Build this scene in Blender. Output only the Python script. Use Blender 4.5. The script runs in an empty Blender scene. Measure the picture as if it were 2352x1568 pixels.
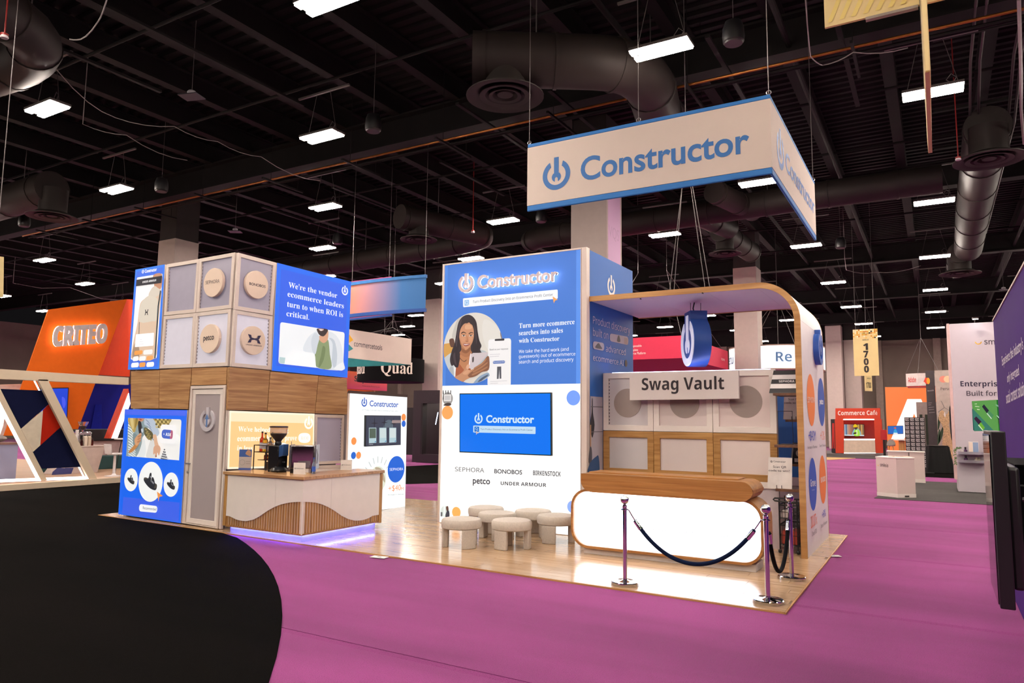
import bpy, math, random
from mathutils import Vector, Matrix
random.seed(7)
scene = bpy.context.scene
COL = scene.collection
# ---------------------------------------------------------------- camera, world, exposure
cam_d = bpy.data.cameras.new('camera'); cam_d.lens = 25.301; cam_d.sensor_width = 36
cam_d.clip_end = 300
cam = bpy.data.objects.new('camera', cam_d); COL.objects.link(cam)
cam.matrix_world = Matrix([[0.862453,0.044122,0.50421,0],[0.506017,-0.096852,-0.857069,0],[0.011018,0.99432,-0.105856,2.0],[0,0,0,1]])
scene.camera = cam
world = bpy.data.worlds.new('hall_air'); scene.world = world; world.use_nodes = True
world.node_tree.nodes['Background'].inputs[0].default_value = (0.02, 0.018, 0.02, 1)
world.node_tree.nodes['Background'].inputs[1].default_value = 0.3
scene.view_settings.view_transform = 'Standard'; scene.view_settings.look = 'None'
scene.view_settings.exposure = 0.0; scene.view_settings.gamma = 1.0
scene.view_settings.use_curve_mapping = False
cy = scene.cycles
cy.use_denoising = True; cy.max_bounces = 6; cy.diffuse_bounces = 3; cy.glossy_bounces = 3
cy.transmission_bounces = 4; cy.transparent_max_bounces = 6; cy.caustics_reflective = False; cy.caustics_refractive = False
cy.sample_clamp_indirect = 4.0
LAMP_POWER = 235.0         # radiance of the ceiling light lenses
# ---------------------------------------------------------------- materials
def lin(h):
    h = h.lstrip('#'); r = []
    for i in (0, 2, 4):
        c = int(h[i:i+2], 16)/255
        r.append(c/12.92 if c <= .04045 else ((c+.055)/1.055)**2.4)
    return tuple(r)
MATS = {}
def nt_of(name):
    m = bpy.data.materials.new(name); m.use_nodes = True
    nt = m.node_tree; return m, nt, nt.nodes['Principled BSDF']
def mat(name, col, rough=.6, metal=0, spec=.5, noise=None, var=.08, bump=0, bscale=None, stretch=(1,1,1), em=0, emcol=None, trans=0, coat=0, alpha=None):
    """procedural principled material: base colour broken up by object-space noise, optional bump / emission"""
    if name in MATS: return MATS[name]
    m, nt, b = nt_of(name); c = lin(col) if isinstance(col, str) else col
    b.inputs['Roughness'].default_value = rough; b.inputs['Metallic'].default_value = metal
    b.inputs['Specular IOR Level'].default_value = spec
    b.inputs['Transmission Weight'].default_value = trans; b.inputs['Coat Weight'].default_value = coat
    if alpha is not None: b.inputs['Alpha'].default_value = alpha
    tc = nt.nodes.new('ShaderNodeTexCoord'); mp = nt.nodes.new('ShaderNodeMapping'); mp.inputs['Scale'].default_value = stretch
    nt.links.new(tc.outputs['Object'], mp.inputs[0])
    n = nt.nodes.new('ShaderNodeTexNoise'); n.inputs['Scale'].default_value = noise or 6; n.inputs['Detail'].default_value = 4
    nt.links.new(mp.outputs[0], n.inputs['Vector'])
    r = nt.nodes.new('ShaderNodeValToRGB')
    r.color_ramp.elements[0].position = .3; r.color_ramp.elements[1].position = .7
    r.color_ramp.elements[0].color = tuple(max(0, x*(1-var)) for x in c)+(1,)
    r.color_ramp.elements[1].color = tuple(min(1, x*(1+var)) for x in c)+(1,)
    nt.links.new(n.outputs['Fac'], r.inputs[0]); nt.links.new(r.outputs[0], b.inputs['Base Color'])
    if bump:
        n2 = nt.nodes.new('ShaderNodeTexNoise'); n2.inputs['Scale'].default_value = bscale or 60; n2.inputs['Detail'].default_value = 3
        nt.links.new(mp.outputs[0], n2.inputs['Vector'])
        bp = nt.nodes.new('ShaderNodeBump'); bp.inputs['Strength'].default_value = bump; bp.inputs['Distance'].default_value = .02
        nt.links.new(n2.outputs['Fac'], bp.inputs['Height']); nt.links.new(bp.outputs[0], b.inputs['Normal'])
    if em:
        b.inputs['Emission Color'].default_value = (lin(emcol) if emcol else c)+(1,); b.inputs['Emission Strength'].default_value = em
    MATS[name] = m; return m
def wood(name, dark, light, axis='x', rough=.45, scale=1.0, coat=0):
    """wood: noise stretched along the grain, mixed between two browns"""
    if name in MATS: return MATS[name]
    m, nt, b = nt_of(name)
    tc = nt.nodes.new('ShaderNodeTexCoord'); mp = nt.nodes.new('ShaderNodeMapping')
    s = {'x': (1.2, 22, 22), 'y': (22, 1.2, 22), 'z': (22, 22, 1.2)}[axis]
    mp.inputs['Scale'].default_value = tuple(v*scale for v in s)
    nt.links.new(tc.outputs['Object'], mp.inputs[0])
    oi = nt.nodes.new('ShaderNodeObjectInfo'); ad = nt.nodes.new('ShaderNodeVectorMath'); ad.operation = 'ADD'
    sc = nt.nodes.new('ShaderNodeMath'); sc.operation = 'MULTIPLY'; sc.inputs[1].default_value = 40
    nt.links.new(oi.outputs['Random'], sc.inputs[0]); nt.links.new(mp.outputs[0], ad.inputs[0]); nt.links.new(sc.outputs[0], ad.inputs[1])
    n = nt.nodes.new('ShaderNodeTexNoise'); n.inputs['Scale'].default_value = 1; n.inputs['Detail'].default_value = 6; n.inputs['Distortion'].default_value = .6
    nt.links.new(ad.outputs[0], n.inputs['Vector'])
    r = nt.nodes.new('ShaderNodeValToRGB'); r.color_ramp.elements[0].position = .32; r.color_ramp.elements[1].position = .68
    r.color_ramp.elements[0].color = lin(dark)+(1,); r.color_ramp.elements[1].color = lin(light)+(1,)
    nt.links.new(n.outputs['Fac'], r.inputs[0])
    hv = nt.nodes.new('ShaderNodeHueSaturation'); mr = nt.nodes.new('ShaderNodeMapRange')
    mr.inputs['To Min'].default_value = .9; mr.inputs['To Max'].default_value = 1.08
    nt.links.new(oi.outputs['Random'], mr.inputs[0]); nt.links.new(mr.outputs[0], hv.inputs['Value'])
    nt.links.new(r.outputs[0], hv.inputs['Color']); nt.links.new(hv.outputs[0], b.inputs['Base Color'])
    b.inputs['Roughness'].default_value = rough; b.inputs['Coat Weight'].default_value = coat; b.inputs['Coat Roughness'].default_value = .12
    MATS[name] = m; return m
def art_mat(name, em, diff=1.0, rough=.6):
    """flat print: colour comes from the ink attribute; em > 0 for backlit fabric and screens"""
    if name in MATS: return MATS[name]
    m, nt, b = nt_of(name)
    at = nt.nodes.new('ShaderNodeAttribute'); at.attribute_name = 'ink'
    mx = nt.nodes.new('ShaderNodeVectorMath'); mx.operation = 'SCALE'; mx.inputs['Scale'].default_value = diff
    nt.links.new(at.outputs['Color'], mx.inputs[0]); nt.links.new(mx.outputs[0], b.inputs['Base Color'])
    b.inputs['Roughness'].default_value = rough
    if em:
        nt.links.new(at.outputs['Color'], b.inputs['Emission Color']); b.inputs['Emission Strength'].default_value = em
    MATS[name] = m; return m
PRINT = art_mat('printed_vinyl', 0); LIT = art_mat('backlit_fabric', .85, .25); LITW = art_mat('backlit_white_fabric', 1.15, .15)
DIM = art_mat('softly_backlit_fabric', .5, .5); SCREEN = art_mat('screen_glow', .95, .06, .15)
HOT = art_mat('bright_backlit_acrylic', 3.2, .3, .3); INK = PRINT
# ---------------------------------------------------------------- mesh helpers
WL = {}
def wl(o): return WL.get(o.name, Vector((0, 0, 0))) if o else Vector((0, 0, 0))
class MB:
    def __init__(s): s.v = []; s.f = []; s.c = []
    def add(s, vs, fs, col=None):
        n = len(s.v); s.v += [tuple(p) for p in vs]; s.f += [tuple(i+n for i in f) for f in fs]
        s.c += [col]*len(fs); return s
    def box(s, a, b, rot=0, piv=None):
        (x0, y0, z0), (x1, y1, z1) = a, b
        vs = [(x0,y0,z0),(x1,y0,z0),(x1,y1,z0),(x0,y1,z0),(x0,y0,z1),(x1,y0,z1),(x1,y1,z1),(x0,y1,z1)]
        if rot:
            px, py = piv or ((x0+x1)/2, (y0+y1)/2); c, t = math.cos(rot), math.sin(rot)
            vs = [(px+(x-px)*c-(y-py)*t, py+(x-px)*t+(y-py)*c, z) for x, y, z in vs]
        return s.add(vs, [(0,3,2,1),(4,5,6,7),(0,1,5,4),(1,2,6,5),(2,3,7,6),(3,0,4,7)])
    def cbox(s, c, d, rot=0):
        return s.box([c[i]-d[i]/2 for i in range(3)], [c[i]+d[i]/2 for i in range(3)], rot)
    def prism(s, pts, vec):
        """planar polygon swept along vec"""
        n = len(pts); v = Vector(vec); P = [Vector(p) for p in pts]
        nrm = Vector((0,0,0))
        for i in range(n): nrm += (P[i]-P[0]).cross(P[(i+1) % n]-P[0])
        if nrm.dot(v) < 0: P.reverse()
        vs = P+[p+v for p in P]
        return s.add(vs, [tuple(range(n-1,-1,-1)), tuple(range(n, 2*n))]+[(i, (i+1) % n, (i+1) % n+n, i+n) for i in range(n)])
    def ring(s, outer, inner, vec):
        """frame between two equal-count loops swept along vec"""
        n = len(outer); v = Vector(vec)
        A = [Vector(p) for p in outer]; B = [Vector(p) for p in inner]
        vs = A+B+[p+v for p in A]+[p+v for p in B]; fs = []
        for i in range(n):
            j = (i+1) % n
            fs += [(i,j,n+j,n+i), (2*n+i,3*n+i,3*n+j,2*n+j), (i,2*n+i,2*n+j,j), (n+i,n+j,3*n+j,3*n+i)]
        nrm = Vector((0,0,0))
        for i in range(n): nrm += (A[i]-A[0]).cross(A[(i+1) % n]-A[0])
        if nrm.dot(v) > 0: fs = [tuple(reversed(f)) for f in fs]
        return s.add(vs, fs)
    def cyl(s, a, b, r0, r1=None, n=16, caps=True):
        r1 = r0 if r1 is None else r1; a, b = Vector(a), Vector(b); d = (b-a).normalized()
        x = d.orthogonal().normalized(); y = d.cross(x); vs = []
        for p, r in ((a, r0), (b, r1)):
            vs += [p+(x*math.cos(2*math.pi*i/n)+y*math.sin(2*math.pi*i/n))*r for i in range(n)]
        fs = [(i, (i+1) % n, n+(i+1) % n, n+i) for i in range(n)]
        if caps: fs += [tuple(range(n-1,-1,-1)), tuple(range(n, 2*n))]
        return s.add(vs, fs)
    def lathe(s, prof, c=(0,0,0), n=24):
        vs = []; fs = []; k = len(prof)
        for r, z in prof: vs += [(c[0]+r*math.cos(2*math.pi*i/n), c[1]+r*math.sin(2*math.pi*i/n), c[2]+z) for i in range(n)]
        for j in range(k-1):
            for i in range(n): fs.append((j*n+i, j*n+(i+1) % n, (j+1)*n+(i+1) % n, (j+1)*n+i))
        if prof[0][0] > 1e-4: fs.append(tuple(range(n-1,-1,-1)))
        if prof[-1][0] > 1e-4: fs.append(tuple(range((k-1)*n, k*n)))
        return s.add(vs, fs)
    def tube(s, pts, r, n=8, close=False, caps=True):
        P = [Vector(p) for p in pts]; k = len(P); vs = []; fs = []
        rr = r if isinstance(r, (list, tuple)) else [r]*k
        x = None
        for i in range(k):
            if close: d = (P[(i+1) % k]-P[i-1]).normalized()
            else: d = (P[min(i+1, k-1)]-P[max(i-1, 0)]).normalized()
            if x is None: x = d.orthogonal().normalized()
            else:
                x = x-d*x.dot(d)
                x = x.normalized() if x.length > 1e-6 else d.orthogonal().normalized()
            y = d.cross(x)
            vs += [P[i]+(x*math.cos(2*math.pi*q/n)+y*math.sin(2*math.pi*q/n))*rr[i] for q in range(n)]
        for i in range(k if close else k-1):
            j = (i+1) % k
            for q in range(n): fs.append((i*n+q, i*n+(q+1) % n, j*n+(q+1) % n, j*n+q))
        if not close and caps: fs += [tuple(range(n-1,-1,-1)), tuple(range((k-1)*n, k*n))]
        return s.add(vs, fs)
    def ball(s, c, r, n=16, m=10, sc=(1,1,1)):
        prof = [(max(1e-5, r*math.sin(math.pi*i/m)), -r*math.cos(math.pi*i/m)) for i in range(m+1)]
        k = len(s.v); s.lathe(prof, (0,0,0), n)
        s.v[k:] = [(c[0]+x*sc[0], c[1]+y*sc[1], c[2]+z*sc[2]) for x, y, z in s.v[k:]]
        return s
    def xform(s, loc=(0,0,0), rz=0, sc=1):
        c, t = math.cos(rz), math.sin(rz)
        s.v = [((x*c-y*t)*sc+loc[0], (x*t+y*c)*sc+loc[1], z*sc+loc[2]) for x, y, z in s.v]; return s
    def ob(s, name, m, parent=None, bev=0, smooth=35, org=None):
        w = wl(parent) if org is None else Vector(org)
        me = bpy.data.meshes.new(name); me.from_pydata([(x-w.x, y-w.y, z-w.z) for x, y, z in s.v], [], s.f)
        mats = m if isinstance(m, (list, tuple)) else [m]
        for q in mats: me.materials.append(q)
        if any(c is not None for c in s.c):
            at = me.color_attributes.new('ink', 'FLOAT_COLOR', 'CORNER'); d = []
            for f, c in zip(s.f, s.c): d += (list(c or (1,1,1))+[1.0])*len(f)
            at.data.foreach_set('color', d)
        if smooth:
            me.polygons.foreach_set('use_smooth', [True]*len(me.polygons)); me.set_sharp_from_angle(angle=math.radians(smooth))
        me.update()
        o = bpy.data.objects.new(name, me); COL.objects.link(o)
        if parent is not None: o.parent = parent; WL[o.name] = wl(parent)
        else: o.location = w; WL[o.name] = Vector(w)
        if bev:
            b = o.modifiers.new('soft_edge', 'BEVEL'); b.width = bev; b.segments = 2; b.limit_method = 'ANGLE'
        return o
def tag(o, label=None, cat=None, group=None, kind=None):
    if label: o['label'] = label
    if cat: o['category'] = cat
    if group: o['group'] = group
    if kind: o['kind'] = kind
    return o
def thing(name, label, cat, loc=(0,0,0), group=None, rz=0):
    o = bpy.data.objects.new(name, None); o.location = loc; o.rotation_euler = (0,0,rz); o.empty_display_size = .1
    COL.objects.link(o); WL[o.name] = Vector(loc); return tag(o, label, cat, group)
def struct(name, mb, m, parent=None, **k):
    o = mb.ob(name, m, parent, **k)
    if parent is None: o['kind'] = 'structure'
    return o
def copy_tree(o, parent=None):
    c = o.copy(); COL.objects.link(c); c.parent = parent
    for ch in o.children: copy_tree(ch, c)
    return c
def place(proto, first, loc, rz=0, label=None, group=None):
    o = proto if first else copy_tree(proto)
    o.location = loc; o.rotation_euler = (0, 0, rz)
    if label: o['label'] = label
    if group: o['group'] = group
    return o
# planes that signs, faces and prints lie in: (x, y, angle of the u axis); u runs right, v is height
PL = {'cl': (0,8.55,0),'cr': (-10.85,0,90),'tw': (0,11.45,0),'tr': (-5.21,0,90),'vw': (0,12.1,0),'cp': (-1.72,0,90),'ds': (0,10.05,0),'hs': (0,9.5,0),'hr': (-1.7,0,90),'kk': (-10.4,0,90),'k1': (0,8.35,0),'k2': (-8.73,0,90),'cf': (-21,0,90),'co': (-25.5,0,90),'cc': (0,50,0),'st': (0,25.1,0),'ci': (-21.12,0,90),'cn': (-23.4,0,90),'cv': (-28,0,90),'cx': (-20.85,0,90),'gb': (0,16,0),'ctl': (-16,0,90),'sa': (-27,0,90),'db': (0,26,0),'rb': (0,24,0),'ca': (0,51.5,0),'ad': (0,47,0),'sh': (0,33.5,0),'mc': (0,39,0),'pw': (0.68,0,-90),'gs': (0,11.5,0),'ai': (0,30,0),'af': (0,36,0),'bw': (0,13.9,0),'vs': (0,11.9,0)}
def pt(pl, u, v, off=0):
    ox, oy, a = PL[pl] if isinstance(pl, str) else pl; a = math.radians(a)
    return (ox+u*math.cos(a)+off*math.sin(a), oy+u*math.sin(a)-off*math.cos(a), v)
def nrm(pl, d):
    a = math.radians((PL[pl] if isinstance(pl, str) else pl)[2]); return (d*math.sin(a), -d*math.cos(a), 0)
def rect(u0, v0, u1, v1): return [(u0,v0),(u1,v0),(u1,v1),(u0,v1)]
def rrect(u0, v0, u1, v1, r, n=6):
    out = []
    for cx, cz, a0 in ((u1-r, v1-r, 0), (u0+r, v1-r, 90), (u0+r, v0+r, 180), (u1-r, v0+r, 270)):
        out += [(cx+r*math.cos(math.radians(a0+90*i/n)), cz+r*math.sin(math.radians(a0+90*i/n))) for i in range(n+1)]
    return out
def circ(u, v, r, n=40, ry=None):
    ry = ry or r; return [(u+r*math.cos(2*math.pi*i/n), v+ry*math.sin(2*math.pi*i/n)) for i in range(n)]
def clip_v(pts, v0): return [(u, max(v, v0)) for u, v in pts]
def spline(pts, n=6):
    out = []; k = len(pts)
    for i in range(k):
        p0, p1, p2, p3 = pts[i-1], pts[i], pts[(i+1) % k], pts[(i+2) % k]
        for j in range(n):
            t = j/n; out.append(tuple(.5*(2*p1[a]+(p2[a]-p0[a])*t+(2*p0[a]-5*p1[a]+4*p2[a]-p3[a])*t*t+(3*p1[a]-p0[a]-3*p2[a]+p3[a])*t**3) for a in (0,1)))
    return out
# ---------------------------------------------------------------- lettering
_fc = {}
def styled(t, st):
    U, L, D = {'s': (0x1D400, 0x1D41A, 0x1D7CE), 'sb': (0x1D5D4, 0x1D5EE, 0x1D7EC), 'sr': (0x1D5A0, 0x1D5BA, 0x1D7E2)}[st]
    r = ''
    for ch in t:
        if 'A' <= ch <= 'Z': r += chr(U+ord(ch)-65)
        elif 'a' <= ch <= 'z': r += chr(L+ord(ch)-97)
        elif ch.isdigit(): r += chr(D+ord(ch)-48)
        else: r += ch
    return r
def glyphs(t, st='b', fat=0.0, sp=1.0, ext=0.0):
    k = (t, st, fat, sp, ext)
    if k in _fc: return _fc[k]
    c = bpy.data.curves.new('type', 'FONT'); c.body = t if st == 'b' else styled(t, st); c.size = 1; c.offset = fat
    c.space_character = sp; c.resolution_u = 5; c.extrude = ext; c.fill_mode = 'BOTH'
    o = bpy.data.objects.new('type', c); COL.objects.link(o); bpy.context.view_layer.update()
    dg = bpy.context.evaluated_depsgraph_get(); me = o.evaluated_get(dg).to_mesh()
    vs = [tuple(v.co) for v in me.vertices]; fs = [tuple(p.vertices) for p in me.polygons]
    o.evaluated_get(dg).to_mesh_clear(); bpy.data.objects.remove(o); bpy.data.curves.remove(c)
    x0 = min(v[0] for v in vs); x1 = max(v[0] for v in vs); y1 = max(v[1] for v in vs)
    _fc[k] = ([((x-x0)/(x1-x0), y/y1, z) for x, y, z in vs], fs, (x1-x0)/y1); return _fc[k]
class Art:
    """flat print in a plane: every element sits a fraction of a millimetre above the one before"""
    def __init__(s, pl, off=.002, step=.0006): s.pl = pl; s.o = off; s.st = step; s.m = MB(); s.tx = []
    def poly(s, pts, col):
        if len(pts) < 3: return s
        s.m.add([pt(s.pl, u, v, s.o) for u, v in pts], [tuple(range(len(pts)))], lin(col)); s.o += s.st; return s
    def blob(s, pts, col, n=5): return s.poly(spline(pts, n), col)
    def text(s, t, p, col, st='b', fat=0.0, sp=1.0):
        vs, fs, asp = glyphs(t, st, fat, sp); (u0, v0), (u1, v1), (u2, v2) = p[:3]; h = v2-v0
        s.tx.append(MB().add([pt(s.pl, u0+x*(u1-u0), v0+(v1-v0)*x+y*h, s.o) for x, y, z in vs], fs, lin(col))); s.o += s.st; return s
    def logo(s, u, v, r, col, kx=1.0):
        for P in logo_shapes(): s.poly([(u+x*r*kx, v+y*r) for x, y in P], col); s.o -= s.st
        s.o += s.st; return s
    def ob(s, name, m, parent=None, join=False):
        if join:
            for t in s.tx: s.m.add(t.v, t.f, t.c[0])
            o = s.m.ob(name, m, parent, smooth=0); o['kind'] = 'stuff'; return o
        o = s.m.ob(name if not s.tx or 'lettering' not in name else 'logo_print', m, parent, smooth=0) if s.m.f else None
        for t in s.tx: o = t.ob('lettering' if 'lettering' not in name else name, m, parent, smooth=0)
        return o
def logo_shapes():
    """open ring with a spanner dropping into it"""
    A = [118+ (422-118)*i/40 for i in range(41)]
    ring = [(math.cos(math.radians(a)), math.sin(math.radians(a))) for a in A]
    B = [415-(415-125)*i/40 for i in range(41)]
    ring += [(.67*math.cos(math.radians(a)), .67*math.sin(math.radians(a))) for a in B]
    head = [(.17, 1.18), (-.17, 1.18), (-.17, .12)]
    head += [(.33*math.cos(math.radians(a)), -.14+.33*math.sin(math.radians(a))) for a in range(130, 252, 12)]
    head += [(-.10, -.22), (0, -.14), (.10, -.22)]
    head += [(.33*math.cos(math.radians(a)), -.14+.33*math.sin(math.radians(a))) for a in range(290, 411, 12)]
    head += [(.17, .12)]
    return [ring, head]
def slab(pl, pts, off0, off1): return MB().prism([pt(pl, u, v, off0) for u, v in pts], nrm(pl, off1-off0))
def frame(pl, outer, inner, off0, off1): return MB().ring([pt(pl, u, v, off0) for u, v in outer], [pt(pl, u, v, off0) for u, v in inner], nrm(pl, off1-off0))
WHITE = mat('white_laminate', '#ebe0d9', .45, var=.02); BLACK = mat('black_metal', '#0b0b0d', .4)
WALLNUT = wood('walnut_veneer', '#9c6c45', '#c69b6b', 'x'); WALLNUT_Y = wood('walnut_veneer_crosswise', '#9c6c45', '#c69b6b', 'y')
OAK = wood('oak_edge', '#a06f37', '#c4955a', 'x'); OAK_Y = wood('oak_edge_crosswise', '#a06f37', '#c4955a', 'y'); OAK_Z = wood('oak_post', '#a06f37', '#c4955a', 'z')
CHROME = mat('polished_chrome', '#dcdcde', .08, 1.0, var=.02); STEEL = mat('brushed_steel', '#b9b9bd', .3, 1.0, var=.05)
CEIL = mat('black_ceiling_paint', '#0f0b0c', .75, spec=.25, var=.3, noise=2)
WIRE = mat('steel_cable', '#6a6464', .5, .6)
DIFFUSER = mat('frosted_acrylic', '#d9d4dc', .35, var=.02, em=.06, emcol='#c8c4e0')
def inset(pts, d):
    """shrink a convex polygon (counter-clockwise) by d"""
    out = []; n = len(pts)
    for i in range(n):
        a, b, c = Vector(pts[i-1]), Vector(pts[i]), Vector(pts[(i+1) % n])
        e1 = (b-a).normalized(); e2 = (c-b).normalized(); n1 = Vector((-e1.y, e1.x)); n2 = Vector((-e2.y, e2.x))
        k = d/(1+n1.dot(n2)); out.append(tuple(b+(n1+n2)*k))
    return out
def rpoly(pts, r, n=5):
    """round the corners of a polygon"""
    out = []; k = len(pts)
    for i in range(k):
        a, b, c = Vector(pts[i-1]), Vector(pts[i]), Vector(pts[(i+1) % k])
        p = b+(a-b).normalized()*min(r, (a-b).length*.49); q = b+(c-b).normalized()*min(r, (c-b).length*.49)
        for j in range(n+1):
            t = j/n; out.append(tuple(p*(1-t)**2+b*2*t*(1-t)+q*t*t))
    return out
def clip_poly(pts, inside, cut):
    out = []; n = len(pts)
    for i in range(n):
        a, b = pts[i], pts[(i+1) % n]; ia, ib = inside(a), inside(b)
        if ia: out.append(a)
        if ia != ib: out.append(cut(a, b))
    return out
def clip_convex(pts, poly):
    n = len(poly)
    for i in range(n):
        (ax, ay), (bx, by) = poly[i], poly[(i+1) % n]
        d = lambda p: (bx-ax)*(p[1]-ay)-(by-ay)*(p[0]-ax)
        def cut(p, q): t = d(p)/(d(p)-d(q)); return (p[0]+(q[0]-p[0])*t, p[1]+(q[1]-p[1])*t)
        if pts: pts = clip_poly(pts, lambda p: d(p) >= 0, cut)
    return pts
def clip_to(pts, box):
    """clip a polygon to an upright rectangle (u0, v0, u1, v1)"""
    u0, v0, u1, v1 = box
    def cu(u): return lambda a, b: (u, a[1]+(b[1]-a[1])*(u-a[0])/(b[0]-a[0]))
    def cv(v): return lambda a, b: (a[0]+(b[0]-a[0])*(v-a[1])/(b[1]-a[1]), v)
    for f, c in ((lambda p: p[0] >= u0, cu(u0)), (lambda p: p[0] <= u1, cu(u1)), (lambda p: p[1] >= v0, cv(v0)), (lambda p: p[1] <= v1, cv(v1))):
        if pts: pts = clip_poly(pts, f, c)
    return pts
def armour_mark(a, u, v, w, h, col):
    S = [(-1,1),(-.5,.86),(-.42,.3),(0,.17),(.42,.3),(.5,.86),(1,1),(.72,.1),(.5,-.1),(0,-.17),(-.5,-.1),(-.72,.1)]
    a.poly([(u+x*w, v+y*h) for x, y in S], col); a.poly([(u+x*w, v-y*h) for x, y in reversed(S)], col)
def sandal(a, u, v, w, dark='#23262f', sole='#c9a659', flip=1):
    q = lambda P: [(u+x*w*flip, v+y*w) for x, y in (P if flip > 0 else P[::-1])]
    a.blob(q([(-1,.25),(-.9,-.05),(-.1,-.55),(.75,-.72),(1,-.45),(.9,-.15),(.3,-.2),(-.4,.2)]), dark)
    a.blob(q([(-1,.3),(-.75,.02),(0,-.4),(.8,-.55),(.98,-.35),(.8,-.12),(.2,-.05),(-.5,.32)]), sole)
    a.blob(q([(-.95,.1),(-.6,-.15),(-.1,-.42),(.05,-.2),(.1,.7),(-.15,.75),(-.35,.3)]), dark)
    a.blob(q([(0,-.42),(.5,-.55),(.72,-.2),(.45,.35),(.2,.4),(.1,.0)]), dark)
    a.poly(q([(.18,-.02),(.5,-.2),(.56,-.06),(.24,.12)]), '#8d8f96'); a.poly(q([(-.12,.42),(.08,.34),(.1,.46),(-.1,.54)]), '#8d8f96')
# ================================================================ hall: floor, carpets, ceiling, walls, pillars
def carpet_mat(name, a, b, c, patch=.35, sheen=.12, spec=.12):
    m, nt, bs = nt_of(name)
    tc = nt.nodes.new('ShaderNodeTexCoord')
    def noise(s, d, stretch=None):
        n = nt.nodes.new('ShaderNodeTexNoise'); n.inputs['Scale'].default_value = s; n.inputs['Detail'].default_value = d
        if stretch:
            mp = nt.nodes.new('ShaderNodeMapping'); mp.inputs['Scale'].default_value = stretch
            nt.links.new(tc.outputs['Object'], mp.inputs[0]); nt.links.new(mp.outputs[0], n.inputs['Vector'])
        else: nt.links.new(tc.outputs['Object'], n.inputs['Vector'])
        return n
    big = noise(.55, 5, (.35, 1.6, 1)); fine = noise(150, 2)
    r = nt.nodes.new('ShaderNodeValToRGB'); r.color_ramp.elements[0].position = .36; r.color_ramp.elements[1].position = .62
    r.color_ramp.elements[0].color = lin(a)+(1,); r.color_ramp.elements[1].color = lin(b)+(1,)
    nt.links.new(big.outputs['Fac'], r.inputs[0])
    mx = nt.nodes.new('ShaderNodeMix'); mx.data_type = 'RGBA'; mx.inputs[7].default_value = lin(c)+(1,)
    rr = nt.nodes.new('ShaderNodeMapRange'); rr.inputs[1].default_value = .5; rr.inputs[2].default_value = .75; rr.inputs[4].default_value = patch
    nt.links.new(fine.outputs['Fac'], rr.inputs[0]); nt.links.new(rr.outputs[0], mx.inputs[0])
    nt.links.new(r.outputs[0], mx.inputs[6]); nt.links.new(mx.outputs[2], bs.inputs['Base Color'])
    bp = nt.nodes.new('ShaderNodeBump'); bp.inputs['Strength'].default_value = .7; bp.inputs['Distance'].default_value = .012
    nt.links.new(fine.outputs['Fac'], bp.inputs['Height']); nt.links.new(bp.outputs[0], bs.inputs['Normal'])
    bs.inputs['Roughness'].default_value = .95; bs.inputs['Specular IOR Level'].default_value = spec
    bs.inputs['Sheen Weight'].default_value = sheen
    MATS[name] = m; return m
PINK = carpet_mat('magenta_carpet_pile', '#873173', '#9c3d85', '#4e1942', .7)
BLK = carpet_mat('black_carpet_pile', '#090807', '#0f0c0b', '#020202', .7, .0, .02)
GREYC = carpet_mat('grey_carpet_pile', '#3c3837', '#4c4746', '#262322', .5)
floor = struct('floor', MB().box((-64,-16,-.3), (16,64,-.026)), mat('hall_concrete', '#4a4543', .8))
ys = [-15.9, -9.6, -5.94, -2.28, 1.4, 5.06, 8.72, 12.4, 16.04, 19.7, 23.4, 27, 34.4, 41.7, 49, 63.5]
for a, b in zip(ys[:-1], ys[1:]):
    # one carpet roll: flat, with a slightly raised lip where it meets the next one
    n = MB(); e = .012
    n.add([(-63,a+e,-.02),(15.5,a+e,-.02),(15.5,b-.09,-.02),(-63,b-.09,-.02),(-63,b-.03,-.010),(15.5,b-.03,-.010),(-63,b-e,-.016),(15.5,b-e,-.016),(15.5,b-e,-.026),(-63,b-e,-.026),(15.5,a+e,-.026),(-63,a+e,-.026)],
          [(0,1,2,3),(3,2,5,4),(4,5,7,6),(6,7,8,9),(11,10,1,0)])
    n.ob('carpet_strip', PINK, floor, smooth=0)
# black carpet: a wide disc reaching to the stand, and the lane behind it
disc = [(-18.08+18.35*math.cos(math.radians(a)), -8.3+18.35*math.sin(math.radians(a))) for a in range(-26, 100, 2)]
fl = lambda x: 8.435+(8.215-8.435)*(x+14.47)/13.0
pts = [p for p in disc if (p[0] > -14.4 and p[1] < fl(p[0]))]+[(-10.63, fl(-10.63)), (-14.5, fl(-14.5)), (-14.5, 9.4), (-20.8, 9.4), (-20.8, -16), (-1.6, -16)]
k = MB().prism([(x, y, -.022) for x, y in pts], (0,0,.014))
tag(k.ob('black_carpet', BLK, smooth=0), 'black carpet with a curved edge against the magenta carpet', 'carpet')
pts = [(-20.8,9.405),(-14.5,9.405),(-14.5,14.4),(-14.4,16.6),(-13.93,17.46),(-13.37,18.25),(-12.4,20.2),(-12.2,30),(-18.2,30),(-18.54,25.28),(-18.84,23.58),(-20.8,20)]
k = MB().prism([(x, y, -.021) for x, y in pts], (0,0,.012))
tag(k.ob('black_carpet', BLK, smooth=0), 'strip of black carpet in the aisle behind the booth kiosk', 'carpet')
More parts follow.
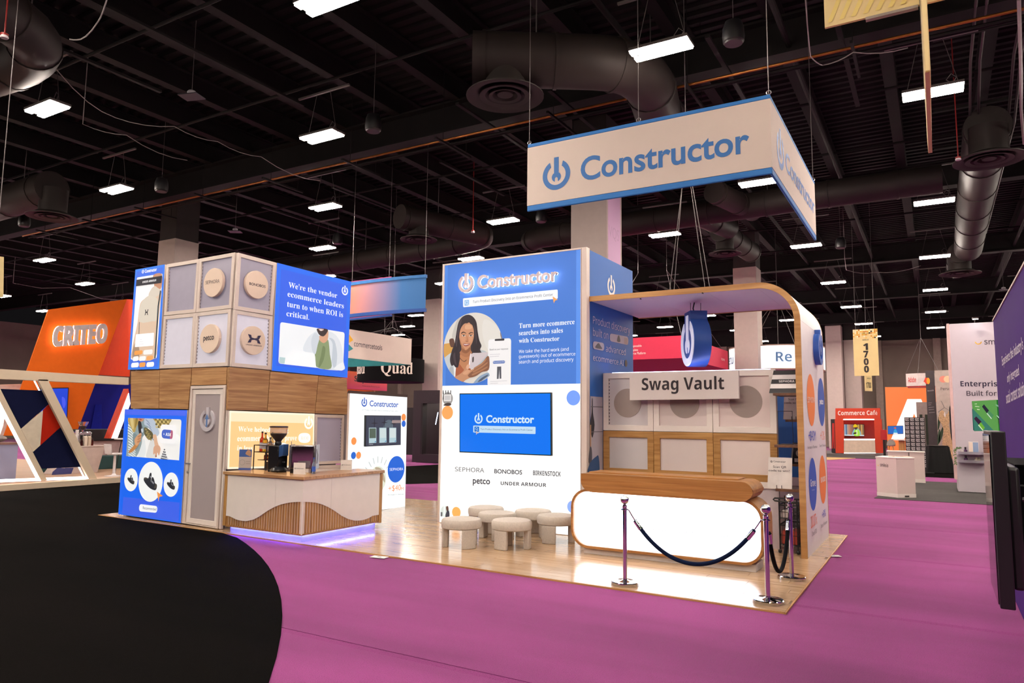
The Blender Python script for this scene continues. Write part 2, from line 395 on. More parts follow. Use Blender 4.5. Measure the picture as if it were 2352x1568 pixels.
# corrugated roof deck
m = MB(); y = -12.0; vs = []; fs = []
while y < 63.5:
    for dy, z in ((0, 10.62), (.12, 10.62), (.16, 10.55), (.28, 10.55)): vs += [(-63, y+dy, z), (15.8, y+dy, z)]
    y += .32
fs = [(2*i, 2*i+1, 2*i+3, 2*i+2) for i in range(len(vs)//2-1)]
m.add(vs, fs); ceiling = struct('ceiling', m, CEIL, smooth=0)
def ibeam(a, b, w, d, fl=.03):
    """I-section between two points, top flange at a/b height"""
    a, b = Vector(a), Vector(b); dr = (b-a).normalized(); s = dr.cross(Vector((0,0,1))).normalized(); m = MB()
    for (hw, z0, z1) in ((w/2, -fl, 0), (fl/2, -d+fl, -fl), (w/2, -d, -d+fl)):
        q = [a+s*sx*hw+Vector((0,0,z)) for sx, z in ((-1,z0),(1,z0),(1,z1),(-1,z1))]
        m.prism([tuple(p) for p in q], b-a)
    return m
x = -46.2; i = 0
while x < 11:
    ibeam((x,-8,10.5), (x,63,10.5), .26, .55).ob('roof_joist', CEIL, ceiling, smooth=0)
    x += 1.9
for y in (-1, 14.45, 25.2, 36, 46.8, 57.6):
    ibeam((-60,y,9.98), (13,y,9.98), .42, .8, .05).ob('roof_girder', CEIL, ceiling, smooth=0)
for y in (3.4, 7.9, 11.2, 17.7, 21.4, 29, 33):
    MB().cyl((-44,y,9.5), (10,y,9.5), .035, n=8).ob('sprinkler_pipe', CEIL, ceiling)
for x in (-4.9, -2.2, 3.1):
    MB().cyl((x,2,9.4), (x,60,9.4), .06, n=8).ob('conduit', CEIL, ceiling)
COPPER = mat('copper_pipe', '#8a5426', .4, .8, var=.2)
for dy, dz, mm in ((0, 0, COPPER), (.22, -.02, CEIL), (.4, .03, CEIL)):
    MB().cyl((-30,13.8+dy,8.75+dz), (9,13.8+dy,8.75+dz), .03, n=8).ob('water_pipe', mm, ceiling)
for x in range(-28, 9, 3):
    MB().cbox((x,14.05,8.62), (.05,1.5,.05)).cyl((x,13.6,8.62),(x,13.6,10.5),.008,n=5).cyl((x,14.6,8.62),(x,14.6,10.5),.008,n=5).ob('pipe_bracket', CEIL, ceiling)
for x, y0, y1 in ((-14.2, 5, 9), (-12, 6.5, 11), (-15.6, 15.6, 19.5), (-11.4, 15.4, 18.8), (-8.9, 12.6, 15.8), (-6.8, 13, 16), (-19.2, 16, 21), (-3.3, 12.5, 17), (-1.2,13,17)):
    MB().cbox((x,(y0+y1)/2,8.95), (.09,y1-y0,.05)).ob('strut_rail', CEIL, ceiling)
# electrical conduit ladder on the right
for x in (.9, 1.06, 1.62, 1.74):
    MB().tube([(x,9,9.2),(x,16.5,9.2),(x+.05,19,8.7),(x+.05,30,8.7)], .028, 6).ob('conduit', mat('grey_conduit','#3a3434',.5,.3), ceiling)
for y in (10.2, 12.6, 15, 18.6, 21.2): MB().cbox((1.2,y,9.12), (1.9,.06,.06)).ob('strut_rail', CEIL, ceiling)
# walls
WALLM = mat('hall_wall_paint', '#6e6259', .85, var=.1, noise=.6)
struct('wall_back', MB().box((-64,63.5,-.3), (16,63.8,9.2)), WALLM)
struct('wall_left', MB().box((-64,-16,-.3), (-63.7,63.5,9.2)), WALLM)
struct('wall_right', MB().box((15.7,-16,-.3), (16,63.5,9.2)), WALLM)
wb = struct('trim_1', MB().box((-63,63.3,8.4), (15,63.5,10.6)), CEIL)
for x in [-60+4*i for i in range(19)]:
    struct('trim_2', MB().box((x,63.2,0), (x+.5,63.5,8.4)), mat('wall_fin', '#8a7c72', .85))
# pillars: square, white wrapped part with a dark bare top
PILLAR = mat('pillar_wrap', '#b9aaa4', .8, var=.03); PDARK = mat('pillar_top', '#2a2423', .8)
PILLARS = []
def pillar(x, y, top=8.2, w=.92, label=''):
    PILLARS.append((x, y)); t = thing('pillar', label, 'pillar', (x, y, -.02))
    MB().box((x-w/2,y-w/2,-.02), (x+w/2,y+w/2,top)).ob('wrap', PILLAR, t, bev=.01)
    MB().box((x-w/2+.02,y-w/2+.02,top), (x+w/2-.02,y+w/2-.02,9.95)).ob('bare_top', PDARK, t)
    return t
pillar(-23.4, 15.9, 8.2, .95, 'pale square pillar rising behind the cafe block of round logo discs')
p2 = pillar(-7.6, 17.3, 9.1, 1.02, 'large pale square pillar behind the tall blue tower, under the hanging sign')
a = Art((-7.09, 0, 90), .004)
a.poly(rect(16.86,4.3,17.7,8.9), '#c9a0c6').text('cusp', [(16.95,8.3),(17.6,8.3),(16.95,8.52)], '#a58fa8').text('VQS', [(16.9,6.7),(17.6,6.7),(16.9,7.0)], '#b996b8').ob('projected_banner', PRINT, p2)
pillar(-6.688, 31, 8.4, .95, 'pale square pillar seen under the curved canopy roof, above the vault wall')
pillar(-22.708, 30.7, 8.2, 1.0, 'pale square pillar left of the tall blue tower')
pillar(-6.548, 60, 9.3, 1.1, 'tall grey pillar above the left end of the red cafe stand')
pillar(-5.413, 61.5, 8.3, 1.15, 'grey pillar between the aisle sign and the red cafe stand')
pillar(-85.819, 40, 8.2, 1.0, 'grey pillar at far left beyond the slanted orange stand')
# ---------------------------------------------------------------- ceiling lights
LENS = mat('lamp_lens', '#ffffff', .4, em=LAMP_POWER, emcol='#fff1e2', var=0)
HOUS = mat('lamp_housing', '#55504e', .5)
def make_light():
    t = thing('ceiling_light', 'twin strip ceiling light hanging on thin wires under the black roof', 'light', (0,0,0), 'twin strip ceiling lights')
    h_ = MB().cbox((0,0,.05), (.98,.40,.05)).ob('housing', HOUS, t)
    for s in (-1, 1): MB().cbox((0,s*.115,.005), (.96,.135,.03)).ob('lens', LENS, h_, bev=.008)
    MB().cyl((-.42,0,.07),(-.2,0,1.0),.006,n=5).cyl((.42,0,.07),(.2,0,1.0),.006,n=5).cbox((0,0,1.02),(1.5,.05,.04)).ob('hanger', HOUS, t)
    MB().tube([(.3,0,.08),(.38,0,.22),(.3,0,.3),(.22,0,.2),(.3,0,.12)], .008, 5).ob('power_cord', WIRE, t)
    return t
L0 = make_light(); first = True
for k in range(-6, 2):
    for j in range(-3, 7):
        for ox, oy in ((-3.62, 10.6), (.2, 14.5)):
            x, y = ox+7.6*k, oy+7.6*j+(.25 if y else 0)
            if x > 10 or y < -9 or y > 60 or (y < 5 and x < -26): continue
            if any(math.hypot(x-px, y-py) < 2.6 for px, py in PILLARS): continue
            place(L0, first, (x, y, 8.0)); first = False
# ---------------------------------------------------------------- ducts, diffusers, speakers, small ceiling devices
DUCT = mat('duct_sheet_metal', '#2a2321', .6, .1, spec=.3, var=.12, noise=1.5)
def ringed(t, pts, r, every=1.6):
    MB().tube(pts, r, 20).ob('duct_pipe', DUCT, t)
    P = [Vector(p) for p in pts]; acc = 0
    for a, b in zip(P[:-1], P[1:]):
        L = (b-a).length; d = (b-a)/L; s = every-acc if acc else .2
        while s < L:
            c = a+d*s; MB().cyl(c-d*.03, c+d*.03, r+.02, n=20).ob('duct_collar', DUCT, t); s += every
        acc = (acc+L) % every
def rods(t, pts, r):
    for x, y, z in pts: MB().cyl((x,y,z+r), (x,y,10.61), .012, n=6).ob('hanger_rod', WIRE, t)
def bend(a, b, c, n=6, f=.35):
    a, b, c = Vector(a), Vector(b), Vector(c); p = b+(a-b)*f; q = b+(c-b)*f
    return [a]+[(p*(1-t)**2+b*2*t*(1-t)+q*t*t) for t in [i/n for i in range(n+1)]]+[c]
def diffuser(t, x, y, z, r, top):
    for q in (1.0, .66, .42):
        MB().lathe([(r*q*.62,.10),(r*q*.78,.02),(r*q,0),(r*q,.02),(r*q*.8,.06),(r*q*.66,.13)], (x,y,z), 32).ob('diffuser_ring', DUCT, t)
    MB().lathe([(.001,.03),(r*.2,.03),(r*.22,.07),(r*.05,.12)], (x,y,z), 24).ob('centre_cone', DUCT, t)
    MB().cyl((x,y,z+.1), (x,y,top), r*.55, n=24).ob('drop_collar', DUCT, t)
def duct(label, pts, r, every, rod, dif=None, branch=()):
    t = thing('air_duct', label, 'duct', tuple(pts[0])); ringed(t, pts, r, every); rods(t, rod, r)
    if dif: diffuser(t, *dif)
    for x, y in branch: ringed(t, [(x,y,8.35), (x+.55,y+2.4,8.35)], .32, 1.2)
    return t
DZ = 8.45
duct('thick round duct with an elbow feeding the big round diffuser above the hanging banner', bend((-6.95,10.3,DZ), (-4.3,12.0,DZ), (-5.3,16.2,DZ), f=.3), .48, 1.3, ((-6,10.95,DZ),(-4.9,14,DZ)), (-6.45,10.62,7.75,.70,DZ))
duct('round duct with an elbow and a diffuser, left of the hanging banner', bend((-14.6,17.6,8.4), (-13.3,21.4,8.4), (-25.2,22.4,8.4), f=.2), .40, 1.7, ((-14.1,19,8.4),(-20,22,8.4)), (-14.35,18.3,7.75,.60,8.4))
duct('long round duct running across behind the big pale pillar', [(-12.4,22.3,8.35), (-11.8,21.9,8.35), (-2.2,21.4,8.35), (.4,21.4,8.35)], .38, 1.7, ((-10,21.8,8.35),(-4,21.5,8.35)), branch=[(-5.085,19.68),(-6.236,21.501)])
duct('round duct with an elbow in the upper left corner', bend((-12.4,4.2,8.5), (-13.4,6.5,8.5), (-17.2,6.2,8.5), f=.4), .42, 1.2, ((-13.4,6.0,8.5),))
duct('round duct running away above the right aisle, with a wide diffuser at its near end', [(1.25,18.4,8.5), (1.25,26,8.5), (1.3,31.5,8.5)], .46, 2.2, ((1.25,21,8.5),(1.28,28,8.5)), (1.25,18.5,7.75,.70,8.5))
duct('dark broad duct with a round diffuser at far left under the roof', [(-27,11.0,8.6), (-22.2,10.9,8.6)], .5, 2.0, ((-24,10.95,8.6),), (-22.3,11.0,7.75,.68,8.6))
(ax, ay), (bx_, by_) = [(-5.944,24.875),(1.028,32.47)]
duct('short duct with a diffuser right below the hanging banner right end', [(ax-.2,ay-.4,8.5), (ax,ay+3.4,8.5)], .38, 1.2, ((ax,ay+1.5,8.5),), (ax-.15,ay,7.75,.55,8.5))
duct('short duct with a small looking diffuser far down the right aisle', [(bx_,by_-.5,8.5), (bx_,by_+3,8.5)], .4, 1.4, ((bx_,by_+1.5,8.5),), (bx_,by_,7.75,.72,8.5))
def make_speaker():
    t = thing('pendant_speaker', '', 'speaker', (0,0,0))
    MB().lathe([(.13,0),(.165,.03),(.175,.12),(.165,.26),(.13,.36),(.05,.39),(.001,.39)], n=20).ob('cabinet', mat('speaker_black','#131215',.45), t)
    MB().lathe([(.001,-.006),(.14,-.006),(.15,.012)], n=20).ob('grille', mat('speaker_grille','#3a3839',.5,.3), t)
    MB().cyl((0,0,.38),(0,0,2.0),.006,n=5).ob('cable', WIRE, t)
    return t
sp0 = make_speaker()
for i, (p, lab) in enumerate(zip([(-10.026,11.144,8.0),(-2.54,11.21,8.0),(-17.87,11.519,8.0),(-25.243,11.628,8.0),(-10.223,19.066,8.0),(-17.841,18.187,8.0),(-2.619,26.935,8.0)],
    ('black pendant speaker left of the hanging sign, above the blue lightbox', 'black pendant speaker at top right, beside a bright strip light', 'black pendant speaker at left, right of the far left diffuser',
     'black pendant speaker nearest the left edge of the hall', 'small black pendant speaker just under the hanging sign left corner', 'black pendant speaker above the curved gradient sign', 'black pendant speaker right of the hanging sign, above the aisle'))):
    place(sp0, i == 0, p, 0, lab)
def make_ap():
    t = thing('ceiling_antenna', '', 'antenna', (0,0,0))
    MB().cbox((0,0,0), (.42,.3,.02), .3).ob('plate', mat('antenna_grey','#38363e',.5), t)
    MB().ball((0,0,.08), .09, 12, 8, (1,1,.6)).ob('housing', mat('antenna_white','#b8b2ba',.5), t)
    MB().cyl((0,0,.1),(0,0,1.6),.006,n=5).ob('cable', WIRE, t); return t
ap0 = make_ap()
for i, (p, lab) in enumerate(zip([(-12.531,8.594,8.3),(-20.635,16.114,8.3),(-6.181,62.219,8.3),(2.998,40.727,8.3)],
    ('small flat antenna plate hung at upper left of the roof', 'small antenna plate hung above the cafe block, below the left diffuser', 'small pale antenna plate far down the aisle above the hanging aisle sign', 'small pale antenna above the purple wall'))):
    place(ap0, i == 0, p, .3*i, lab)
RED = mat('fire_red', '#8e1f1c', .4)
for p, lab in zip([(-12.025,5.047,7.7),(-12.112,18.125,7.7),(0.653,17.945,7.7)], ('red and white drop sensor at the top left corner', 'red and white drop sensor hanging left of the tall blue tower', 'red and white drop sensor beside the right duct')):
    t = thing('drop_sensor', lab, 'sensor', p)
    MB().lathe([(.001,-.02),(.05,-.02),(.06,0),(.05,.02)], p, 16).ob('head', mat('sensor_white','#d8d0d0',.5), t)
    MB().lathe([(.05,.02),(.055,.05),(.02,.07)], p, 16).ob('collar', RED, t)
    MB().cyl((p[0],p[1],p[2]+.06),(p[0],p[1],10.61),.012,n=6).ob('rod', RED, t)
def cable(pts, r=.008, lab='', m=WIRE, n=6):
    P = []; Q = [Vector(p) for p in pts]
    for i in range(len(Q)-1):
        for j in range(n):
            t = j/n; p = Q[i].lerp(Q[i+1], t); p.z -= .25*4*t*(1-t)*min(1, (Q[i+1]-Q[i]).length/4); P.append(p)
    P.append(Q[-1]); P = [Vector((P[0].x, P[0].y, 10.61))]+P
    return tag(MB().tube(P, r, 5).ob('cable', m), lab, 'cable')
PALEW = mat('pale_cable', '#8d8784', .5)
cable([(-14.871,6.203,8.6),(-14.381,6.963,8.6),(-15.586,8.845,8.6),(-14.863,9.798,8.6),(-14.77,10.898,8.6),(-14.666,12.124,8.6),(-14.717,14.23,8.6)], .009, 'pale cable sagging across the upper left of the roof', PALEW, 4)
cable([(-9.669,5.25,7.7),(-10.333,5.509,7.7),(-11.062,5.66,7.7),(-11.209,5.577,7.7)], .010, 'short looped cable near the top left corner', PALEW, 3)
cable([(-1.448,11.19,8.4),(-1.637,13.068,8.4),(-1.493,13.509,8.4),(-0.971,13.266,8.4),(-0.148,13.557,8.4)], .010, 'grey looped cable beside the yellow hanging sign', PALEW, 4)
cable([(-2.823,30.351,8.4),(-3.011,33.06,8.4),(-2.004,34.095,8.4),(-0.285,33.489,8.4)], .010, 'pale cable sagging above the aisle lights', PALEW, 4)
cable([(-40.546,18.395,8.6),(-39.18,20.475,8.6),(-40.417,24.594,8.6)], .012, 'thin pale cable over the slanted orange stand', PALEW, 2)
cable([(-16.359,8.559,8.5),(-16.101,9.42,8.5),(-16.334,11.188,8.5)], .009, 'pale cable running past the leftmost bright strip light', PALEW, 4)
cable([(1.356,12.768,8.4),(1.766,17.42,8.4),(2.01,19.698,8.4)], .03, 'thick grey cable hanging at the right edge', PALEW, 2)
# ================================================================ booth platform of laid planks
PLANK = wood('vinyl_plank', '#b5916d', '#d4b18c', 'x', .2, .8, .5)
plat = thing('booth_platform', 'low platform of pale wood planks carrying the whole booth', 'platform', (-7.9,11,-.02))
MB().box((-14.46,8.5,-.02),(-1.475,14.32,-.007)).ob('base_board', mat('plank_joint','#6f5640',.7), plat)
def pbox(m, x0, x1, ya0, ya1, y1):
    g = .0016
    return m.prism([(x0+g,ya0+g,-.007),(x1-g,ya1+g,-.007),(x1-g,y1-g,-.007),(x0+g,y1-g,-.007)],(0,0,.007))
def front(x): return 8.46+(8.24-8.46)*(x+14.47)/13.0
shared = MB(); pbox(shared, 0, 1.5, 0, 0, .178); sh = None
for r in range(33):
    off = (r*0.53) % 1.5; x = -14.47-off
    while x < -1.47:
        a, b = max(x, -14.47), min(x+1.5, -1.47); x += 1.5
        if b-a < .05: continue
        if r == 0: m = MB(); pbox(m, a, b, front(a), front(b), 8.62); m.ob('plank', PLANK, plat, smooth=0)
        elif b-a > 1.499:
            if sh is None: sh = shared.ob('plank', PLANK, plat, smooth=0, org=(0,0,0)); o = sh
            else: o = sh.copy(); COL.objects.link(o)
            o.location = (a+7.9, 8.62+.178*(r-1)-11, .02)
        else: m = MB(); pbox(m, a, b, 8.62+.178*(r-1), 8.62+.178*(r-1), 8.62+.178*r); m.ob('plank', PLANK, plat, smooth=0)
MB().prism([(-14.48,8.44,-.02),(-1.465,8.22,-.02),(-1.465,8.245,-.02),(-14.48,8.465,-.02)],(0,0,.018)).ob('edge_strip', OAK, plat)
MB().box((-1.475,8.22,-.02),(-1.455,14.32,-.002)).ob('edge_strip', OAK_Y, plat)
for (x, y, z), r, lab in zip([(-7.004,8.207,-0.02),(-1.451,12.04,-0.02)], (.15, .5), ('small white paper tag on the carpet at the front edge of the platform', 'small white paper tag on the carpet right of the canopy wall')):
    t = thing('floor_tag', lab, 'tag', (x, y, -.008), rz=0); MB().cbox((x,y,-.006),(.24,.13,.004),r).ob('paper', mat('tag_paper','#e9e2e0',.7), t)
    a = Art((x,y,0)); a.m.add([(x-.04,y-.02,-.0035),(x+.04,y-.02,-.0035),(x+.04,y+.02,-.0035),(x-.04,y+.02,-.0035)],[(0,1,2,3)],lin('#77716f')); a.ob('tag_print', PRINT, t)
# ================================================================ cafe block: lightboxes, framed panels, door, walnut belt
ALU = mat('pale_aluminium', '#dccdc4', .45, 0, var=.015); GREYP = mat('grey_post', '#8d8388', .5, var=.03)
FR_LO = mat('frosted_panel_bright', '#b4b0bc', .4, em=.34, emcol='#ece8f4', var=.03); FR_HI = mat('frosted_panel_dim', '#9a95a3', .4, em=.10, emcol='#c9c2e6', var=.03)  # glow and tone stand in for light inside the block, brighter in the lower row
DISC = mat('logo_disc_board', '#e6cfbd', .6, var=.02)
def lightbox(label, pl, quad, depth, back=0.0):
    """fabric lightbox: aluminium case with a printed fabric front; returns the thing and an Art to draw on"""
    us = [p[0] for p in quad]; vs = [p[1] for p in quad]
    t = thing('lightbox', label, 'lightbox', pt(pl, sum(us)/4, min(vs), 0))
    slab(pl, quad, -depth, -.004).ob('case', ALU, t, bev=.006)
    return t
cafe = thing('cafe_block', 'two storey cafe block core with a walnut belt above the coffee counter', 'booth block', (-12.4,9.6,0))
# walnut belt panels, left face then right face
for q in ([(-13.829,2.104),(-12.912,2.1),(-12.966,2.863),(-13.907,2.857)], [(-12.912,2.1),(-12.026,2.092),(-11.984,2.875),(-12.966,2.863)], [(-11.983,2.536),(-10.987,2.535),(-10.989,2.863),(-11.984,2.875)], [(-10.969,2.082),(-10.867,2.083),(-10.91,2.853),(-10.989,2.863)]):
    slab('cl', inset(q, .007), -.05, -.012).ob('walnut_panel', WALLNUT, cafe, bev=.004)
for q in ([(8.519,2.085),(9.407,2.077),(9.434,2.851),(8.519,2.861)], [(9.407,2.077),(10.621,2.048),(10.683,2.825),(9.434,2.837)], [(10.621,2.048),(11.585,2.031),(11.509,2.811),(10.683,2.825)]):
    slab('cr', inset(q, .007), -.05, -.012).ob('walnut_panel', WALLNUT_Y, cafe, bev=.004)
MB().box((-14.0,8.72,.002),(-11.03,11.44,4.86)).ob('core_wall', mat('core_board','#8a8186',.7), cafe)
slab('cr', [(11.514,1.006),(11.627,1.011),(11.605,2.031),(11.47,2.03)], -.05, .01).ob('grey_post', GREYP, cafe, bev=.004)
slab('cr', rect(10.35,0,11.48,.98), -.05, -.012).ob('back_panel', WHITE, cafe)
# --- upper left lightbox: jacket photo
q = [(-13.985,2.883),(-12.967,2.87),(-12.993,4.938),(-13.957,4.924)]
t = lightbox('tall narrow blue lightbox with a beige zipped jacket, upper left of the cafe block', 'cl', q, .12)
a = Art('cl', .0); a.poly(q, '#2f7df0'); a.poly(inset(q, .05), '#3d6fe6')
a.poly(rpoly([(-13.908,3.083),(-13.059,3.081),(-13.041,4.761),(-13.885,4.755)], .04), '#f6f4f4'); a.ob('fabric_print', LIT, t)
a = Art('cl', .006)
a.blob([(-13.332,4.756),(-13.06,4.752),(-13.046,4.481),(-13.156,4.436),(-13.262,4.499),(-13.297,4.609)], '#c08a6d', 3)
a.blob([(-13.265,4.526),(-13.375,4.472),(-13.435,4.351),(-13.673,4.243),(-13.73,4.085),(-13.758,3.798),(-13.827,3.532),(-13.875,3.265),(-13.837,3.092),(-13.115,3.079),(-13.082,3.584),(-13.051,4.11),(-13.037,4.391),(-13.176,4.491)], '#dcbfa6', 4)
a.blob([(-13.265,4.52),(-13.388,4.455),(-13.443,4.343),(-13.269,4.285),(-13.076,4.359),(-13.047,4.427),(-13.145,4.471)], '#d6cabb', 3)
a.blob([(-13.643,4.241),(-13.715,4.084),(-13.673,3.829),(-13.278,3.824),(-13.138,3.851),(-13.134,4.222),(-13.242,4.301),(-13.449,4.343)], '#d8cdbd', 3)
a.poly([(-13.699,3.831),(-13.681,3.83),(-13.668,3.542),(-13.686,3.543)], '#5a4a42'); a.blob([(-13.85,3.282),(-13.757,3.439),(-13.634,3.291),(-13.637,3.096),(-13.829,3.091)], '#a98d76', 3)
a.poly([(-13.121,3.083),(-13.082,3.083),(-13.08,4.112),(-13.039,4.409),(-13.078,4.426),(-13.123,4.115)], '#26363f')
armour_mark(a, *(-13.472,4.014), .055, .06, '#1c1a20')
a.ob('jacket_photo', LIT, t)
a = Art('cl', .012); a.poly([(-13.882,4.572),(-13.047,4.569),(-13.036,4.714),(-13.879,4.705)], '#1f1f2a'); a.text('UNDER ARMOUR', [(-13.669,4.618),(-13.217,4.62),(-13.674,4.66)], '#f4f4f6', 'sb')
a.poly(rpoly([(-13.781,3.329),(-13.17,3.334),(-13.179,3.589),(-13.773,3.587)], .02), '#fbfafa')
for i in range(3): a.poly([(-13.618,3.468),(-13.56,3.469),(-13.558,3.48),(-13.62,3.479)] if i == 0 else ([(-13.628,3.424),(-13.511,3.425),(-13.512,3.435),(-13.63,3.435)] if i == 1 else [(-13.638,3.377),(-13.492,3.378),(-13.493,3.388),(-13.639,3.387)]), '#dcd8de')
for col, pq in (('#f0a050', [(-13.784,3.168),(-13.513,3.175),(-13.505,3.258),(-13.778,3.254)]), ('#f6f2ee', [(-13.483,3.165),(-13.181,3.168),(-13.18,3.263),(-13.478,3.257)]), ('#f8f8fa', [(-13.82,3.045),(-13.631,3.05),(-13.624,3.145),(-13.813,3.137)]), ('#f6f4f2', [(-13.607,3.042),(-13.392,3.049),(-13.385,3.14),(-13.6,3.137)]), ('#f0a860', [(-13.369,3.049),(-13.158,3.056),(-13.15,3.143),(-13.361,3.136)]), ('#f8f8fa', [(-13.86,2.921),(-13.606,2.925),(-13.605,3.02),(-13.853,3.013)]), ('#f0a050', [(-13.588,2.921),(-13.385,2.926),(-13.38,3.017),(-13.583,3.013)]), ('#f8f8fa', [(-13.355,2.918),(-13.11,2.922),(-13.109,3.016),(-13.348,3.013)])):
    b_ = Art('cl', .016); b_.poly(rpoly(pq, .045), col); b_.ob('tag_pill', LIT, t)
a.ob('caption_print', LIT, t)
a = Art('cl', .018); a.logo(*(-13.668,4.854), .038, '#f6f8ff'); a.text('Constructor', [(-13.603,4.822),(-13.21,4.827),(-13.61,4.889)], '#f6f8ff', 'b', .03); a.ob('lettering', LIT, t)
# --- framed frosted panels with logo discs
def framed(label, pl, quad, fm, w=.075, group='framed frosted panels on the cafe block', teeth=0, wmat=None):
    us = [p[0] for p in quad]; vs = [p[1] for p in quad]
    t = thing('framed_panel', label, 'panel', pt(pl, sum(us)/4, min(vs), 0), group)
    inn = inset(quad, w)
    fr_ = frame(pl, quad, inn, -.05, .0).ob('frame', wmat or ALU, t, bev=.004)
    slab(pl, inset(quad, w-.01), -.045, -.03).ob('frosted_sheet', fm, t)
    if teeth:
        m = MB(); (u0, v0), (u1, v1) = (inn[0], inn[3]) if teeth < 0 else (inn[1], inn[2])
        for i in range(14):
            f = (i+.5)/14; u = u0+(u1-u0)*f; v = v0+(v1-v0)*f; d = -.012*teeth
            m.add([pt(pl, u, v-.02, -.028), pt(pl, u+d*1.6, v-.012, -.028), pt(pl, u+d*1.6, v+.012, -.028), pt(pl, u, v+.02, -.028)], [(0,1,2,3)])
        o = m.ob('perforated_edge', mat('perforation_grey','#6d6872',.6), fr_, smooth=0); o['kind'] = 'stuff'
    return t
def disc(t, pl, u, v, r, thick=.05):
    d = slab(pl, circ(u, v, r, 40), -.012, thick).ob('logo_disc', DISC, t, bev=.006)
    return d
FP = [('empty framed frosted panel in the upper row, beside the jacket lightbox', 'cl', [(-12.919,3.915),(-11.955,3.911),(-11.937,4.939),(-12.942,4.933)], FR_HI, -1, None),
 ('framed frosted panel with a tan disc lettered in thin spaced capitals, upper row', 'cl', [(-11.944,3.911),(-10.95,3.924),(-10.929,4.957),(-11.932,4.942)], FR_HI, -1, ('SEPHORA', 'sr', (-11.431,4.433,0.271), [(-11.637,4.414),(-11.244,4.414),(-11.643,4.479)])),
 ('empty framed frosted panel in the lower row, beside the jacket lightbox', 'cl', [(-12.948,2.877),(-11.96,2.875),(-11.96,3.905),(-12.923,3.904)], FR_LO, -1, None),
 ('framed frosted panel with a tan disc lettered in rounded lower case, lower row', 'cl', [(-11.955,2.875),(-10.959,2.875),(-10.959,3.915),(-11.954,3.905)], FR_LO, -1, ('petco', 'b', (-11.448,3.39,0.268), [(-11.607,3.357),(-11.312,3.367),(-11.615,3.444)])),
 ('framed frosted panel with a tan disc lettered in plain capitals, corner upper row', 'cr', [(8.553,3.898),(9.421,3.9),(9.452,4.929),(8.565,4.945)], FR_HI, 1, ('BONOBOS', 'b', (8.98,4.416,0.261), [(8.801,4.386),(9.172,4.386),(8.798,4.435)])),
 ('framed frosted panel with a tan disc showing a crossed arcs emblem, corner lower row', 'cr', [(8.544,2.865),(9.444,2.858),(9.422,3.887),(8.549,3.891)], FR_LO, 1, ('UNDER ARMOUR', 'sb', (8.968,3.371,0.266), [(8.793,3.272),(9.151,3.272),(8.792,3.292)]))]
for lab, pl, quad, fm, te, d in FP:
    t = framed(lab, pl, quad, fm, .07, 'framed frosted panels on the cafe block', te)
    if d:
        tx, st, (u, v, r), p = d; o = disc(t, pl, u, v, r)
        a = Art(pl, .053); a.text(tx, p, '#2a2230', st, .012 if st == 'b' else 0)
        if tx == 'UNDER ARMOUR': armour_mark(a, *(8.975,3.398), .15, .08, '#2b2348')
        a.ob('disc_lettering', PRINT, o)
# --- upper right lightbox
q = [(9.461,2.847),(11.506,2.822),(11.517,4.91),(9.469,4.932)]
t = lightbox('large blue lightbox with a white serif slogan and a bearded man, cafe block upper right', 'cr', q, .12)
a = Art('cr', .0); a.poly(q, '#1f6df2'); a.poly(inset(q, .10), '#2e62ea'); a.ob('fabric_print', LIT, t)
a = Art('cr', .006)
for tx, p in (("We're the vendor", [(9.769,4.501),(11.106,4.487),(9.763,4.613)]), ('ecommerce leaders', [(9.755,4.319),(11.313,4.294),(9.749,4.427)]), ('turn to when ROI is', [(9.753,4.118),(11.299,4.101),(9.747,4.23)]), ('critical.', [(9.748,3.932),(10.341,3.928),(9.742,4.04)])):
    a.text(tx, p, '#f4f8ff', 's')
a.logo(*(11.326,4.678), 0.096, '#f4f8ff'); a.ob('lettering', LIT, t)
a = Art('cr', .006); R = rpoly([(9.604,2.993),(11.359,2.96),(11.368,3.783),(9.605,3.796)], .06); a.poly(R, '#f0f3f6')
a.blob([(10.219,3.294),(10.323,3.555),(10.508,3.701),(10.654,3.744),(10.931,3.756),(11.142,3.675),(11.299,3.463),(11.368,3.146),(11.35,2.974),(10.547,2.987),(10.557,3.251)], '#dfe4ea', 4)
a.blob([(10.615,3.548),(10.766,3.507),(10.889,3.575),(10.955,3.283),(11.002,2.99),(10.595,2.996),(10.533,3.249)], '#8c9c72', 4)
a.blob([(10.745,3.432),(10.823,3.383),(10.785,3.159),(10.693,3.006),(10.644,3.003),(10.705,3.245)], '#76875e', 3)
a.blob([(10.623,3.622),(10.665,3.534),(10.767,3.498),(10.864,3.563),(10.889,3.668),(10.874,3.769),(10.807,3.678)], '#d9a384', 4)
a.blob([(10.573,3.777),(10.852,3.794),(10.843,3.719),(10.759,3.639),(10.659,3.644),(10.595,3.692)], '#3d2f30', 4); a.blob([(10.602,3.781),(10.751,3.787),(10.728,3.752),(10.654,3.739)], '#c99886', 3); a.blob([(10.633,3.766),(10.727,3.769),(10.691,3.747),(10.653,3.748)], '#f3eeee', 3)
a.blob([(10.509,3.683),(10.42,3.528),(10.456,3.315),(10.545,3.25),(10.596,3.436),(10.636,3.605)], '#cfd6de', 4); a.blob([(10.912,3.614),(11.022,3.494),(11.015,3.121),(11.125,2.998),(11.163,3.282),(11.069,3.574)], '#c3ccd6', 4)
a.poly(rpoly([(9.713,2.988),(10.577,2.977),(10.533,3.24),(9.931,3.278),(9.756,3.081)], .04), '#fafbfc')
a.poly([(9.607,3.002),(9.752,2.998),(9.763,3.116),(9.622,3.119)], '#b9d2d4'); a.blob([(11.098,3.015),(11.342,3.144),(11.358,2.975),(11.126,2.975)], '#eceff3', 3)
a.ob('man_photo', LIT, t)
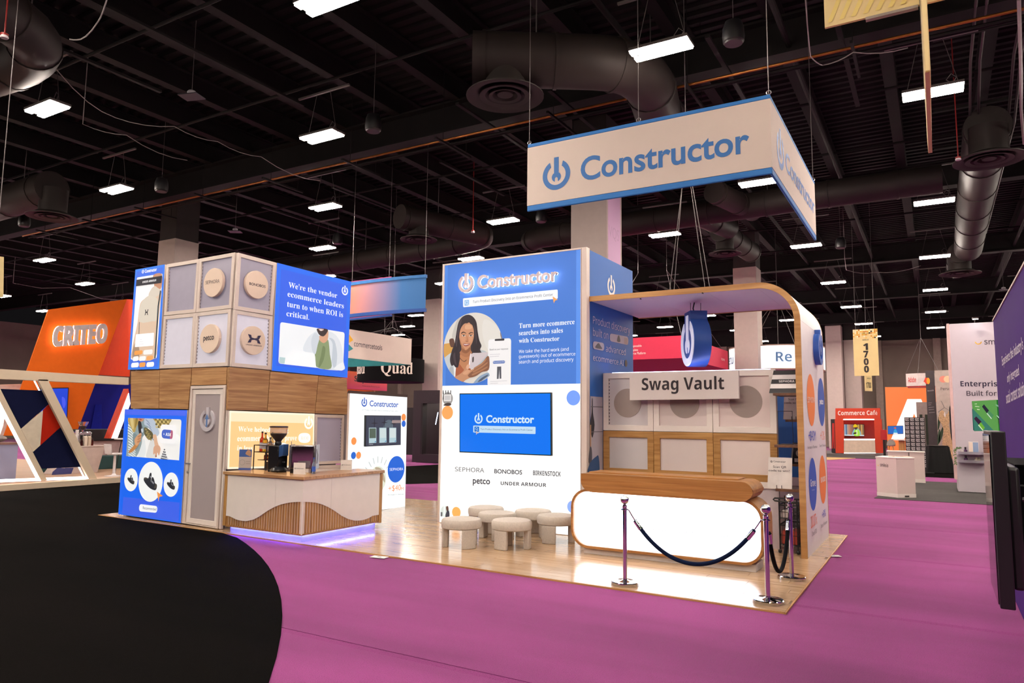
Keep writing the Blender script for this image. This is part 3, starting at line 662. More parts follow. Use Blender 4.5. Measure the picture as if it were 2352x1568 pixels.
# --- lower left lightbox
q = [(-13.981,0.035),(-12.027,0.022),(-12.035,2.082),(-13.996,2.092)]
t = lightbox('blue lightbox by the door with three sandal circles and a striped shirt photo', 'cl', q, .10)
a = Art('cl', .0); a.poly(q, '#1a67f0'); a.poly(inset(q, .07), '#0d66f2')
a.poly([(-13.854,0.055),(-12.088,0.047),(-12.094,0.387),(-13.847,0.376)], '#3c62ea'); a.poly([(-13.957,1.982),(-12.058,1.975),(-12.057,2.074),(-13.976,2.079)], '#4a68ee'); a.ob('fabric_print', LIT, t)  # lighter bands at top and bottom paint the uneven backlight
a = Art('cl', .006); R = rpoly([(-13.834,1.171),(-12.174,1.153),(-12.173,1.908),(-13.838,1.921)], .06); a.poly(R, '#e9e6e0')
RC = [tuple(p) for p in [(-13.834,1.171),(-12.174,1.153),(-12.173,1.908),(-13.838,1.921)]]
def kb(pts, col, n=4): a.poly(clip_convex(spline(pts, n), RC), col)
kb([(-13.426,1.519),(-13.132,1.63),(-12.791,1.637),(-12.377,1.645),(-12.165,1.549),(-12.127,1.149),(-12.656,1.129),(-13.518,1.148)], '#f1efec'); kb([(-13.161,1.291),(-13.075,1.501),(-12.91,1.557),(-12.913,1.376),(-12.87,1.172),(-13.17,1.173)], '#dcdad6'); kb([(-13.411,1.387),(-13.286,1.522),(-13.207,1.315),(-13.256,1.17),(-13.431,1.164)], '#e2e6e6')
kb([(-13.922,1.937),(-13.296,1.942),(-13.183,1.786),(-13.253,1.627),(-13.341,1.547),(-13.367,1.389),(-13.519,1.161),(-13.854,1.148),(-13.908,1.614)], '#8fa0a3', 5)
for k in range(9): kb([(p[0]+.012*k, p[1]-.055*k) for p in [(-13.867,1.857),(-13.749,1.818),(-13.652,1.752),(-13.663,1.736),(-13.76,1.799),(-13.864,1.835)]], '#e3e8e6', 2)
for k in range(5): kb([(p[0]+.01*k, p[1]-.045*k) for p in [(-13.775,1.364),(-13.65,1.333),(-13.532,1.279),(-13.539,1.263),(-13.661,1.311),(-13.781,1.345)]], '#dfe5e4', 2)
kb([(-13.637,1.62),(-13.475,1.57),(-13.414,1.414),(-13.513,1.306),(-13.613,1.408)], '#7b8d90'); kb([(-13.41,1.783),(-13.317,1.731),(-13.322,1.574),(-13.381,1.598)], '#76878b')
kb([(-13.84,1.937),(-13.436,1.941),(-13.46,1.835),(-13.54,1.754),(-13.574,1.661),(-13.64,1.646),(-13.707,1.725),(-13.793,1.804)], '#b79a56', 5); kb([(-13.761,1.925),(-13.671,1.926),(-13.626,1.726),(-13.679,1.712),(-13.746,1.831)], '#d3bd7e'); kb([(-13.581,1.926),(-13.506,1.927),(-13.543,1.781),(-13.591,1.727)], '#8f7638')
kb([(-13.507,1.94),(-13.313,1.942),(-13.324,1.884),(-13.391,1.852),(-13.472,1.866)], '#c98a68'); kb([(-13.468,1.909),(-13.379,1.899),(-13.403,1.88),(-13.457,1.888)], '#a84a44')
kb([(-13.261,1.943),(-13.013,1.932),(-12.892,1.79),(-12.8,1.637),(-12.912,1.577),(-13.06,1.683),(-13.167,1.76),(-13.29,1.805)], '#b6c2d2', 5)
for k in range(6): kb([(p[0]+.045*k, p[1]-.07*k) for p in [(-13.248,1.903),(-13.165,1.865),(-13.108,1.813),(-13.116,1.802),(-13.181,1.849),(-13.255,1.887)]], '#8c9ab4', 2)
kb([(-13.266,1.745),(-13.096,1.696),(-12.995,1.633),(-12.974,1.555),(-13.084,1.506),(-13.188,1.55),(-13.272,1.64)], '#5d5536', 5)
for k in range(10): kb([(p[0]+.05*(k%4)+.03*(k//4), p[1]-.07*(k//4)-.04*(k%4)) for p in [(-13.253,1.711),(-13.22,1.722),(-13.183,1.702),(-13.216,1.686)]], '#9a8a54', 3)
kb([(-12.993,1.945),(-12.467,1.937),(-12.497,1.821),(-12.619,1.794),(-12.737,1.728),(-12.839,1.778),(-12.942,1.867)], '#a08a50', 5)
for k in range(24): kb([(p[0]+.062*(k%7)+.02*(k//7), p[1]-.05*(k//7)) for p in [(-12.955,1.914),(-12.914,1.925),(-12.882,1.904),(-12.918,1.886)]], '#d2bd7c' if k % 2 else '#6b5c30', 3)
kb([(-13.452,1.845),(-13.384,1.862),(-13.331,1.784),(-13.323,1.626),(-13.383,1.609),(-13.428,1.703)], '#2a282c', 5); kb([(-13.34,1.705),(-13.289,1.721),(-13.266,1.666),(-13.307,1.637)], '#c3cdd6')
kb([(-13.688,1.274),(-13.544,1.384),(-13.453,1.444),(-13.388,1.414),(-13.451,1.347),(-13.575,1.264),(-13.671,1.242)], '#bf8148', 5); kb([(-13.523,1.516),(-13.434,1.592),(-13.342,1.636),(-13.311,1.595),(-13.338,1.521),(-13.372,1.428),(-13.455,1.386),(-13.514,1.437)], '#d29a70', 5)
for k in range(3): kb([(p[0]+.0*k, p[1]-.05*k) for p in [(-13.431,1.571),(-13.338,1.599),(-13.318,1.579),(-13.411,1.545)]], '#b97f58', 3)
kb([(-12.948,1.595),(-12.852,1.61),(-12.792,1.482),(-12.75,1.401),(-12.849,1.378),(-12.903,1.492)], '#dcb090', 5); kb([(-12.884,1.39),(-12.747,1.412),(-12.687,1.357),(-12.696,1.28),(-12.724,1.223),(-12.772,1.278),(-12.789,1.205),(-12.831,1.199),(-12.846,1.262),(-12.885,1.235),(-12.903,1.286)], '#d6a384', 5); kb([(-12.833,1.219),(-12.791,1.221),(-12.788,1.195),(-12.83,1.193)], '#a86a5a', 3)
kb([(-12.684,1.158),(-12.573,1.299),(-12.403,1.159)], '#d9d9da', 1)
for k in range(5):
    for q in range(5-k): a.poly(clip_convex([(p[0]+.042*q+.022*k, p[1]+.042*k-.004*q) for p in [(-12.664,1.169),(-12.637,1.19),(-12.61,1.171),(-12.634,1.155)]], RC), '#55555c')
a.poly(rpoly([(-12.727,1.465),(-12.238,1.447),(-12.228,1.798),(-12.71,1.812)], .08), '#f6f4f4')
a.poly(rpoly([(-12.66,1.551),(-12.323,1.538),(-12.319,1.707),(-12.663,1.718)], .09), '#4a67c6'); a.poly(rpoly([(-12.413,1.544),(-12.323,1.54),(-12.322,1.703),(-12.396,1.708)], .06), '#b4607c')
a.text('+ ASK', [(-12.611,1.602),(-12.368,1.591),(-12.617,1.66)], '#ffffff', 'sb'); a.ob('woman_photo', LIT, t)
a = Art('cl', .006)
for (u, v, r), f, s in (((-13.625,0.721,0.22), 1, .5), ((-12.995,0.718,0.376), 1, .53), ((-12.357,0.699,0.222), 1, .52)):
    a.poly(circ(u, v, r, 40), '#f3f5f4'); sandal(a, u, v, r*s*1.05, sole='#c9a659' if r > .4 else '#4a4540')
a.poly([(-12.763,0.549),(-12.576,0.478),(-12.675,0.455),(-12.7,0.367)], '#f09a4e')
a.poly(rpoly([(-13.285,0.144),(-12.723,0.156),(-12.715,0.28),(-13.285,0.282)], .07), '#f7f9fb'); a.text('Recommended', [(-13.166,0.194),(-12.747,0.195),(-13.172,0.248)], '#3a3f55'); a.ob('product_print', LIT, t)
# --- door
door = thing('storage_door', 'narrow white door with a frosted pane and a raised ring emblem, between lightbox and counter', 'door', pt('cl', -11.468, 0))
fo = inset(clip_v([(-11.989,0.025),(-10.973,0.007),(-10.978,2.535),(-11.963,2.532)], .004), .004); fi = [(-11.9,0.038),(-11.028,0.025),(-11.036,2.474),(-11.906,2.473)]
frame('cl', fo, fi, -.06, .012).ob('door_frame', ALU, door, bev=.005)
lf = inset(fi, .008); gi = [(-11.791,0.13),(-11.111,0.126),(-11.131,2.369),(-11.826,2.374)]
lo = frame('cl', lf, gi, -.045, -.008).ob('door_leaf', WHITE, door, bev=.004)
slab('cl', inset(gi, -.01), -.035, -.02).ob('frosted_pane', mat('frosted_pane','#a39898',.35,em=.07,emcol='#d0b8c0',var=.06,noise=.8), door)
u, v, r = (-11.436,1.899,0.212); r *= .95
m = MB()
for P in logo_shapes(): m.prism([pt('cl', u+x*r, v+y*r, -.018) for x, y in P], nrm('cl', .03))
m.ob('ring_emblem', mat('emblem_white','#c9c4cc',.4), door)
a = Art('cl', .014); a.poly([(u-.02,v-.12),(u+.02,v-.12),(u+.02,v+.02),(u+.055,v+.02),(u,v+.12),(u-.055,v+.02),(u-.02,v+.02)], '#5b7fb8'); a.ob('arrow_print', PRINT, door)
(hu, hv), = [(-11.903,1.111)]
h = MB().cyl(pt('cl',hu,hv,-.01), pt('cl',hu,hv,.05), .012).cyl(pt('cl',hu-.01,hv,.05), pt('cl',hu+.12,hv,.05), .010).cyl(pt('cl',hu,hv-.16,-.01), pt('cl',hu,hv-.16,.02), .018)
h.ob('door_handle', STEEL, lo)
slab('cl', clip_to(clip_v([(-10.955,0.008),(-10.848,-0.002),(-10.843,2.075),(-10.927,2.082)], .004), (-12, 0, -10.915, 4)), -.05, .005).ob('side_post', WHITE, cafe, bev=.004)
# --- warm backlit sign behind the bar and the frosted panel next to it
q = [(8.574,1.048),(10.629,0.983),(10.598,2.044),(8.557,2.077)]
t = lightbox('warm orange backlit sign with white serif text behind the coffee counter', 'cr', q, .06)
a = Art('cr', .0); a.poly(q, '#fff0d4'); a.poly(inset(q, .035), '#fbc98a')
b = inset(q, .035); bl, br, tr, tl = [Vector(x) for x in b]
a.poly([tuple(tl.lerp(bl,.16)), tuple(tr.lerp(br,.16)), tuple(tr), tuple(tl)], '#fbe2bd'); a.ob('fabric_print', art_mat('backlit_orange',1.0,.2), t)  # paler top band: brighter backlight put into the fabric colour
a = Art('cr', .005)
a.text("We've helped leading", [(8.758,1.71),(9.927,1.677),(8.752,1.801)], '#fffaf2', 's').text('ecommerce brands prove', [(8.748,1.535),(10.151,1.52),(8.742,1.636)], '#fffaf2', 's').text('in less', [(8.754,1.371),(9.098,1.36),(8.749,1.458)], '#fffaf2', 's')
a.logo(*(10.445,1.854), 0.116, '#fffaf2')
a.poly(rpoly([(10.193,1.471),(10.512,1.463),(10.501,1.659),(10.182,1.663)], .14), '#fffdf8'); a.poly(rpoly([(9.445,1.289),(9.95,1.27),(9.938,1.477),(9.433,1.489)], .14), '#fffdf8')
a.text('ROI', [(10.249,1.525),(10.453,1.521),(10.244,1.603)], '#e8d9c4', 's'); a.ob('lettering', art_mat('backlit_orange',1.0,.2), t)
t = framed('framed frosted panel behind the right end of the coffee counter', 'cr', [(10.642,1.027),(11.471,1.01),(11.457,2.021),(10.624,2.033)], mat('frosted_panel_grey','#a8a2b2',.4,em=.08,emcol='#b0a8d0',var=.05,noise=1), .06, None, 1)
t = framed('low framed frosted panel under the grey one, just above the counter worktop', 'cr', [(10.655,0.607),(11.476,0.586),(11.472,0.987),(10.639,1.001)], mat('frosted_panel_grey','#a8a2b2',.4), .06, None)
# ================================================================ coffee counter
ct = thing('coffee_counter', 'corner coffee counter with walnut worktop and a wave of slats over a blue glow', 'counter', (-8.73,8.35,0))
X0, X1, Y0, Y1 = -10.58, -8.73, 8.35, 10.22; ZB, ZT = .125, .985
MB().box((X0+.05,Y0+.05,ZB),(X1-.05,Y0+.5,ZT)).box((X1-.5,Y0+.5,ZB),(X1-.05,Y1-.05,ZT)).ob('body', WHITE, ct)
MB().prism([(X0-.06,Y0-.03,ZT),(X1+.03,Y0-.03,ZT),(X1+.03,Y1+.06,ZT),(X1-.62,Y1+.06,ZT),(X1-.62,Y0+.62,ZT),(X0-.06,Y0+.62,ZT)],(0,0,.05)).ob('worktop', wood('walnut_worktop','#9c6c45','#c99b6c','x',.3,coat=.3), ct, bev=.004)
MB().box((X0+.08,Y0+.07,0),(X1-.07,Y0+.5,ZB)).box((X1-.5,Y0+.5,0),(X1-.07,Y1-.05,ZB)).ob('plinth', mat('plinth_white','#c9c6da',.35), ct)
LED = mat('blue_led', '#5f62ff', .4, em=42, emcol='#5a60ff', var=0)
MB().box((X0+.1,Y0+.045,ZB-.022),(X1-.05,Y0+.066,ZB-.004)).box((X1-.066,Y0+.066,ZB-.022),(X1-.045,Y1-.08,ZB-.004)).ob('led_strip', LED, ct)
wv1 = [(-10.443,0.291),(-10.316,0.254),(-10.172,0.237),(-10.031,0.239),(-9.871,0.273),(-9.716,0.337),(-9.542,0.436),(-9.37,0.519),(-9.198,0.576),(-9.027,0.613),(-8.879,0.632),(-8.77,0.641)]
wv2 = [(8.34,0.645),(8.468,0.631),(8.612,0.609),(8.76,0.569),(8.912,0.509),(9.069,0.427),(9.229,0.333),(9.391,0.261),(9.556,0.213),(9.723,0.198),(9.892,0.212),(10.014,0.247)]
def wave(w, u):
    if u <= w[0][0]: return w[0][1]
    for (a, b), (c, d) in zip(w[:-1], w[1:]):
        if u <= c: return b+(d-b)*(u-a)/(c-a)
    return w[-1][1]
def face(pl, w, u0, u1, splits):
    slab(pl, rect(u0, ZB, u1, ZT), -.05, -.014).ob('backing_board', mat('slat_backing','#e2cdbd',.6), ct)
    ed = [u0]+splits+[u1]
    for a, b in zip(ed[:-1], ed[1:]):
        n = 14; lo = [(a+.002+(b-a-.004)*i/n, wave(w, a+(b-a)*i/n)) for i in range(n+1)]
        slab(pl, lo+[(b-.002, ZT-.002), (a+.002, ZT-.002)], -.014, .004).ob('white_panel', WHITE, ct, smooth=20)
    n = 31; p = (u1-u0)/n
    for i in range(n):
        a = u0+p*(i+.2); b = u0+p*(i+.8)
        slab(pl, [(a, ZB), (b, ZB), (b, wave(w, b)), (a, wave(w, a))], -.014, -.004).ob('slat', WALLNUT_SL, ct, smooth=0)
    slab(pl, rect(u0, ZB-.012, u1, ZB+.018), -.03, .004).ob('bottom_rail', WALLNUT_SL, ct)
WALLNUT_SL = wood('walnut_slat', '#8f6238', '#b98850', 'z')
face('k1', wv1, X0+.04, X1, [X1-.62]); face('k2', wv2, Y0, Y1-.04, [Y0+.62])
MB().box((X1-.012,Y0-.006,ZB),(X1+.006,Y0+.012,ZT)).ob('corner_strip', WHITE, ct)
MB().box((X0-.03,Y0-.01,ZB),(X0+.04,Y0+.06,ZT)).ob('end_post', OAK_Z, ct, bev=.004)
MB().box((X1-.06,Y1-.04,0.1),(X1+.012,Y1+.03,ZT)).ob('end_post', OAK_Z, ct, bev=.004)
# --- things standing on the counter (worktop at z = 1.035)
CT = 1.035
p = (-9.873,8.821,1.035)
def grinder(p):
    x, y, z = p; t = thing('coffee_grinder', 'tall black coffee grinder with a clear bean hopper on the coffee counter', 'coffee grinder', p)
    bk = mat('grinder_black', '#14161b', .3, .2); fr = .35
    m = MB().prism([(x-.13,y-.1,z+.03),(x+.12,y-.1,z+.03),(x+.14,y+.1,z+.03),(x-.11,y+.1,z+.03)],(0,0,.42)); m.ob('housing', bk, t, bev=.012)
    MB().lathe([(.001,0),(.13,0),(.15,.02),(.12,.06),(.05,.1)], (x+.07,y-.03,z+.01), 20).ob('base_tray', bk, t)
    MB().prism([(x+.08,y-.09,z+.24),(x+.2,y-.07,z+.28),(x+.2,y+.06,z+.28),(x+.08,y+.08,z+.24)],(0,0,.2)).ob('doser', mat('doser_blue','#3e5f96',.2,.3), t, bev=.01)
    MB().cyl((x+.14,y-.01,z+.17),(x+.21,y-.03,z+.175),.012).ob('lever', STEEL, t)
    for dx, dy in ((-.11,-.08),(.1,-.08),(-.09,.08),(.12,.08)): MB().cyl((x+dx,y+dy,z),(x+dx,y+dy,z+.035),.016).ob('foot', bk, t)
    MB().lathe([(.055,.45),(.06,.49),(.05,.52)], (x,y,z), 20).ob('hopper_neck', bk, t)
    MB().lathe([(.05,.52),(.06,.54),(.135,.63),(.14,.66)], (x,y,z), 28).lathe([(.001,.655),(.13,.655)], (x,y,z), 28).ob('coffee_beans', mat('coffee_beans','#2a1713',.5,bump=.6,bscale=90), t)
    MB().lathe([(.143,.65),(.15,.76),(.147,.76),(.14,.65)], (x,y,z), 28).ob('hopper', mat('hopper_plastic','#f2e2d8',.08,trans=.9,var=0), t)
    MB().lathe([(.001,.785),(.14,.785),(.158,.775),(.158,.76),(.14,.757)], (x,y,z), 28).ob('hopper_lid', mat('lid_dark','#2c2024',.3), t)
    a = Art((x-.13,y-.104,0), .0); a.blob([(.01+.02*math.cos(i)*(1+i*.08), z+.24+.012*math.sin(i*1.7)) for i in range(7)], '#b3a13c', 3); a.ob('maker_badge', PRINT, t)
grinder(p)
def espresso(p):
    x, y, z = p; t = thing('espresso_machine', 'boxy polished steel espresso machine seen from behind, right of the black grinder', 'espresso machine', p, rz=math.radians(38))
    MB().box((x-.2,y-.02,z+.07),(x+.2,y+.4,z+.46)).ob('body', mat('machine_steel','#a9a3a6',.22,1.0), t, bev=.012)
    MB().box((x-.17,y-.026,z+.10),(x+.17,y-.02,z+.44)).ob('back_panel', mat('mirror_steel','#c9c4c6',.06,1.0), t)
    for s in (-1, 1): MB().box((x+s*.21-.014,y-.03,z+.06),(x+s*.21+.014,y+.4,z+.47)).ob('side_cheek', STEEL, t, bev=.004)
    for s in (-1, 1):
        MB().cyl((x+s*.17,y+.03,z),(x+s*.17,y+.03,z+.08),.035).ob('foot', mat('foot_black','#161618',.3), t)
        MB().cyl((x+s*.2,y+.02,z+.46),(x+s*.2,y+.02,z+.53),.005).ob('cup_rail_post', STEEL, t)
    MB().tube([(x+.23,y,z+.4),(x+.25,y-.02,z+.3),(x+.24,y-.02,z+.16)],.008).ob('steam_pipe', STEEL, t)
espresso((-9.328,8.881,1.035))
def card(p, w, h, lab, drw, tilt=0, name='sign_card', pl_a=0, cat='sign'):
    """folded card or acrylic stand with a printed front"""
    x, y, z = p; t = thing(name, lab, cat, p); P = (x, y, pl_a)
    slab(P, rect(-w/2, z, w/2, z+h), -.008, 0).ob('card', mat('card_white','#eae2dc',.5), t)
    MB().prism([pt(P,-w/2,z,-.008), pt(P,w/2,z,-.008), pt(P,w/2,z,-.08), pt(P,-w/2,z,-.08)], (0,0,.006)).ob('card_foot', mat('card_white','#eae2dc',.5), t)
    a = Art(P, .002); drw(a, w, h, z); a.ob('card_print', PRINT, t); return t
card((-10.614,8.752,1.035), .23, .36, 'upright blue and grey printed menu stand at the left end of the counter',
     lambda a, w, h, z: a.poly(rect(-w/2,z,w/2,z+h), '#b9ada8').poly(rect(-w/2,z+h*.64,w/2,z+h), '#3a5a9e').poly(rect(-w/2,z,w/2,z+h*.1), '#4a5fa8').blob([(0,z+h*.8),(.05,z+h*.98),(.1,z+h*.9),(.1,z+h*.68),(.06,z+h*.7)], '#b58a6a', 3).poly(circ(-.05,z+h*.37,.05,20), '#8d8880').poly(circ(-.05,z+h*.37,.045,20), '#b9ada8').poly(rect(.02,z+h*.3,.1,z+h*.32), '#8d8880').poly(rect(.02,z+h*.4,.1,z+h*.42), '#8d8880'), pl_a=25)
card((-9.159,8.655,1.035), .21, .19, 'small white lettered card in front of the steel espresso machine',
     lambda a, w, h, z: a.logo(-.075, z+h*.5, .012, '#3a3a44').text('Constructor', [(-.055,z+h*.46),(.08,z+h*.46),(-.055,z+h*.56)], '#3a3a44'), pl_a=20)
card((-9.254,9.864,1.035), .2, .18, 'small white lettered card alone at the right end of the counter',
     lambda a, w, h, z: a.logo(-.07, z+h*.5, .012, '#3a3a44').text('Constructor', [(-.05,z+h*.46),(.08,z+h*.46),(-.05,z+h*.56)], '#3a3a44'), pl_a=35)
def bottle(p, r, h, col, lab, capcol='#1c1a1c', lbl=None, grp=None, tr=.8):
    x, y, z = p; t = thing('bottle', lab, 'bottle', p, grp)
    g = mat('glass_'+col.strip('#'), col, .08, trans=tr, var=0)
    MB().lathe([(.001,0),(r,0),(r,h*.55),(r*.9,h*.62),(r*.36,h*.74),(r*.34,h*.93),(.001,h*.93)], p, 16).ob('glass_body', g, t)
    MB().lathe([(r*.4,h*.92),(r*.42,h),(.001,h)], p, 14).ob('cap', mat('cap_'+capcol.strip('#'), capcol, .4), t)
    if lbl: MB().lathe([(r*1.02,h*.15),(r*1.02,h*.45)], p, 16).ob('paper_label', mat('label_'+lbl.strip('#'), lbl, .6), t)
    return t
# wire rack with bottles
rx, ry, rz = (-10.396,8.93,1.035)
t = thing('bottle_rack', 'black wire rack holding syrup bottles left of the coffee grinder', 'rack', (rx, ry, rz))
w, d, h = .42, .26, .44
for X in (-w/2, w/2-.1):
    for Y in (0, d): MB().cbox((rx+X, ry+Y, rz+h/2), (.014,.014,h)).ob('rack_leg', BLACK, t)
for Z in (h, h-.12):
    MB().box((rx-w/2,ry-.007,rz+Z-.014),(rx+w/2,ry+.007,rz+Z)).box((rx-w/2,ry+d-.007,rz+Z-.014),(rx+w/2,ry+d+.007,rz+Z)).box((rx-w/2,ry,rz+Z-.014),(rx-w/2+.014,ry+d,rz+Z)).box((rx+w/2-.014,ry,rz+Z-.014),(rx+w/2,ry+d,rz+Z)).ob('rack_rail', BLACK, t)
MB().box((rx-w/2+.1,ry,rz+.17),(rx+w/2,ry+d,rz+.18)).ob('lower_shelf', BLACK, t)
MB().box((rx-w/2,ry,rz+h-.135),(rx+w/2,ry+d,rz+h-.125)).ob('upper_shelf', BLACK, t)
up = rz+h-.124
for dx, dy, r, hh, col, lb, lab in ((-.13,.1,.042,.36,'#c23a22','#b8b2bc','slim bottle of red syrup on the upper tier of the wire rack'), (-.02,.08,.05,.34,'#e0b040','#bdb4bc','bottle of golden syrup in the middle of the rack upper tier'), (.05,.16,.04,.35,'#e4c98a',None,'pale bottle at the back of the rack upper tier'), (.12,.07,.048,.26,'#b8a9ae','#9a8f9c','grey labelled bottle at the right of the rack upper tier')):
    bottle((rx+dx,ry+dy,up), r, hh, col, lab, '#241c20', lb)
for dx, col, lab in ((-.02,'#7a2a1c','short dark red bottle on the lower tier of the wire rack'), (.1,'#8c4a2a','short amber bottle on the lower tier of the wire rack')):
    bottle((rx+dx,ry+.12,rz+.181), .045, .12, col, lab, '#1c1418')
t = thing('cardboard_box', 'low dark brown box on the counter behind the bottle rack', 'box', (rx-.02, ry+.36, rz))
MB().box((rx-.24,ry+.3,rz),(rx+.14,ry+.42,rz+.12)).ob('box_body', mat('dark_carton','#4b2d20',.7), t, bev=.003); MB().box((rx-.245,ry+.295,rz+.085),(rx+.145,ry+.425,rz+.123)).ob('box_lid', mat('dark_carton_lid','#5a3828',.7), t, bev=.003)
bottle((-9.045,8.864,1.035), .032, .27, '#b8c6e6', 'clear water bottle with a blue cap beside the steel espresso machine', '#2c46a8', '#3b62c4')
x, y, z = (-9.221,8.967,1.035)
t = thing('drinking_glass', 'empty drinking glass left of the blue capped water bottle', 'glass', (x,y,z))
MB().lathe([(.001,0),(.028,0),(.034,.13),(.031,.13),(.026,.008),(.001,.008)], (x,y,z), 16).ob('tumbler', mat('clear_glass','#f4eeee',.04,trans=1.0,var=0), t)
# ================================================================ kiosk next to the cafe block
q = [(12.064,0.025),(13.018,-0.005),(12.989,2.447),(11.12,2.472)]
q = [(11.12, .02), q[1], q[2], q[3]]
kt = lightbox('white backlit kiosk panel with screen and blue disc, right of the coffee counter', 'kk', q, .06)
slab('kk', [(q[3][0],q[3][1]),(q[2][0],q[2][1]),(q[2][0],q[2][1]+.06),(q[3][0],q[3][1]+.06)], -.06, .01).ob('top_cap', mat('kiosk_cap','#4a3a34',.6), kt)
a = Art('kk', .0); a.poly(q, '#f0f4f4'); a.ob('fabric_print', LITW, kt)
a = Art('kk', .005); a.logo(*(11.556,2.294), 0.089, '#2b55b0')
a.text('Constructor', [(11.722,2.222),(12.677,2.216),(11.716,2.344)], '#2f55ac', 'b', .02); a.text('Turn Product Discovery Into an Ecommerce Profit Center', [(11.454,2.124),(12.688,2.111),(11.452,2.16)], '#9aa0a4')
for (u, v, r), c in (((12.873,1.992,0.081),'#f08a48'), ((12.879,1.848,0.072),'#1c5ec4'), ((11.275,1.493,0.078),'#f08a48'), ((11.278,1.2,0.074),'#1f5fc0'), ((11.43,1.198,0.074),'#f08a48'), ((12.658,0.845,0.29),'#0f5cc8')):
    a.poly(circ(u, v, r, 36), c)
a.text('SEPHORA', [(12.434,0.824),(12.896,0.811),(12.431,0.882)], '#f2f6ff', 'sr'); a.text('+$40', [(12.409,0.383),(12.835,0.377),(12.404,0.505)], '#ef8a50'); a.text('M', [(12.839,0.369),(12.935,0.365),(12.836,0.44)], '#ef8a50'); a.text('Increase in revenue', [(12.401,0.294),(12.939,0.265),(12.399,0.331)], '#8a9296')
a.ob('lettering', LITW, kt)
a = Art('kk', .005); u, v, r = (12.05,0.662,0.281)
a.poly(circ(u, v, r, 36), '#cfd4c4'); a.blob([(u-.1,v+r*.9),(u+.1,v+r*.8),(u+.22,v+r*.2),(u+.24,v-r*.3),(u+.1,v+r*.2)], '#a89b84', 3); a.blob([(u-.02,v-.3),(u+.06,v-.32),(u+.08,v-.12),(u,v-.05)], '#8a5a34', 3)
for k in range(8):
    an = math.radians(20+k*18); uu, vv = u+math.cos(an)*r*1.5, v+math.sin(an)*r*1.5
    c, s = math.cos(an), math.sin(an); a.poly([(uu-.07*c-.012*s, vv-.07*s+.012*c), (uu-.07*c+.012*s, vv-.07*s-.012*c), (uu+.07*c+.012*s, vv+.07*s-.012*c), (uu+.07*c-.012*s, vv+.07*s+.012*c)], '#b4babb')
a.ob('wheel_print', LITW, kt)
sq = [(11.58,1.373),(12.746,1.378),(12.724,2.029),(11.563,2.027)]
st_ = thing('wall_screen', 'dark wall screen with three product cards on the white kiosk panel', 'screen', pt('kk', sq[0][0], sq[0][1], .03))
bz_ = slab('kk', sq, .006, .05).ob('bezel', BLACK, st_, bev=.004)
a = Art('kk', .052); a.poly(inset(sq, .012), '#3b4254')
a.poly(circ(*(12.309,1.766), .17, 30)[:16], '#5b6b78')
for c in ((11.843,1.861), (12.163,1.873), (12.471,1.848)): a.poly([(c[0]+.02*x+(.1*x if y == 0 else 0), c[1]+.02*y+(.13*y if x == 0 else 0)) for x, y in ((1,0),(.6,.6),(0,1),(-.6,.6),(-1,0),(-.6,-.6),(0,-1),(.6,-.6))], '#22252f')
for cq, im in (([(11.685,1.441),(11.917,1.444),(11.902,1.765),(11.669,1.766)], '#56675a'), ([(12.014,1.441),(12.248,1.444),(12.228,1.763),(11.999,1.764)], '#cfdfe0'), ([(12.337,1.438),(12.573,1.441),(12.559,1.761),(12.325,1.762)], '#d5e2e2')):
    a.poly(cq, '#b6d2da'); bl, br, tr, tl = [Vector(p) for p in inset(cq, .014)]
    a.poly([tuple(bl.lerp(tl,.3)), tuple(br.lerp(tr,.3)), tuple(tr), tuple(tl)], im); a.poly([tuple(bl.lerp(br,.8)), tuple(br), tuple(br.lerp(tr,.1)), tuple(bl.lerp(br,.8).lerp(tr,.05))], '#3a8fc0')
a.poly(rpoly([(12.4,1.861),(12.725,1.865),(12.722,1.928),(12.404,1.927)], .03), '#a08d8c'); a.text('Constructor', [(11.68,1.41),(11.811,1.408),(11.679,1.429)], '#dfe8ee'); a.ob('screen_image', SCREEN, bz_)
# ================================================================ tall blue and white tower with the screen
tow = thing('display_tower', 'tall booth tower, blue above and white below, with glowing raised lettering', 'tower', (-6.8,11.45,0))
TQ = [(-8.301,0.003),(-5.287,0.303),(-5.311,5.0),(-8.324,4.987)]
TQ[0] = (TQ[0][0], .01); TQ[1] = (TQ[3][0]+2.99, .01); uL, uR, vT = TQ[0][0], TQ[1][0], TQ[2][1]
MB().box((uL+.02,11.47,0),(uR-.02,13.64,4.95)).ob('core', mat('tower_core','#b9b2b4',.6), tow)
frame('tw', [(uL-.05,0),(uR+.012,0),(uR+.012,vT+.03),(uL-.05,vT+.03)], [(uL,.01),(uR,.01),(uR,vT),(uL,vT)], -.08, .015).ob('edge_frame', ALU, tow, bev=.004)
MB().box((uR+.02,11.43,0),(-5.21,11.56,vT+.03)).ob('corner_post', ALU, tow, bev=.006)
vB = 2.613
a = Art('tw', 0); a.poly([(uL,.01),(uR,.01),(uR,vB),(uL,vB)], '#f2f1ee'); a.ob('white_fabric', LITW, tow)
a = Art('tw', 0); a.poly([(uL,vB),(uR,vB),(uR,vT),(uL,vT)], '#3f78d2'); a.poly([(uL,vB),(uL+.07,vB),(uL+.07,vT),(uL,vT)], '#4a86de'); a.poly([(uR-.09,vB),(uR,vB),(uR,vT),(uR-.09,vT)], '#5590ea'); a.ob('blue_fabric', LIT, tow)
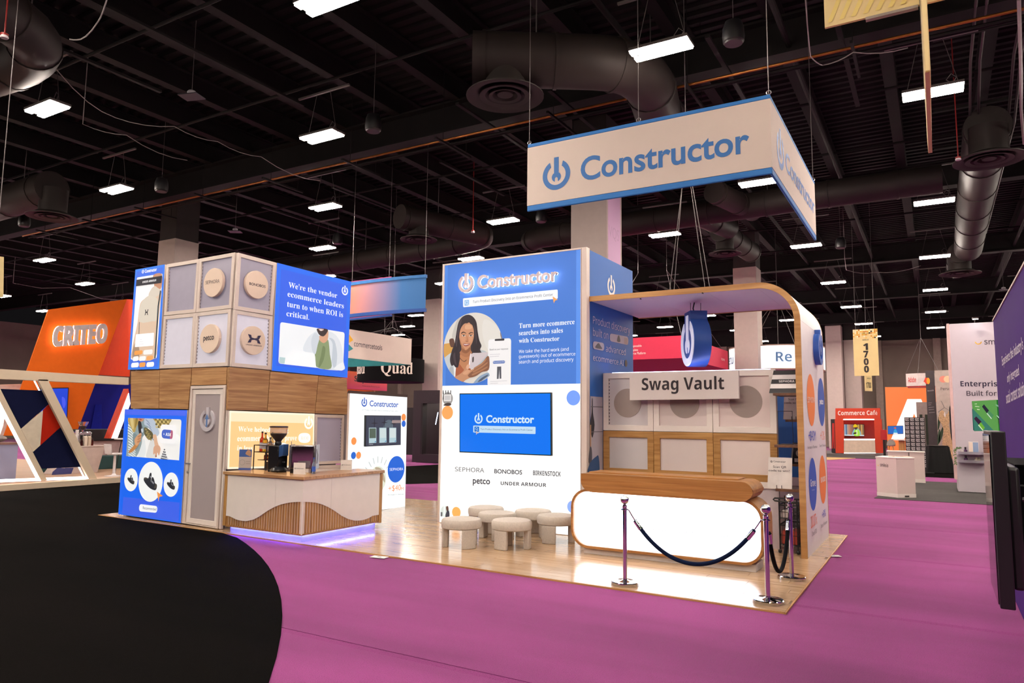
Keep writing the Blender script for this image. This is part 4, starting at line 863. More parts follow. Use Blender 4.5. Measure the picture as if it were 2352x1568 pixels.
# photo of a woman with a phone inside a circle
u, v, r = (-7.609,3.331,0.68)
BX = (uL, vB, uR, vT)
DISCV = circ(u, v, r, 64)
def cb(pts, col, n=4): a.poly(clip_to(clip_convex(spline(pts, n), DISCV), BX), col)
a = Art('tw', .005); a.poly(clip_to(DISCV, BX), '#d9d3ca')
cb([(-7.35,3.863),(-7.094,3.74),(-6.925,3.516),(-6.963,3.305),(-7.255,3.281),(-7.388,3.593)], '#ddd9d2'); cb([(-7.941,3.973),(-7.831,4.003),(-7.958,3.714),(-8.042,3.514),(-8.089,3.609)], '#c2bcb4')
cb([(-8.402,3.381),(-8.153,3.445),(-8.006,3.402),(-8.102,3.203),(-8.395,3.138)], '#cf9a4e'); cb([(-8.155,3.51),(-8.054,3.524),(-8.028,3.384),(-8.117,3.37)], '#5f3d30'); cb([(-6.988,3.609),(-6.884,3.568),(-6.842,3.442),(-6.955,3.465)], '#7a6a68')
# cardigan, chest and top
cb([(-8.392,3.008),(-8.281,3.144),(-8.114,3.249),(-7.948,3.307),(-7.814,3.247),(-7.854,3.048),(-7.906,2.921),(-7.943,2.612),(-8.335,2.58)], '#bfc4c6'); cb([(-7.661,3.242),(-7.489,3.29),(-7.297,3.246),(-7.231,3.137),(-7.292,2.96),(-7.546,2.912),(-7.658,3.078)], '#b4babd')
cb([(-8.14,2.927),(-8.063,2.98),(-8.014,2.796),(-8.044,2.632),(-8.111,2.651)], '#a9afb3'); cb([(-8.032,3.071),(-7.977,3.106),(-7.954,2.794),(-7.972,2.612),(-8.01,2.613)], '#e0e2e2')
cb([(-7.916,3.343),(-7.652,3.332),(-7.595,3.185),(-7.635,3.005),(-7.785,2.9),(-7.919,2.976),(-7.966,3.124)], '#b97d56'); cb([(-7.96,3.051),(-7.893,3.021),(-7.763,2.9),(-7.657,3.024),(-7.623,2.969),(-7.716,2.754),(-7.954,2.612),(-7.992,2.795)], '#a4593a')
cb([(-7.911,3.15),(-7.855,3.099),(-7.788,3.064),(-7.734,3.095),(-7.746,3.106),(-7.793,3.082),(-7.847,3.11),(-7.896,3.159)], '#6e4a38', 3)
# hair behind, neck, face
cb([(-7.72,3.977),(-7.606,3.93),(-7.525,3.819),(-7.492,3.635),(-7.45,3.469),(-7.401,3.362),(-7.429,3.287),(-7.381,3.196),(-7.443,3.117),(-7.55,3.102),(-7.638,3.15),(-7.749,3.245),(-7.88,3.231),(-7.895,3.104),(-7.94,2.959),(-8.019,3.016),(-8.086,2.999),(-8.127,3.12),(-8.086,3.294),(-8.014,3.458),(-7.983,3.66),(-7.938,3.843),(-7.847,3.945)], '#30262c', 5)
cb([(-7.851,3.414),(-7.665,3.424),(-7.645,3.296),(-7.617,3.222),(-7.747,3.154),(-7.898,3.232),(-7.86,3.304)], '#a96f4b'); cb([(-7.838,3.331),(-7.749,3.282),(-7.672,3.342),(-7.658,3.287),(-7.748,3.227),(-7.85,3.267)], '#8e5a3c')
cb([(-7.916,3.656),(-7.881,3.747),(-7.805,3.813),(-7.717,3.826),(-7.629,3.792),(-7.584,3.694),(-7.573,3.584),(-7.592,3.476),(-7.642,3.378),(-7.717,3.313),(-7.776,3.297),(-7.839,3.349),(-7.89,3.452),(-7.918,3.555)], '#c98f6c', 6)
cb([(-7.905,3.545),(-7.874,3.452),(-7.817,3.357),(-7.772,3.31),(-7.816,3.317),(-7.884,3.415)], '#b1764f'); cb([(-7.771,3.778),(-7.661,3.781),(-7.616,3.714),(-7.692,3.691),(-7.78,3.705)], '#d7a37f'); cb([(-7.678,3.543),(-7.613,3.531),(-7.622,3.459),(-7.683,3.452)], '#d09673'); cb([(-7.854,3.543),(-7.781,3.536),(-7.786,3.457),(-7.841,3.468)], '#cf9370')
# hair over the brow and both sides
cb([(-7.72,3.974),(-7.67,3.882),(-7.717,3.815),(-7.8,3.805),(-7.869,3.737),(-7.907,3.637),(-7.917,3.509),(-7.927,3.362),(-7.955,3.197),(-7.929,3.05),(-7.974,2.96),(-8.054,3.054),(-8.075,3.202),(-8.028,3.384),(-7.989,3.604),(-7.937,3.805),(-7.851,3.921)], '#2a2026', 5)
cb([(-7.716,3.973),(-7.614,3.915),(-7.538,3.783),(-7.499,3.58),(-7.453,3.397),(-7.478,3.271),(-7.461,3.162),(-7.529,3.128),(-7.585,3.239),(-7.603,3.367),(-7.576,3.511),(-7.578,3.657),(-7.615,3.765),(-7.677,3.818)], '#2a2026', 5)
cb([(-7.912,3.841),(-7.862,3.894),(-7.892,3.747),(-7.944,3.528),(-7.967,3.363),(-7.991,3.42),(-7.965,3.64)], '#43363c'); cb([(-7.568,3.766),(-7.526,3.655),(-7.502,3.49),(-7.513,3.399),(-7.542,3.582)], '#43363c'); cb([(-8.044,3.2),(-8.009,3.255),(-7.984,3.125),(-7.959,2.996),(-8.021,3.071)], '#43363c')
# brows, eyes, nose, mouth
for p, c in (([(-7.871,3.624),(-7.823,3.652),(-7.766,3.63),(-7.75,3.611),(-7.814,3.631),(-7.858,3.613)],'#38251f'), ([(-7.695,3.608),(-7.647,3.632),(-7.599,3.625),(-7.582,3.61),(-7.638,3.615),(-7.682,3.597)],'#38251f'), ([(-7.852,3.576),(-7.809,3.588),(-7.76,3.568),(-7.804,3.557)],'#f0e4da'), ([(-7.685,3.564),(-7.638,3.578),(-7.598,3.563),(-7.637,3.551)],'#f0e4da'), ([(-7.857,3.58),(-7.809,3.594),(-7.755,3.569),(-7.808,3.581)],'#2a1a18'), ([(-7.69,3.566),(-7.638,3.585),(-7.592,3.567),(-7.638,3.573)],'#2a1a18'),
    ([(-7.817,3.585),(-7.795,3.584),(-7.793,3.56),(-7.815,3.561)],'#2e1d18'), ([(-7.651,3.577),(-7.627,3.576),(-7.626,3.554),(-7.648,3.555)],'#2e1d18'), ([(-7.738,3.583),(-7.706,3.517),(-7.697,3.473),(-7.718,3.456),(-7.753,3.465),(-7.736,3.491)],'#b87c58'), ([(-7.758,3.472),(-7.727,3.456),(-7.696,3.466),(-7.709,3.448),(-7.744,3.451)],'#8f5a40'),
    ([(-7.818,3.412),(-7.77,3.418),(-7.734,3.409),(-7.695,3.416),(-7.654,3.409),(-7.69,3.378),(-7.742,3.365),(-7.791,3.378)],'#8e3f3f'), ([(-7.805,3.406),(-7.739,3.402),(-7.669,3.404),(-7.73,3.389),(-7.778,3.391)],'#efe3de')):
    cb(p, c, 4)
# jeans, arms, hands, phone
cb([(-7.583,2.571),(-7.468,2.749),(-7.289,2.835),(-7.205,2.815),(-7.201,2.567)], '#8aa0b8'); cb([(-7.519,2.589),(-7.419,2.721),(-7.247,2.807),(-7.246,2.777),(-7.372,2.697),(-7.433,2.587)], '#4a576c')
cb([(-8.224,2.671),(-8.136,2.743),(-7.948,2.798),(-7.806,2.879),(-7.726,2.989),(-7.653,3.06),(-7.61,3.048),(-7.617,2.986),(-7.693,2.898),(-7.547,2.927),(-7.441,2.982),(-7.418,2.909),(-7.523,2.804),(-7.694,2.735),(-7.889,2.648),(-8.02,2.577),(-8.177,2.597)], '#c08a68', 5)
cb([(-8.227,2.781),(-8.079,2.724),(-7.958,2.758),(-7.977,2.612),(-8.2,2.615)], '#c9936f'); cb([(-7.621,3.208),(-7.445,3.225),(-7.279,3.231),(-7.241,3.2),(-7.378,3.07),(-7.547,2.934),(-7.651,2.937),(-7.673,2.988)], '#cbbfc2', 3); cb([(-7.647,3.19),(-7.621,3.208),(-7.651,2.969),(-7.673,2.984)], '#e6dde0', 3)
cb([(-7.59,3.141),(-7.56,3.151),(-7.562,3.064),(-7.59,3.054)], '#34292b', 3)
cb([(-7.683,2.807),(-7.568,2.895),(-7.441,2.982),(-7.336,3.068),(-7.253,3.155),(-7.21,3.118),(-7.217,2.904),(-7.374,2.855),(-7.501,2.786),(-7.63,2.761)], '#84563f', 5)
for p in ([(-7.547,2.945),(-7.378,3.03),(-7.284,3.112),(-7.269,3.093),(-7.356,3.006),(-7.525,2.921)], [(-7.567,2.886),(-7.398,2.963),(-7.261,3.039),(-7.25,3.019),(-7.376,2.935),(-7.545,2.858)], [(-7.588,2.827),(-7.418,2.891),(-7.258,2.959),(-7.253,2.937),(-7.396,2.864),(-7.566,2.801)]): cb(p, '#a87453', 4)
cb([(-7.725,2.971),(-7.696,3.01),(-7.652,3.002),(-7.664,2.937),(-7.707,2.916)], '#d8a586'); cb([(-7.806,2.842),(-7.709,2.907),(-7.632,2.887),(-7.718,2.817)], '#cf9a78')
a.ob('woman_photo', LIT, tow)
# phone mock-up
ph = clip_to(rpoly([(-7.251,2.585),(-6.743,2.579),(-6.746,3.476),(-7.248,3.474)], .06), BX)
a = Art('tw', .016); a.poly(ph, '#ecebec'); a.poly(rpoly([(-7.104,3.439),(-6.893,3.437),(-6.889,3.476),(-7.103,3.475)], .02), '#2c2a30')
a.text('Based on your responses', [(-7.213,3.265),(-6.806,3.267),(-7.213,3.297)], '#5b5860').poly([(-7.207,3.179),(-6.982,3.182),(-6.982,3.192),(-7.207,3.189)], '#cfcdd2').poly([(-7.206,3.139),(-7.002,3.143),(-7.002,3.154),(-7.206,3.15)], '#cfcdd2')
a.poly(rpoly([(-7.135,3.009),(-6.872,3.012),(-6.871,3.065),(-7.134,3.062)], .03), '#3f66b0'); a.text('Recommended', [(-7.121,3.026),(-6.885,3.03),(-7.121,3.055)], '#e8ecf6')
a.poly([(-7.043,2.723),(-7.004,2.726),(-6.994,2.899),(-6.983,2.726),(-6.946,2.729),(-6.952,2.954),(-7.04,2.953)], '#4c4e58')
a.poly([(-7.186,2.676),(-6.821,2.681),(-6.821,2.688),(-7.186,2.683)], '#c4c2c6').poly([(-7.185,2.641),(-7.015,2.644),(-7.015,2.651),(-7.185,2.648)], '#c4c2c6'); a.ob('phone_print', LIT, tow)
# printed search bar and slogans
a = Art('tw', .005); a.poly(rpoly([(-7.843,4.131),(-5.786,4.146),(-5.789,4.314),(-7.851,4.307)], .025), '#eef2f6')
a.poly(rpoly([(-7.812,4.157),(-7.704,4.161),(-7.707,4.27),(-7.817,4.269)], .01), '#8db8e0'); a.text('Turn Product Discovery Into an Ecommerce Profit Center', [(-7.62,4.197),(-5.882,4.205),(-7.621,4.251)], '#40454e', 'sr')
(mu, mv), = [(-7.763,4.217)]
a.poly([(mu+math.cos(t*.3)*.035, mv+math.sin(t*.3)*.035) for t in range(21)]+[(mu+math.cos(t*.3)*.026, mv+math.sin(t*.3)*.026) for t in range(20,-1,-1)], '#dfeaf4'); a.poly([(mu+.02,mv-.03),(mu+.045,mv-.055),(mu+.052,mv-.048),(mu+.028,mv-.022)], '#dfeaf4')
a.ob('search_bar', LIT, tow)
a = Art('tw', .010); a.poly([(-5.89,4.197),(-5.864,4.066),(-5.836,4.116),(-5.783,4.125)], '#e9a25a'); a.ob('cursor_arrow', LIT, tow)
a = Art('tw', .005)
for tx, p, st in (('Turn more ecommerce', [(-6.584,3.655),(-5.452,3.668),(-6.585,3.743)], 's'), ('searches into sales', [(-6.587,3.52),(-5.682,3.528),(-6.588,3.609)], 's'), ('with Constructor', [(-6.585,3.381),(-5.751,3.386),(-6.586,3.462)], 's'), ('We take the hard work (and', [(-6.583,3.192),(-5.567,3.199),(-6.584,3.255)], 'sr'), ('guesswork) out of ecommerce', [(-6.582,3.098),(-5.436,3.11),(-6.583,3.161)], 'sr'), ('search and product discovery', [(-6.581,2.997),(-5.47,3.012),(-6.581,3.063)], 'sr')):
    a.text(tx, p, '#f6f9fc', st)
a.ob('slogan_lettering', LIT, tow)
# raised halo-lit lettering: boards standing off the face with light strips behind
LET = mat('raised_letter_grey', '#d8cacc', .5, var=.01); HALO = mat('halo_led', '#ffffff', .4, em=13, emcol='#d6e2ff', var=0)
gv, gf, ga = glyphs('Constructor', 'b', .022, 1.0, .018)
(bx0, bz0), (bx1, bz1), (bx2, bz2) = [(-7.447,4.454),(-5.742,4.456),(-7.451,4.702)]
m = MB(); m.add([pt('tw', bx0+x*(bx1-bx0), bz0+y*(bz2-bz0), .11+z) for x, y, z in gv], gf); m.ob('raised_lettering', LET, tow, smooth=0)
gv2, gf2, _ = glyphs('Constructor', 'b', .018)
m = MB(); m.add([pt('tw', bx0+x*(bx1-bx0), bz0+y*(bz2-bz0), .075) for x, y, z in gv2], [tuple(reversed(f)) for f in gf2]); m.ob('halo_strip', HALO, tow, smooth=0)
u, v, r = (-7.717,4.566,0.171)
m = MB(); h = MB()
for P in logo_shapes():
    m.prism([pt('tw', u+x*r, v+y*r, .09) for x, y in P], nrm('tw', .035)); h.add([pt('tw', u+x*r*1.01, v+y*r*1.01, .075) for x, y in P], [tuple(range(len(P)-1,-1,-1))])
m.ob('raised_emblem', LET, tow, smooth=0); h.ob('halo_strip', HALO, tow, smooth=0)
# lower part: dots, client names, photos
a = Art('tw', .005)
for (u, v, r), c in (((-8.166,2.094,0.131),'#fa9a55'), ((-5.474,2.365,0.132),'#6a92f2'), ((-7.913,0.22,0.099),'#fba555'), ((-5.481,0.49,0.106),'#86a4f6'), ((-7.481,0.187,0.105),'#5478d8')): a = Art('tw', .005); a.poly(circ(u, v, r, 36), c); a.ob('colour_dot', LITW, tow)
a = Art('tw', .005); u, v, r = (-8.167,2.363,0.124)
a.poly(circ(u, v, r, 30), '#8d8a88'); a.poly(rect(u-.09,v-.05,u+.08,v+.08), '#d6d2d0'); a.poly(rect(u-.07,v-.03,u+.06,v+.06), '#b7b4b4')
for k in range(4): a.poly(rect(u-.12+.06*k, v+.09, u-.10+.06*k, v+.16), '#3e3a3c')
a.blob([(u-.1,v-.13),(u+.05,v-.14),(u+.09,v-.1),(u,v-.08)], '#3d3230', 3); a.poly(rect(u-.11,v-.02,u-.09,v+.12), '#4a4646')
u, v, r = (-8.171,0.218,0.104)
a.poly(circ(u, v, r, 30), '#c6cec8'); a.blob([(u+.02,v+.08),(u+.07,v+.1),(u+.08,v+.02),(u+.05,v-.02)], '#5a3b30', 3); a.blob([(u+.01,v-.1),(u+.1,v-.1),(u+.1,v),(u+.05,v+.02)], '#3a3a44', 3); a.poly(rect(u-.1,v-.1,u-.06,v-.02), '#5b5d5e'); a.poly(rect(u-.03,v-.08,u,v+.1), '#e9eeea')
a.ob('round_photos', LITW, tow)
a = Art('tw', .005)
for tx, p, st, f in (('SEPHORA', [(-7.962,0.983),(-7.304,0.989),(-7.964,1.064)], 'sr', 0), ('BONOBOS', [(-7.08,0.989),(-6.491,0.993),(-7.081,1.066)], 'b', .02), ('BIRKENSTOCK', [(-6.265,0.992),(-5.714,0.996),(-6.266,1.075)], 'sb', 0), ('petco', [(-7.552,0.778),(-7.169,0.782),(-7.554,0.876)], 'b', .02), ('UNDER ARMOUR', [(-6.938,0.783),(-5.997,0.8),(-6.939,0.847)], 'sb', 0)):
    a.text(tx, p, '#3a3840', st, f)
a.ob('client_names', LITW, tow)
# wall screen
sq = [(-7.832,1.345),(-5.868,1.348),(-5.881,2.462),(-7.856,2.459)]
ws = thing('wall_screen', 'large blue wall screen on the white lower half of the tall tower', 'screen', pt('tw', sq[0][0], sq[0][1], .04))
bz_ = slab('tw', sq, .01, .06).ob('bezel', BLACK, ws, bev=.004)
a = Art('tw', .062); a.poly(inset(sq, .018), '#0f82f4'); a.poly(inset(sq, .03), '#1d78f6')
a.logo(*(-7.408,1.98), 0.091, '#cfeafc'); a.text('Constructor', [(-7.239,1.916),(-6.221,1.92),(-7.241,2.052)], '#d6eefc', 'b', .03)
a.poly(rpoly([(-7.521,1.725),(-6.19,1.723),(-6.189,1.851),(-7.523,1.854)], .015), '#c6e2f8'); a.poly(rpoly([(-7.494,1.74),(-7.391,1.738),(-7.393,1.835),(-7.495,1.835)], .006), '#1470d4')
a.text('Turn Product Discovery Into an Ecommerce Profit Center', [(-7.36,1.777),(-6.245,1.779),(-7.36,1.806)], '#4b6a8a'); (mu, mv), = [(-7.447,1.797)]
a.poly(circ(mu, mv, .026, 18), '#c6e2f8').poly(circ(mu, mv, .018, 18), '#1470d4').poly([(mu+.012,mv-.02),(mu+.03,mv-.042),(mu+.036,mv-.036),(mu+.018,mv-.014)], '#c6e2f8')
a.poly([(-7.459,1.761),(-7.45,1.683),(-7.431,1.71),(-7.391,1.715)], '#d9c3b8'); a.ob('screen_image', SCREEN, bz_)
# right side of the tower: matte blue print
a = Art('tr', .002); b1 = 13.66
MB().box((-5.25,11.56,0),(-5.212,b1,vT)).ob('side_board', mat('side_board_blue','#1e5fae',.5,var=.02), tow)
a.poly(rect(11.56, 0, b1, vT), '#1c62b4'); a.ob('blue_print', PRINT, tow)
a = Art('tr', .006); a.logo(*(12.533,4.497), 0.185, '#f0ece8')
for tx, p in (('Product discovery', [(11.681,3.692),(13.483,3.698),(11.681,3.834)]), ('built on', [(11.681,3.475),(12.379,3.477),(11.681,3.621)]), ('advanced', [(12.257,3.238),(13.247,3.248),(12.258,3.367)]), ('ecommerce AI', [(11.68,3.034),(13.135,3.036),(11.68,3.138)])): a.text(tx, p, '#d9d4e2', 'sr')
a.ob('lettering', PRINT, tow)
a = Art('tr', .006); P = [(12.447,3.452),(13.392,3.462),(13.394,3.626),(12.457,3.599)]; a.poly(rpoly(P, .09), '#c9bcbc')
a.blob([(12.803,3.483),(12.971,3.491),(12.924,3.596),(12.852,3.588)], '#4a3a3a', 3); a.poly([(13.166,3.467),(13.367,3.471),(13.369,3.595),(13.168,3.593)], '#b9a496')
a.poly(rpoly([(11.672,3.238),(12.178,3.241),(12.179,3.388),(11.68,3.377)], .09), '#c6bfc2'); a.blob([(11.783,3.265),(12.079,3.271),(12.015,3.32),(11.93,3.364),(11.825,3.32)], '#5a5654', 3); a.poly(circ(*(13.26,3.093,0.07), 24), '#4a3c36')
a.poly(rect(11.56, .9, 12.1, 2.396), '#b4b0be')
u, v = (11.639,1.894); a.blob([(u-.1,v),(u,v-.22),(u+.1,v),(u+.03,v+.22),(u+.015,v+.45),(u-.015,v+.45),(u-.03,v+.22)], '#1d2230', 4)
u, v = (11.568,1.479); a.poly(rect(u-.02,v+.02,u+.02,v+.42), '#c39a74'); a.blob([(u-.07,v-.22),(u+.05,v-.2),(u+.05,v-.02),(u,v+.05),(u-.05,v-.05)], '#4b4c58', 3)
a.poly(rect(11.58, 2.208, 12.1, 2.224), '#6a6870'); a.poly(rect(11.58, 1.77, 12.1, 1.784), '#6a6870')
a.blob([(11.444,1.075),(11.56,1.257),(11.796,1.343),(11.909,1.338),(11.916,1.038)], '#274f80', 3); a.ob('kitchen_print', PRINT, tow)
# ================================================================ round stools
BOUC = mat('boucle_fabric', '#ece0d2', .95, spec=.1, bump=.9, bscale=220, var=.06, noise=40)
def make_stool():
    t = thing('boucle_stool', '', 'stool', (0,0,0), 'cream boucle stools')
    MB().lathe([(.001,.285),(.295,.285),(.312,.30),(.318,.34),(.316,.395),(.295,.425),(.24,.435),(.001,.437)], n=40).ob('seat', BOUC, t)
    for k in range(3):
        an = k*2*math.pi/3; A = [an-.42+.84*i/8 for i in range(9)]
        o = [(.305*math.cos(x), .305*math.sin(x), 0) for x in A]+[(.215*math.cos(x), .215*math.sin(x), 0) for x in reversed(A)]
        MB().prism(o, (0,0,.286)).ob('leg', BOUC, t, bev=.012)
    return t
s0 = make_stool()
for i, (x, y, rz, lab) in enumerate(((-6.50,9.55,-2.62,'cream boucle stool standing at the front left of the group'), (-5.78,9.88,-1.72,'cream boucle stool in front of the others, nearest the reception desk front'), (-6.43,10.50,-.9,'cream boucle stool in the second row, behind the two front stools'),
    (-6.98,11.02,1.2,'cream boucle stool at the back left, against the white tower'), (-6.08,11.12,-.2,'cream boucle stool at the back middle, against the white tower'), (-5.46,10.78,-1.55,'cream boucle stool at the right, partly hidden by the reception desk'))):
    place(s0, i == 0, (x, y, 0), rz, lab)
# ================================================================ gift vault wall, canopy, shelves, hanging emblem
vt = thing('vault_wall', 'white wall behind the reception desk carrying framed frosted panels', 'wall', (-3.7,12.1,0))
VL, VR = -5.195, -2.203
V0, V1, V2 = 1.03, 1.797, 2.83
MB().box((VL+.01,12.16,0),(VR-.01,12.26,V2-.01)).ob('wall_board', WHITE, vt)
MB().box((VL,12.10,.93),(VR,12.16,V0)).ob('white_ledge', WHITE, vt); MB().box((VL+.02,12.13,0),(VR,12.16,.93)).ob('base_panel', mat('base_white_shaded','#cdbfc4',.5), vt)  # white base panel, its dim lavender cast put into the colour
MB().box((VL+.15,12.175,V2-.008),(VR-.1,12.245,V2+.012)).ob('led_strip', mat('vault_added_led','#ffffff',.4,em=9,emcol='#c9ccff',var=0), vt)  # added light strip, not itself seen; brightens the canopy underside
bx = [VL, -4.25, -3.22, VR]
fros = [mat('vault_frost_left','#cfc8ca',.35,var=.04,noise=.9), mat('vault_frost_middle','#ddcecb',.35,var=.04,noise=.9), mat('vault_frost_right','#e8d6d1',.35,var=.04,noise=.9)]
cs = [(-4.736,2.291,0.255),(-3.703,2.29,0.255),(-2.683,2.312,0.262)]
for i, (nm, dn) in enumerate((('left', 'left'), ('middle', 'middle'), ('right', 'right'))):
    t = framed(f'white framed frosted panel with a shadowed disc, {nm} of the upper vault row', 'vw', rect(bx[i]+.003, V1+.003, bx[i+1]-.003, V2), fros[i], .1, 'framed frosted panels of the vault wall', -1 if i == 0 else 0, WHITE)
    u, v, r = cs[i]; slab('vw', circ(u, v, r, 40), -.03, -.022).ob('shadowed_disc', mat('shadowed_disc','#a1938d',.4,var=.02), t)
    framed(f'walnut framed frosted panel, {nm} of the lower vault row above the desk', 'vw', rect(bx[i]+.003, V0, bx[i+1]-.003, V1-.003), fros[i], .11, 'framed frosted panels of the vault wall', 0, OAK)
sq = [(-4.606,2.333),(-2.738,2.351),(-2.738,2.814),(-4.608,2.8)]
t = thing('vault_sign', 'white board lettered with two black words across the top of the vault wall', 'sign', pt('vs', sq[0][0], sq[0][1]))
slab('vs', sq, -.07, 0).ob('board', mat('sign_board_white','#e0d6d2',.5,var=.01), t, bev=.004)
a = Art('vs', .003); a.text('Swag Vault', [(-4.381,2.507),(-2.97,2.508),(-4.379,2.725)], '#231a20', 'sb', .0); a.ob('lettering', PRINT, t)
MB().cyl(pt('vs', sq[0][0]+.3, sq[0][1]+.3, -.17), pt('vs', sq[0][0]+.3, sq[0][1]+.3, -.07), .02).cyl(pt('vs', sq[1][0]-.3, sq[1][1]+.3, -.17), pt('vs', sq[1][0]-.3, sq[1][1]+.3, -.07), .02).ob('stand_off', STEEL, t)
t = thing('blue_wall', 'plain blue wall panel behind the shelves, right of the vault wall', 'wall', (-2.2,13.9,0))
MB().box((-3.2,13.9,1.0),(-1.81,13.96,2.88)).ob('blue_board', mat('back_blue','#1f5faa',.5,var=.08,noise=.8), t); MB().box((-3.2,13.9,0),(-1.81,13.96,1.0)).ob('shaded_white_board', mat('base_white_shaded','#cdbfc4',.5), t)  # lower board is a white wall with its shade put into the colour
# --- canopy
cn = thing('canopy', 'white canopy with oak edges curving from the roof down to the right wall', 'canopy', (-1.76,11.52,0))
YF, YB, ZT_, R = 11.52, 13.97, 4.15, .62
CW = mat('canopy_white', '#e9e2e6', .45, var=.015)
def strip(name, prof_o, prof_i, y0, y1, m):
    n = len(prof_o); P = [(x, y0, z) for x, z in prof_o]+[(x, y0, z) for x, z in reversed(prof_i)]
    return MB().prism(P, (0, y1-y0, 0)).ob(name, m, cn, smooth=30)
th = .075; xs = [-5.2, -4.15, -3.15, -1.72-R]
for a_, b_ in zip(xs[:-1], xs[1:]): strip('roof_panel', [(a_+.002,ZT_),(b_-.002,ZT_)], [(a_+.002,ZT_-th),(b_-.002,ZT_-th)], YF+.02, YB, CW)
cx, cz = -1.72-R, ZT_-R
arc = lambda r: [(cx+r*math.cos(math.radians(90-90*i/14)), cz+r*math.sin(math.radians(90-90*i/14))) for i in range(15)]
strip('curved_corner', arc(R), arc(R-th), YF+.02, YB, CW)
strip('wall_panel', [(-1.72,cz-.003),(-1.72,0)], [(-1.72-th,cz-.003),(-1.72-th,0)], YF+.02, YB, CW)
for y0, y1 in ((YF, YF+.022), (YB-.002, YB+.02)):
    strip('oak_edge', [(-5.203,ZT_+.004)]+arc(R+.004)+[(-1.716,0)], [(-5.203,ZT_-th-.012)]+arc(R-th-.012)+[(-1.72-th-.012,0)], y0, y1, wood('oak_band','#a87640','#c99b62','x',.5,.6))
for (x, y, z) in [(-5.285,11.515,4.037),(-4.254,11.515,4.041),(-3.193,11.515,4.056)]: MB().cyl((x,y+.03,z),(x,y-.004,z),.012,n=8).ob('bolt', BLACK, cn)
# prints on the outer canopy wall
a = Art('cp', .003)
for (u, v, r), c in (((12.354,2.341,0.414),'#ee843e'), ((13.559,2.339,0.416),'#2a58b4'), ((12.265,1.026,0.406),'#235ac0'), ((13.403,1.023,0.403),'#ee843e')): a = Art('cp', .003); a.poly(circ(u, v, r, 48), c); a.ob('client_dot', PRINT, cn)
a = Art('cp', .006)
for tx, p, c, st, f in (('SEPHORA', [(11.982,2.293),(12.717,2.305),(12.0,2.381)], '#f6e6da', 'sr', 0), ('petco', [(13.301,2.298),(13.781,2.305),(13.322,2.387)], '#eef2fa', 'b', .03), ('Grove', [(11.985,1.006),(12.531,0.977),(12.009,1.117)], '#eef2fa', 'sb', 0), ('COLLABORATIVE', [(12.107,0.939),(12.397,0.923),(12.11,0.953)], '#dfe6f4', 'b', 0), ('BONOBOS', [(13.109,0.989),(13.69,0.981),(13.129,1.074)], '#f6e6da', 'b', .03),
    ('+$40M', [(11.944,1.706),(12.697,1.693),(11.978,1.863)], '#2f4fc0', 'b', 0), ('Increase in Revenue', [(11.808,1.584),(12.807,1.572),(11.818,1.631)], '#55525c', 'b', 0), ('+13%', [(13.241,1.689),(13.773,1.686),(13.278,1.838)], '#e8936e', 'b', 0), ('Search Revenue', [(13.094,1.578),(13.903,1.567),(13.104,1.622)], '#55525c', 'b', 0),
    ('20.07x', [(11.874,0.393),(12.528,0.387),(11.912,0.57)], '#ea7a56', 'b', 0), ('Overall ROI', [(11.946,0.265),(12.436,0.259),(11.962,0.336)], '#4c4a56', 'b', 0), ('+9%', [(13.121,0.395),(13.552,0.402),(13.152,0.518)], '#3a50c0', 'b', 0), ('Search Revenue', [(12.931,0.27),(13.674,0.265),(12.946,0.332)], '#4c4a56', 'b', 0)):
    a.text(tx, p, c, st, f)
a.ob('client_lettering', PRINT, cn)
u, v, r = (13.054,3.22,0.272)
m = MB()
for P in logo_shapes(): m.prism([pt('cp', u+x*r, v+y*r, 0) for x, y in P], nrm('cp', .09))
m.ob('raised_emblem', mat('emblem_blue','#2f5fb8',.45,var=.02), cn, smooth=30)
# --- hanging double emblem under the roof
he = thing('hanging_emblem', 'thick blue disc with a white ring emblem hanging under the canopy roof', 'sign', (-3.68,12.5,3.4))
HP = (-3.70, 12.35, -58); u, v, r, dp = 0, 3.34, .42, .30
body = [(.19,.55),(-.19,.55),(-.19,r-.02)]+[(r*math.cos(math.radians(a)), r*math.sin(math.radians(a))) for a in range(118, 422, 8)]+[(.19,r-.02)]
m = MB().prism([pt(HP, x, v+y, 0) for x, y in body], nrm(HP, -dp)); m.ob('body', mat('emblem_body_blue','#27509c',.45,var=.04), he, smooth=40, bev=.006)
m = MB()
for P in logo_shapes(): m.prism([pt(HP, x*r*.97, v+min(y*r*.97,.545), 0) for x, y in P], nrm(HP, .012))
m.ob('ring_face', mat('emblem_face_white','#e4e6f4',.4,em=.25,emcol='#dfe4ff',var=.01), he, smooth=30)
for o in (.06, dp-.06): MB().tube([pt(HP,0,v+.55,-o),pt(HP,0,v+.62,-o),pt(HP,.01,4.05,-o)],.006,6).ob('hang_wire', WIRE, he)
MB().tube([pt(HP,0,v+.55,-.12),pt(HP,-.05,v+.62,-.12),pt(HP,.03,4.05,-.12)],.012,6).ob('power_cord', BLACK, he)
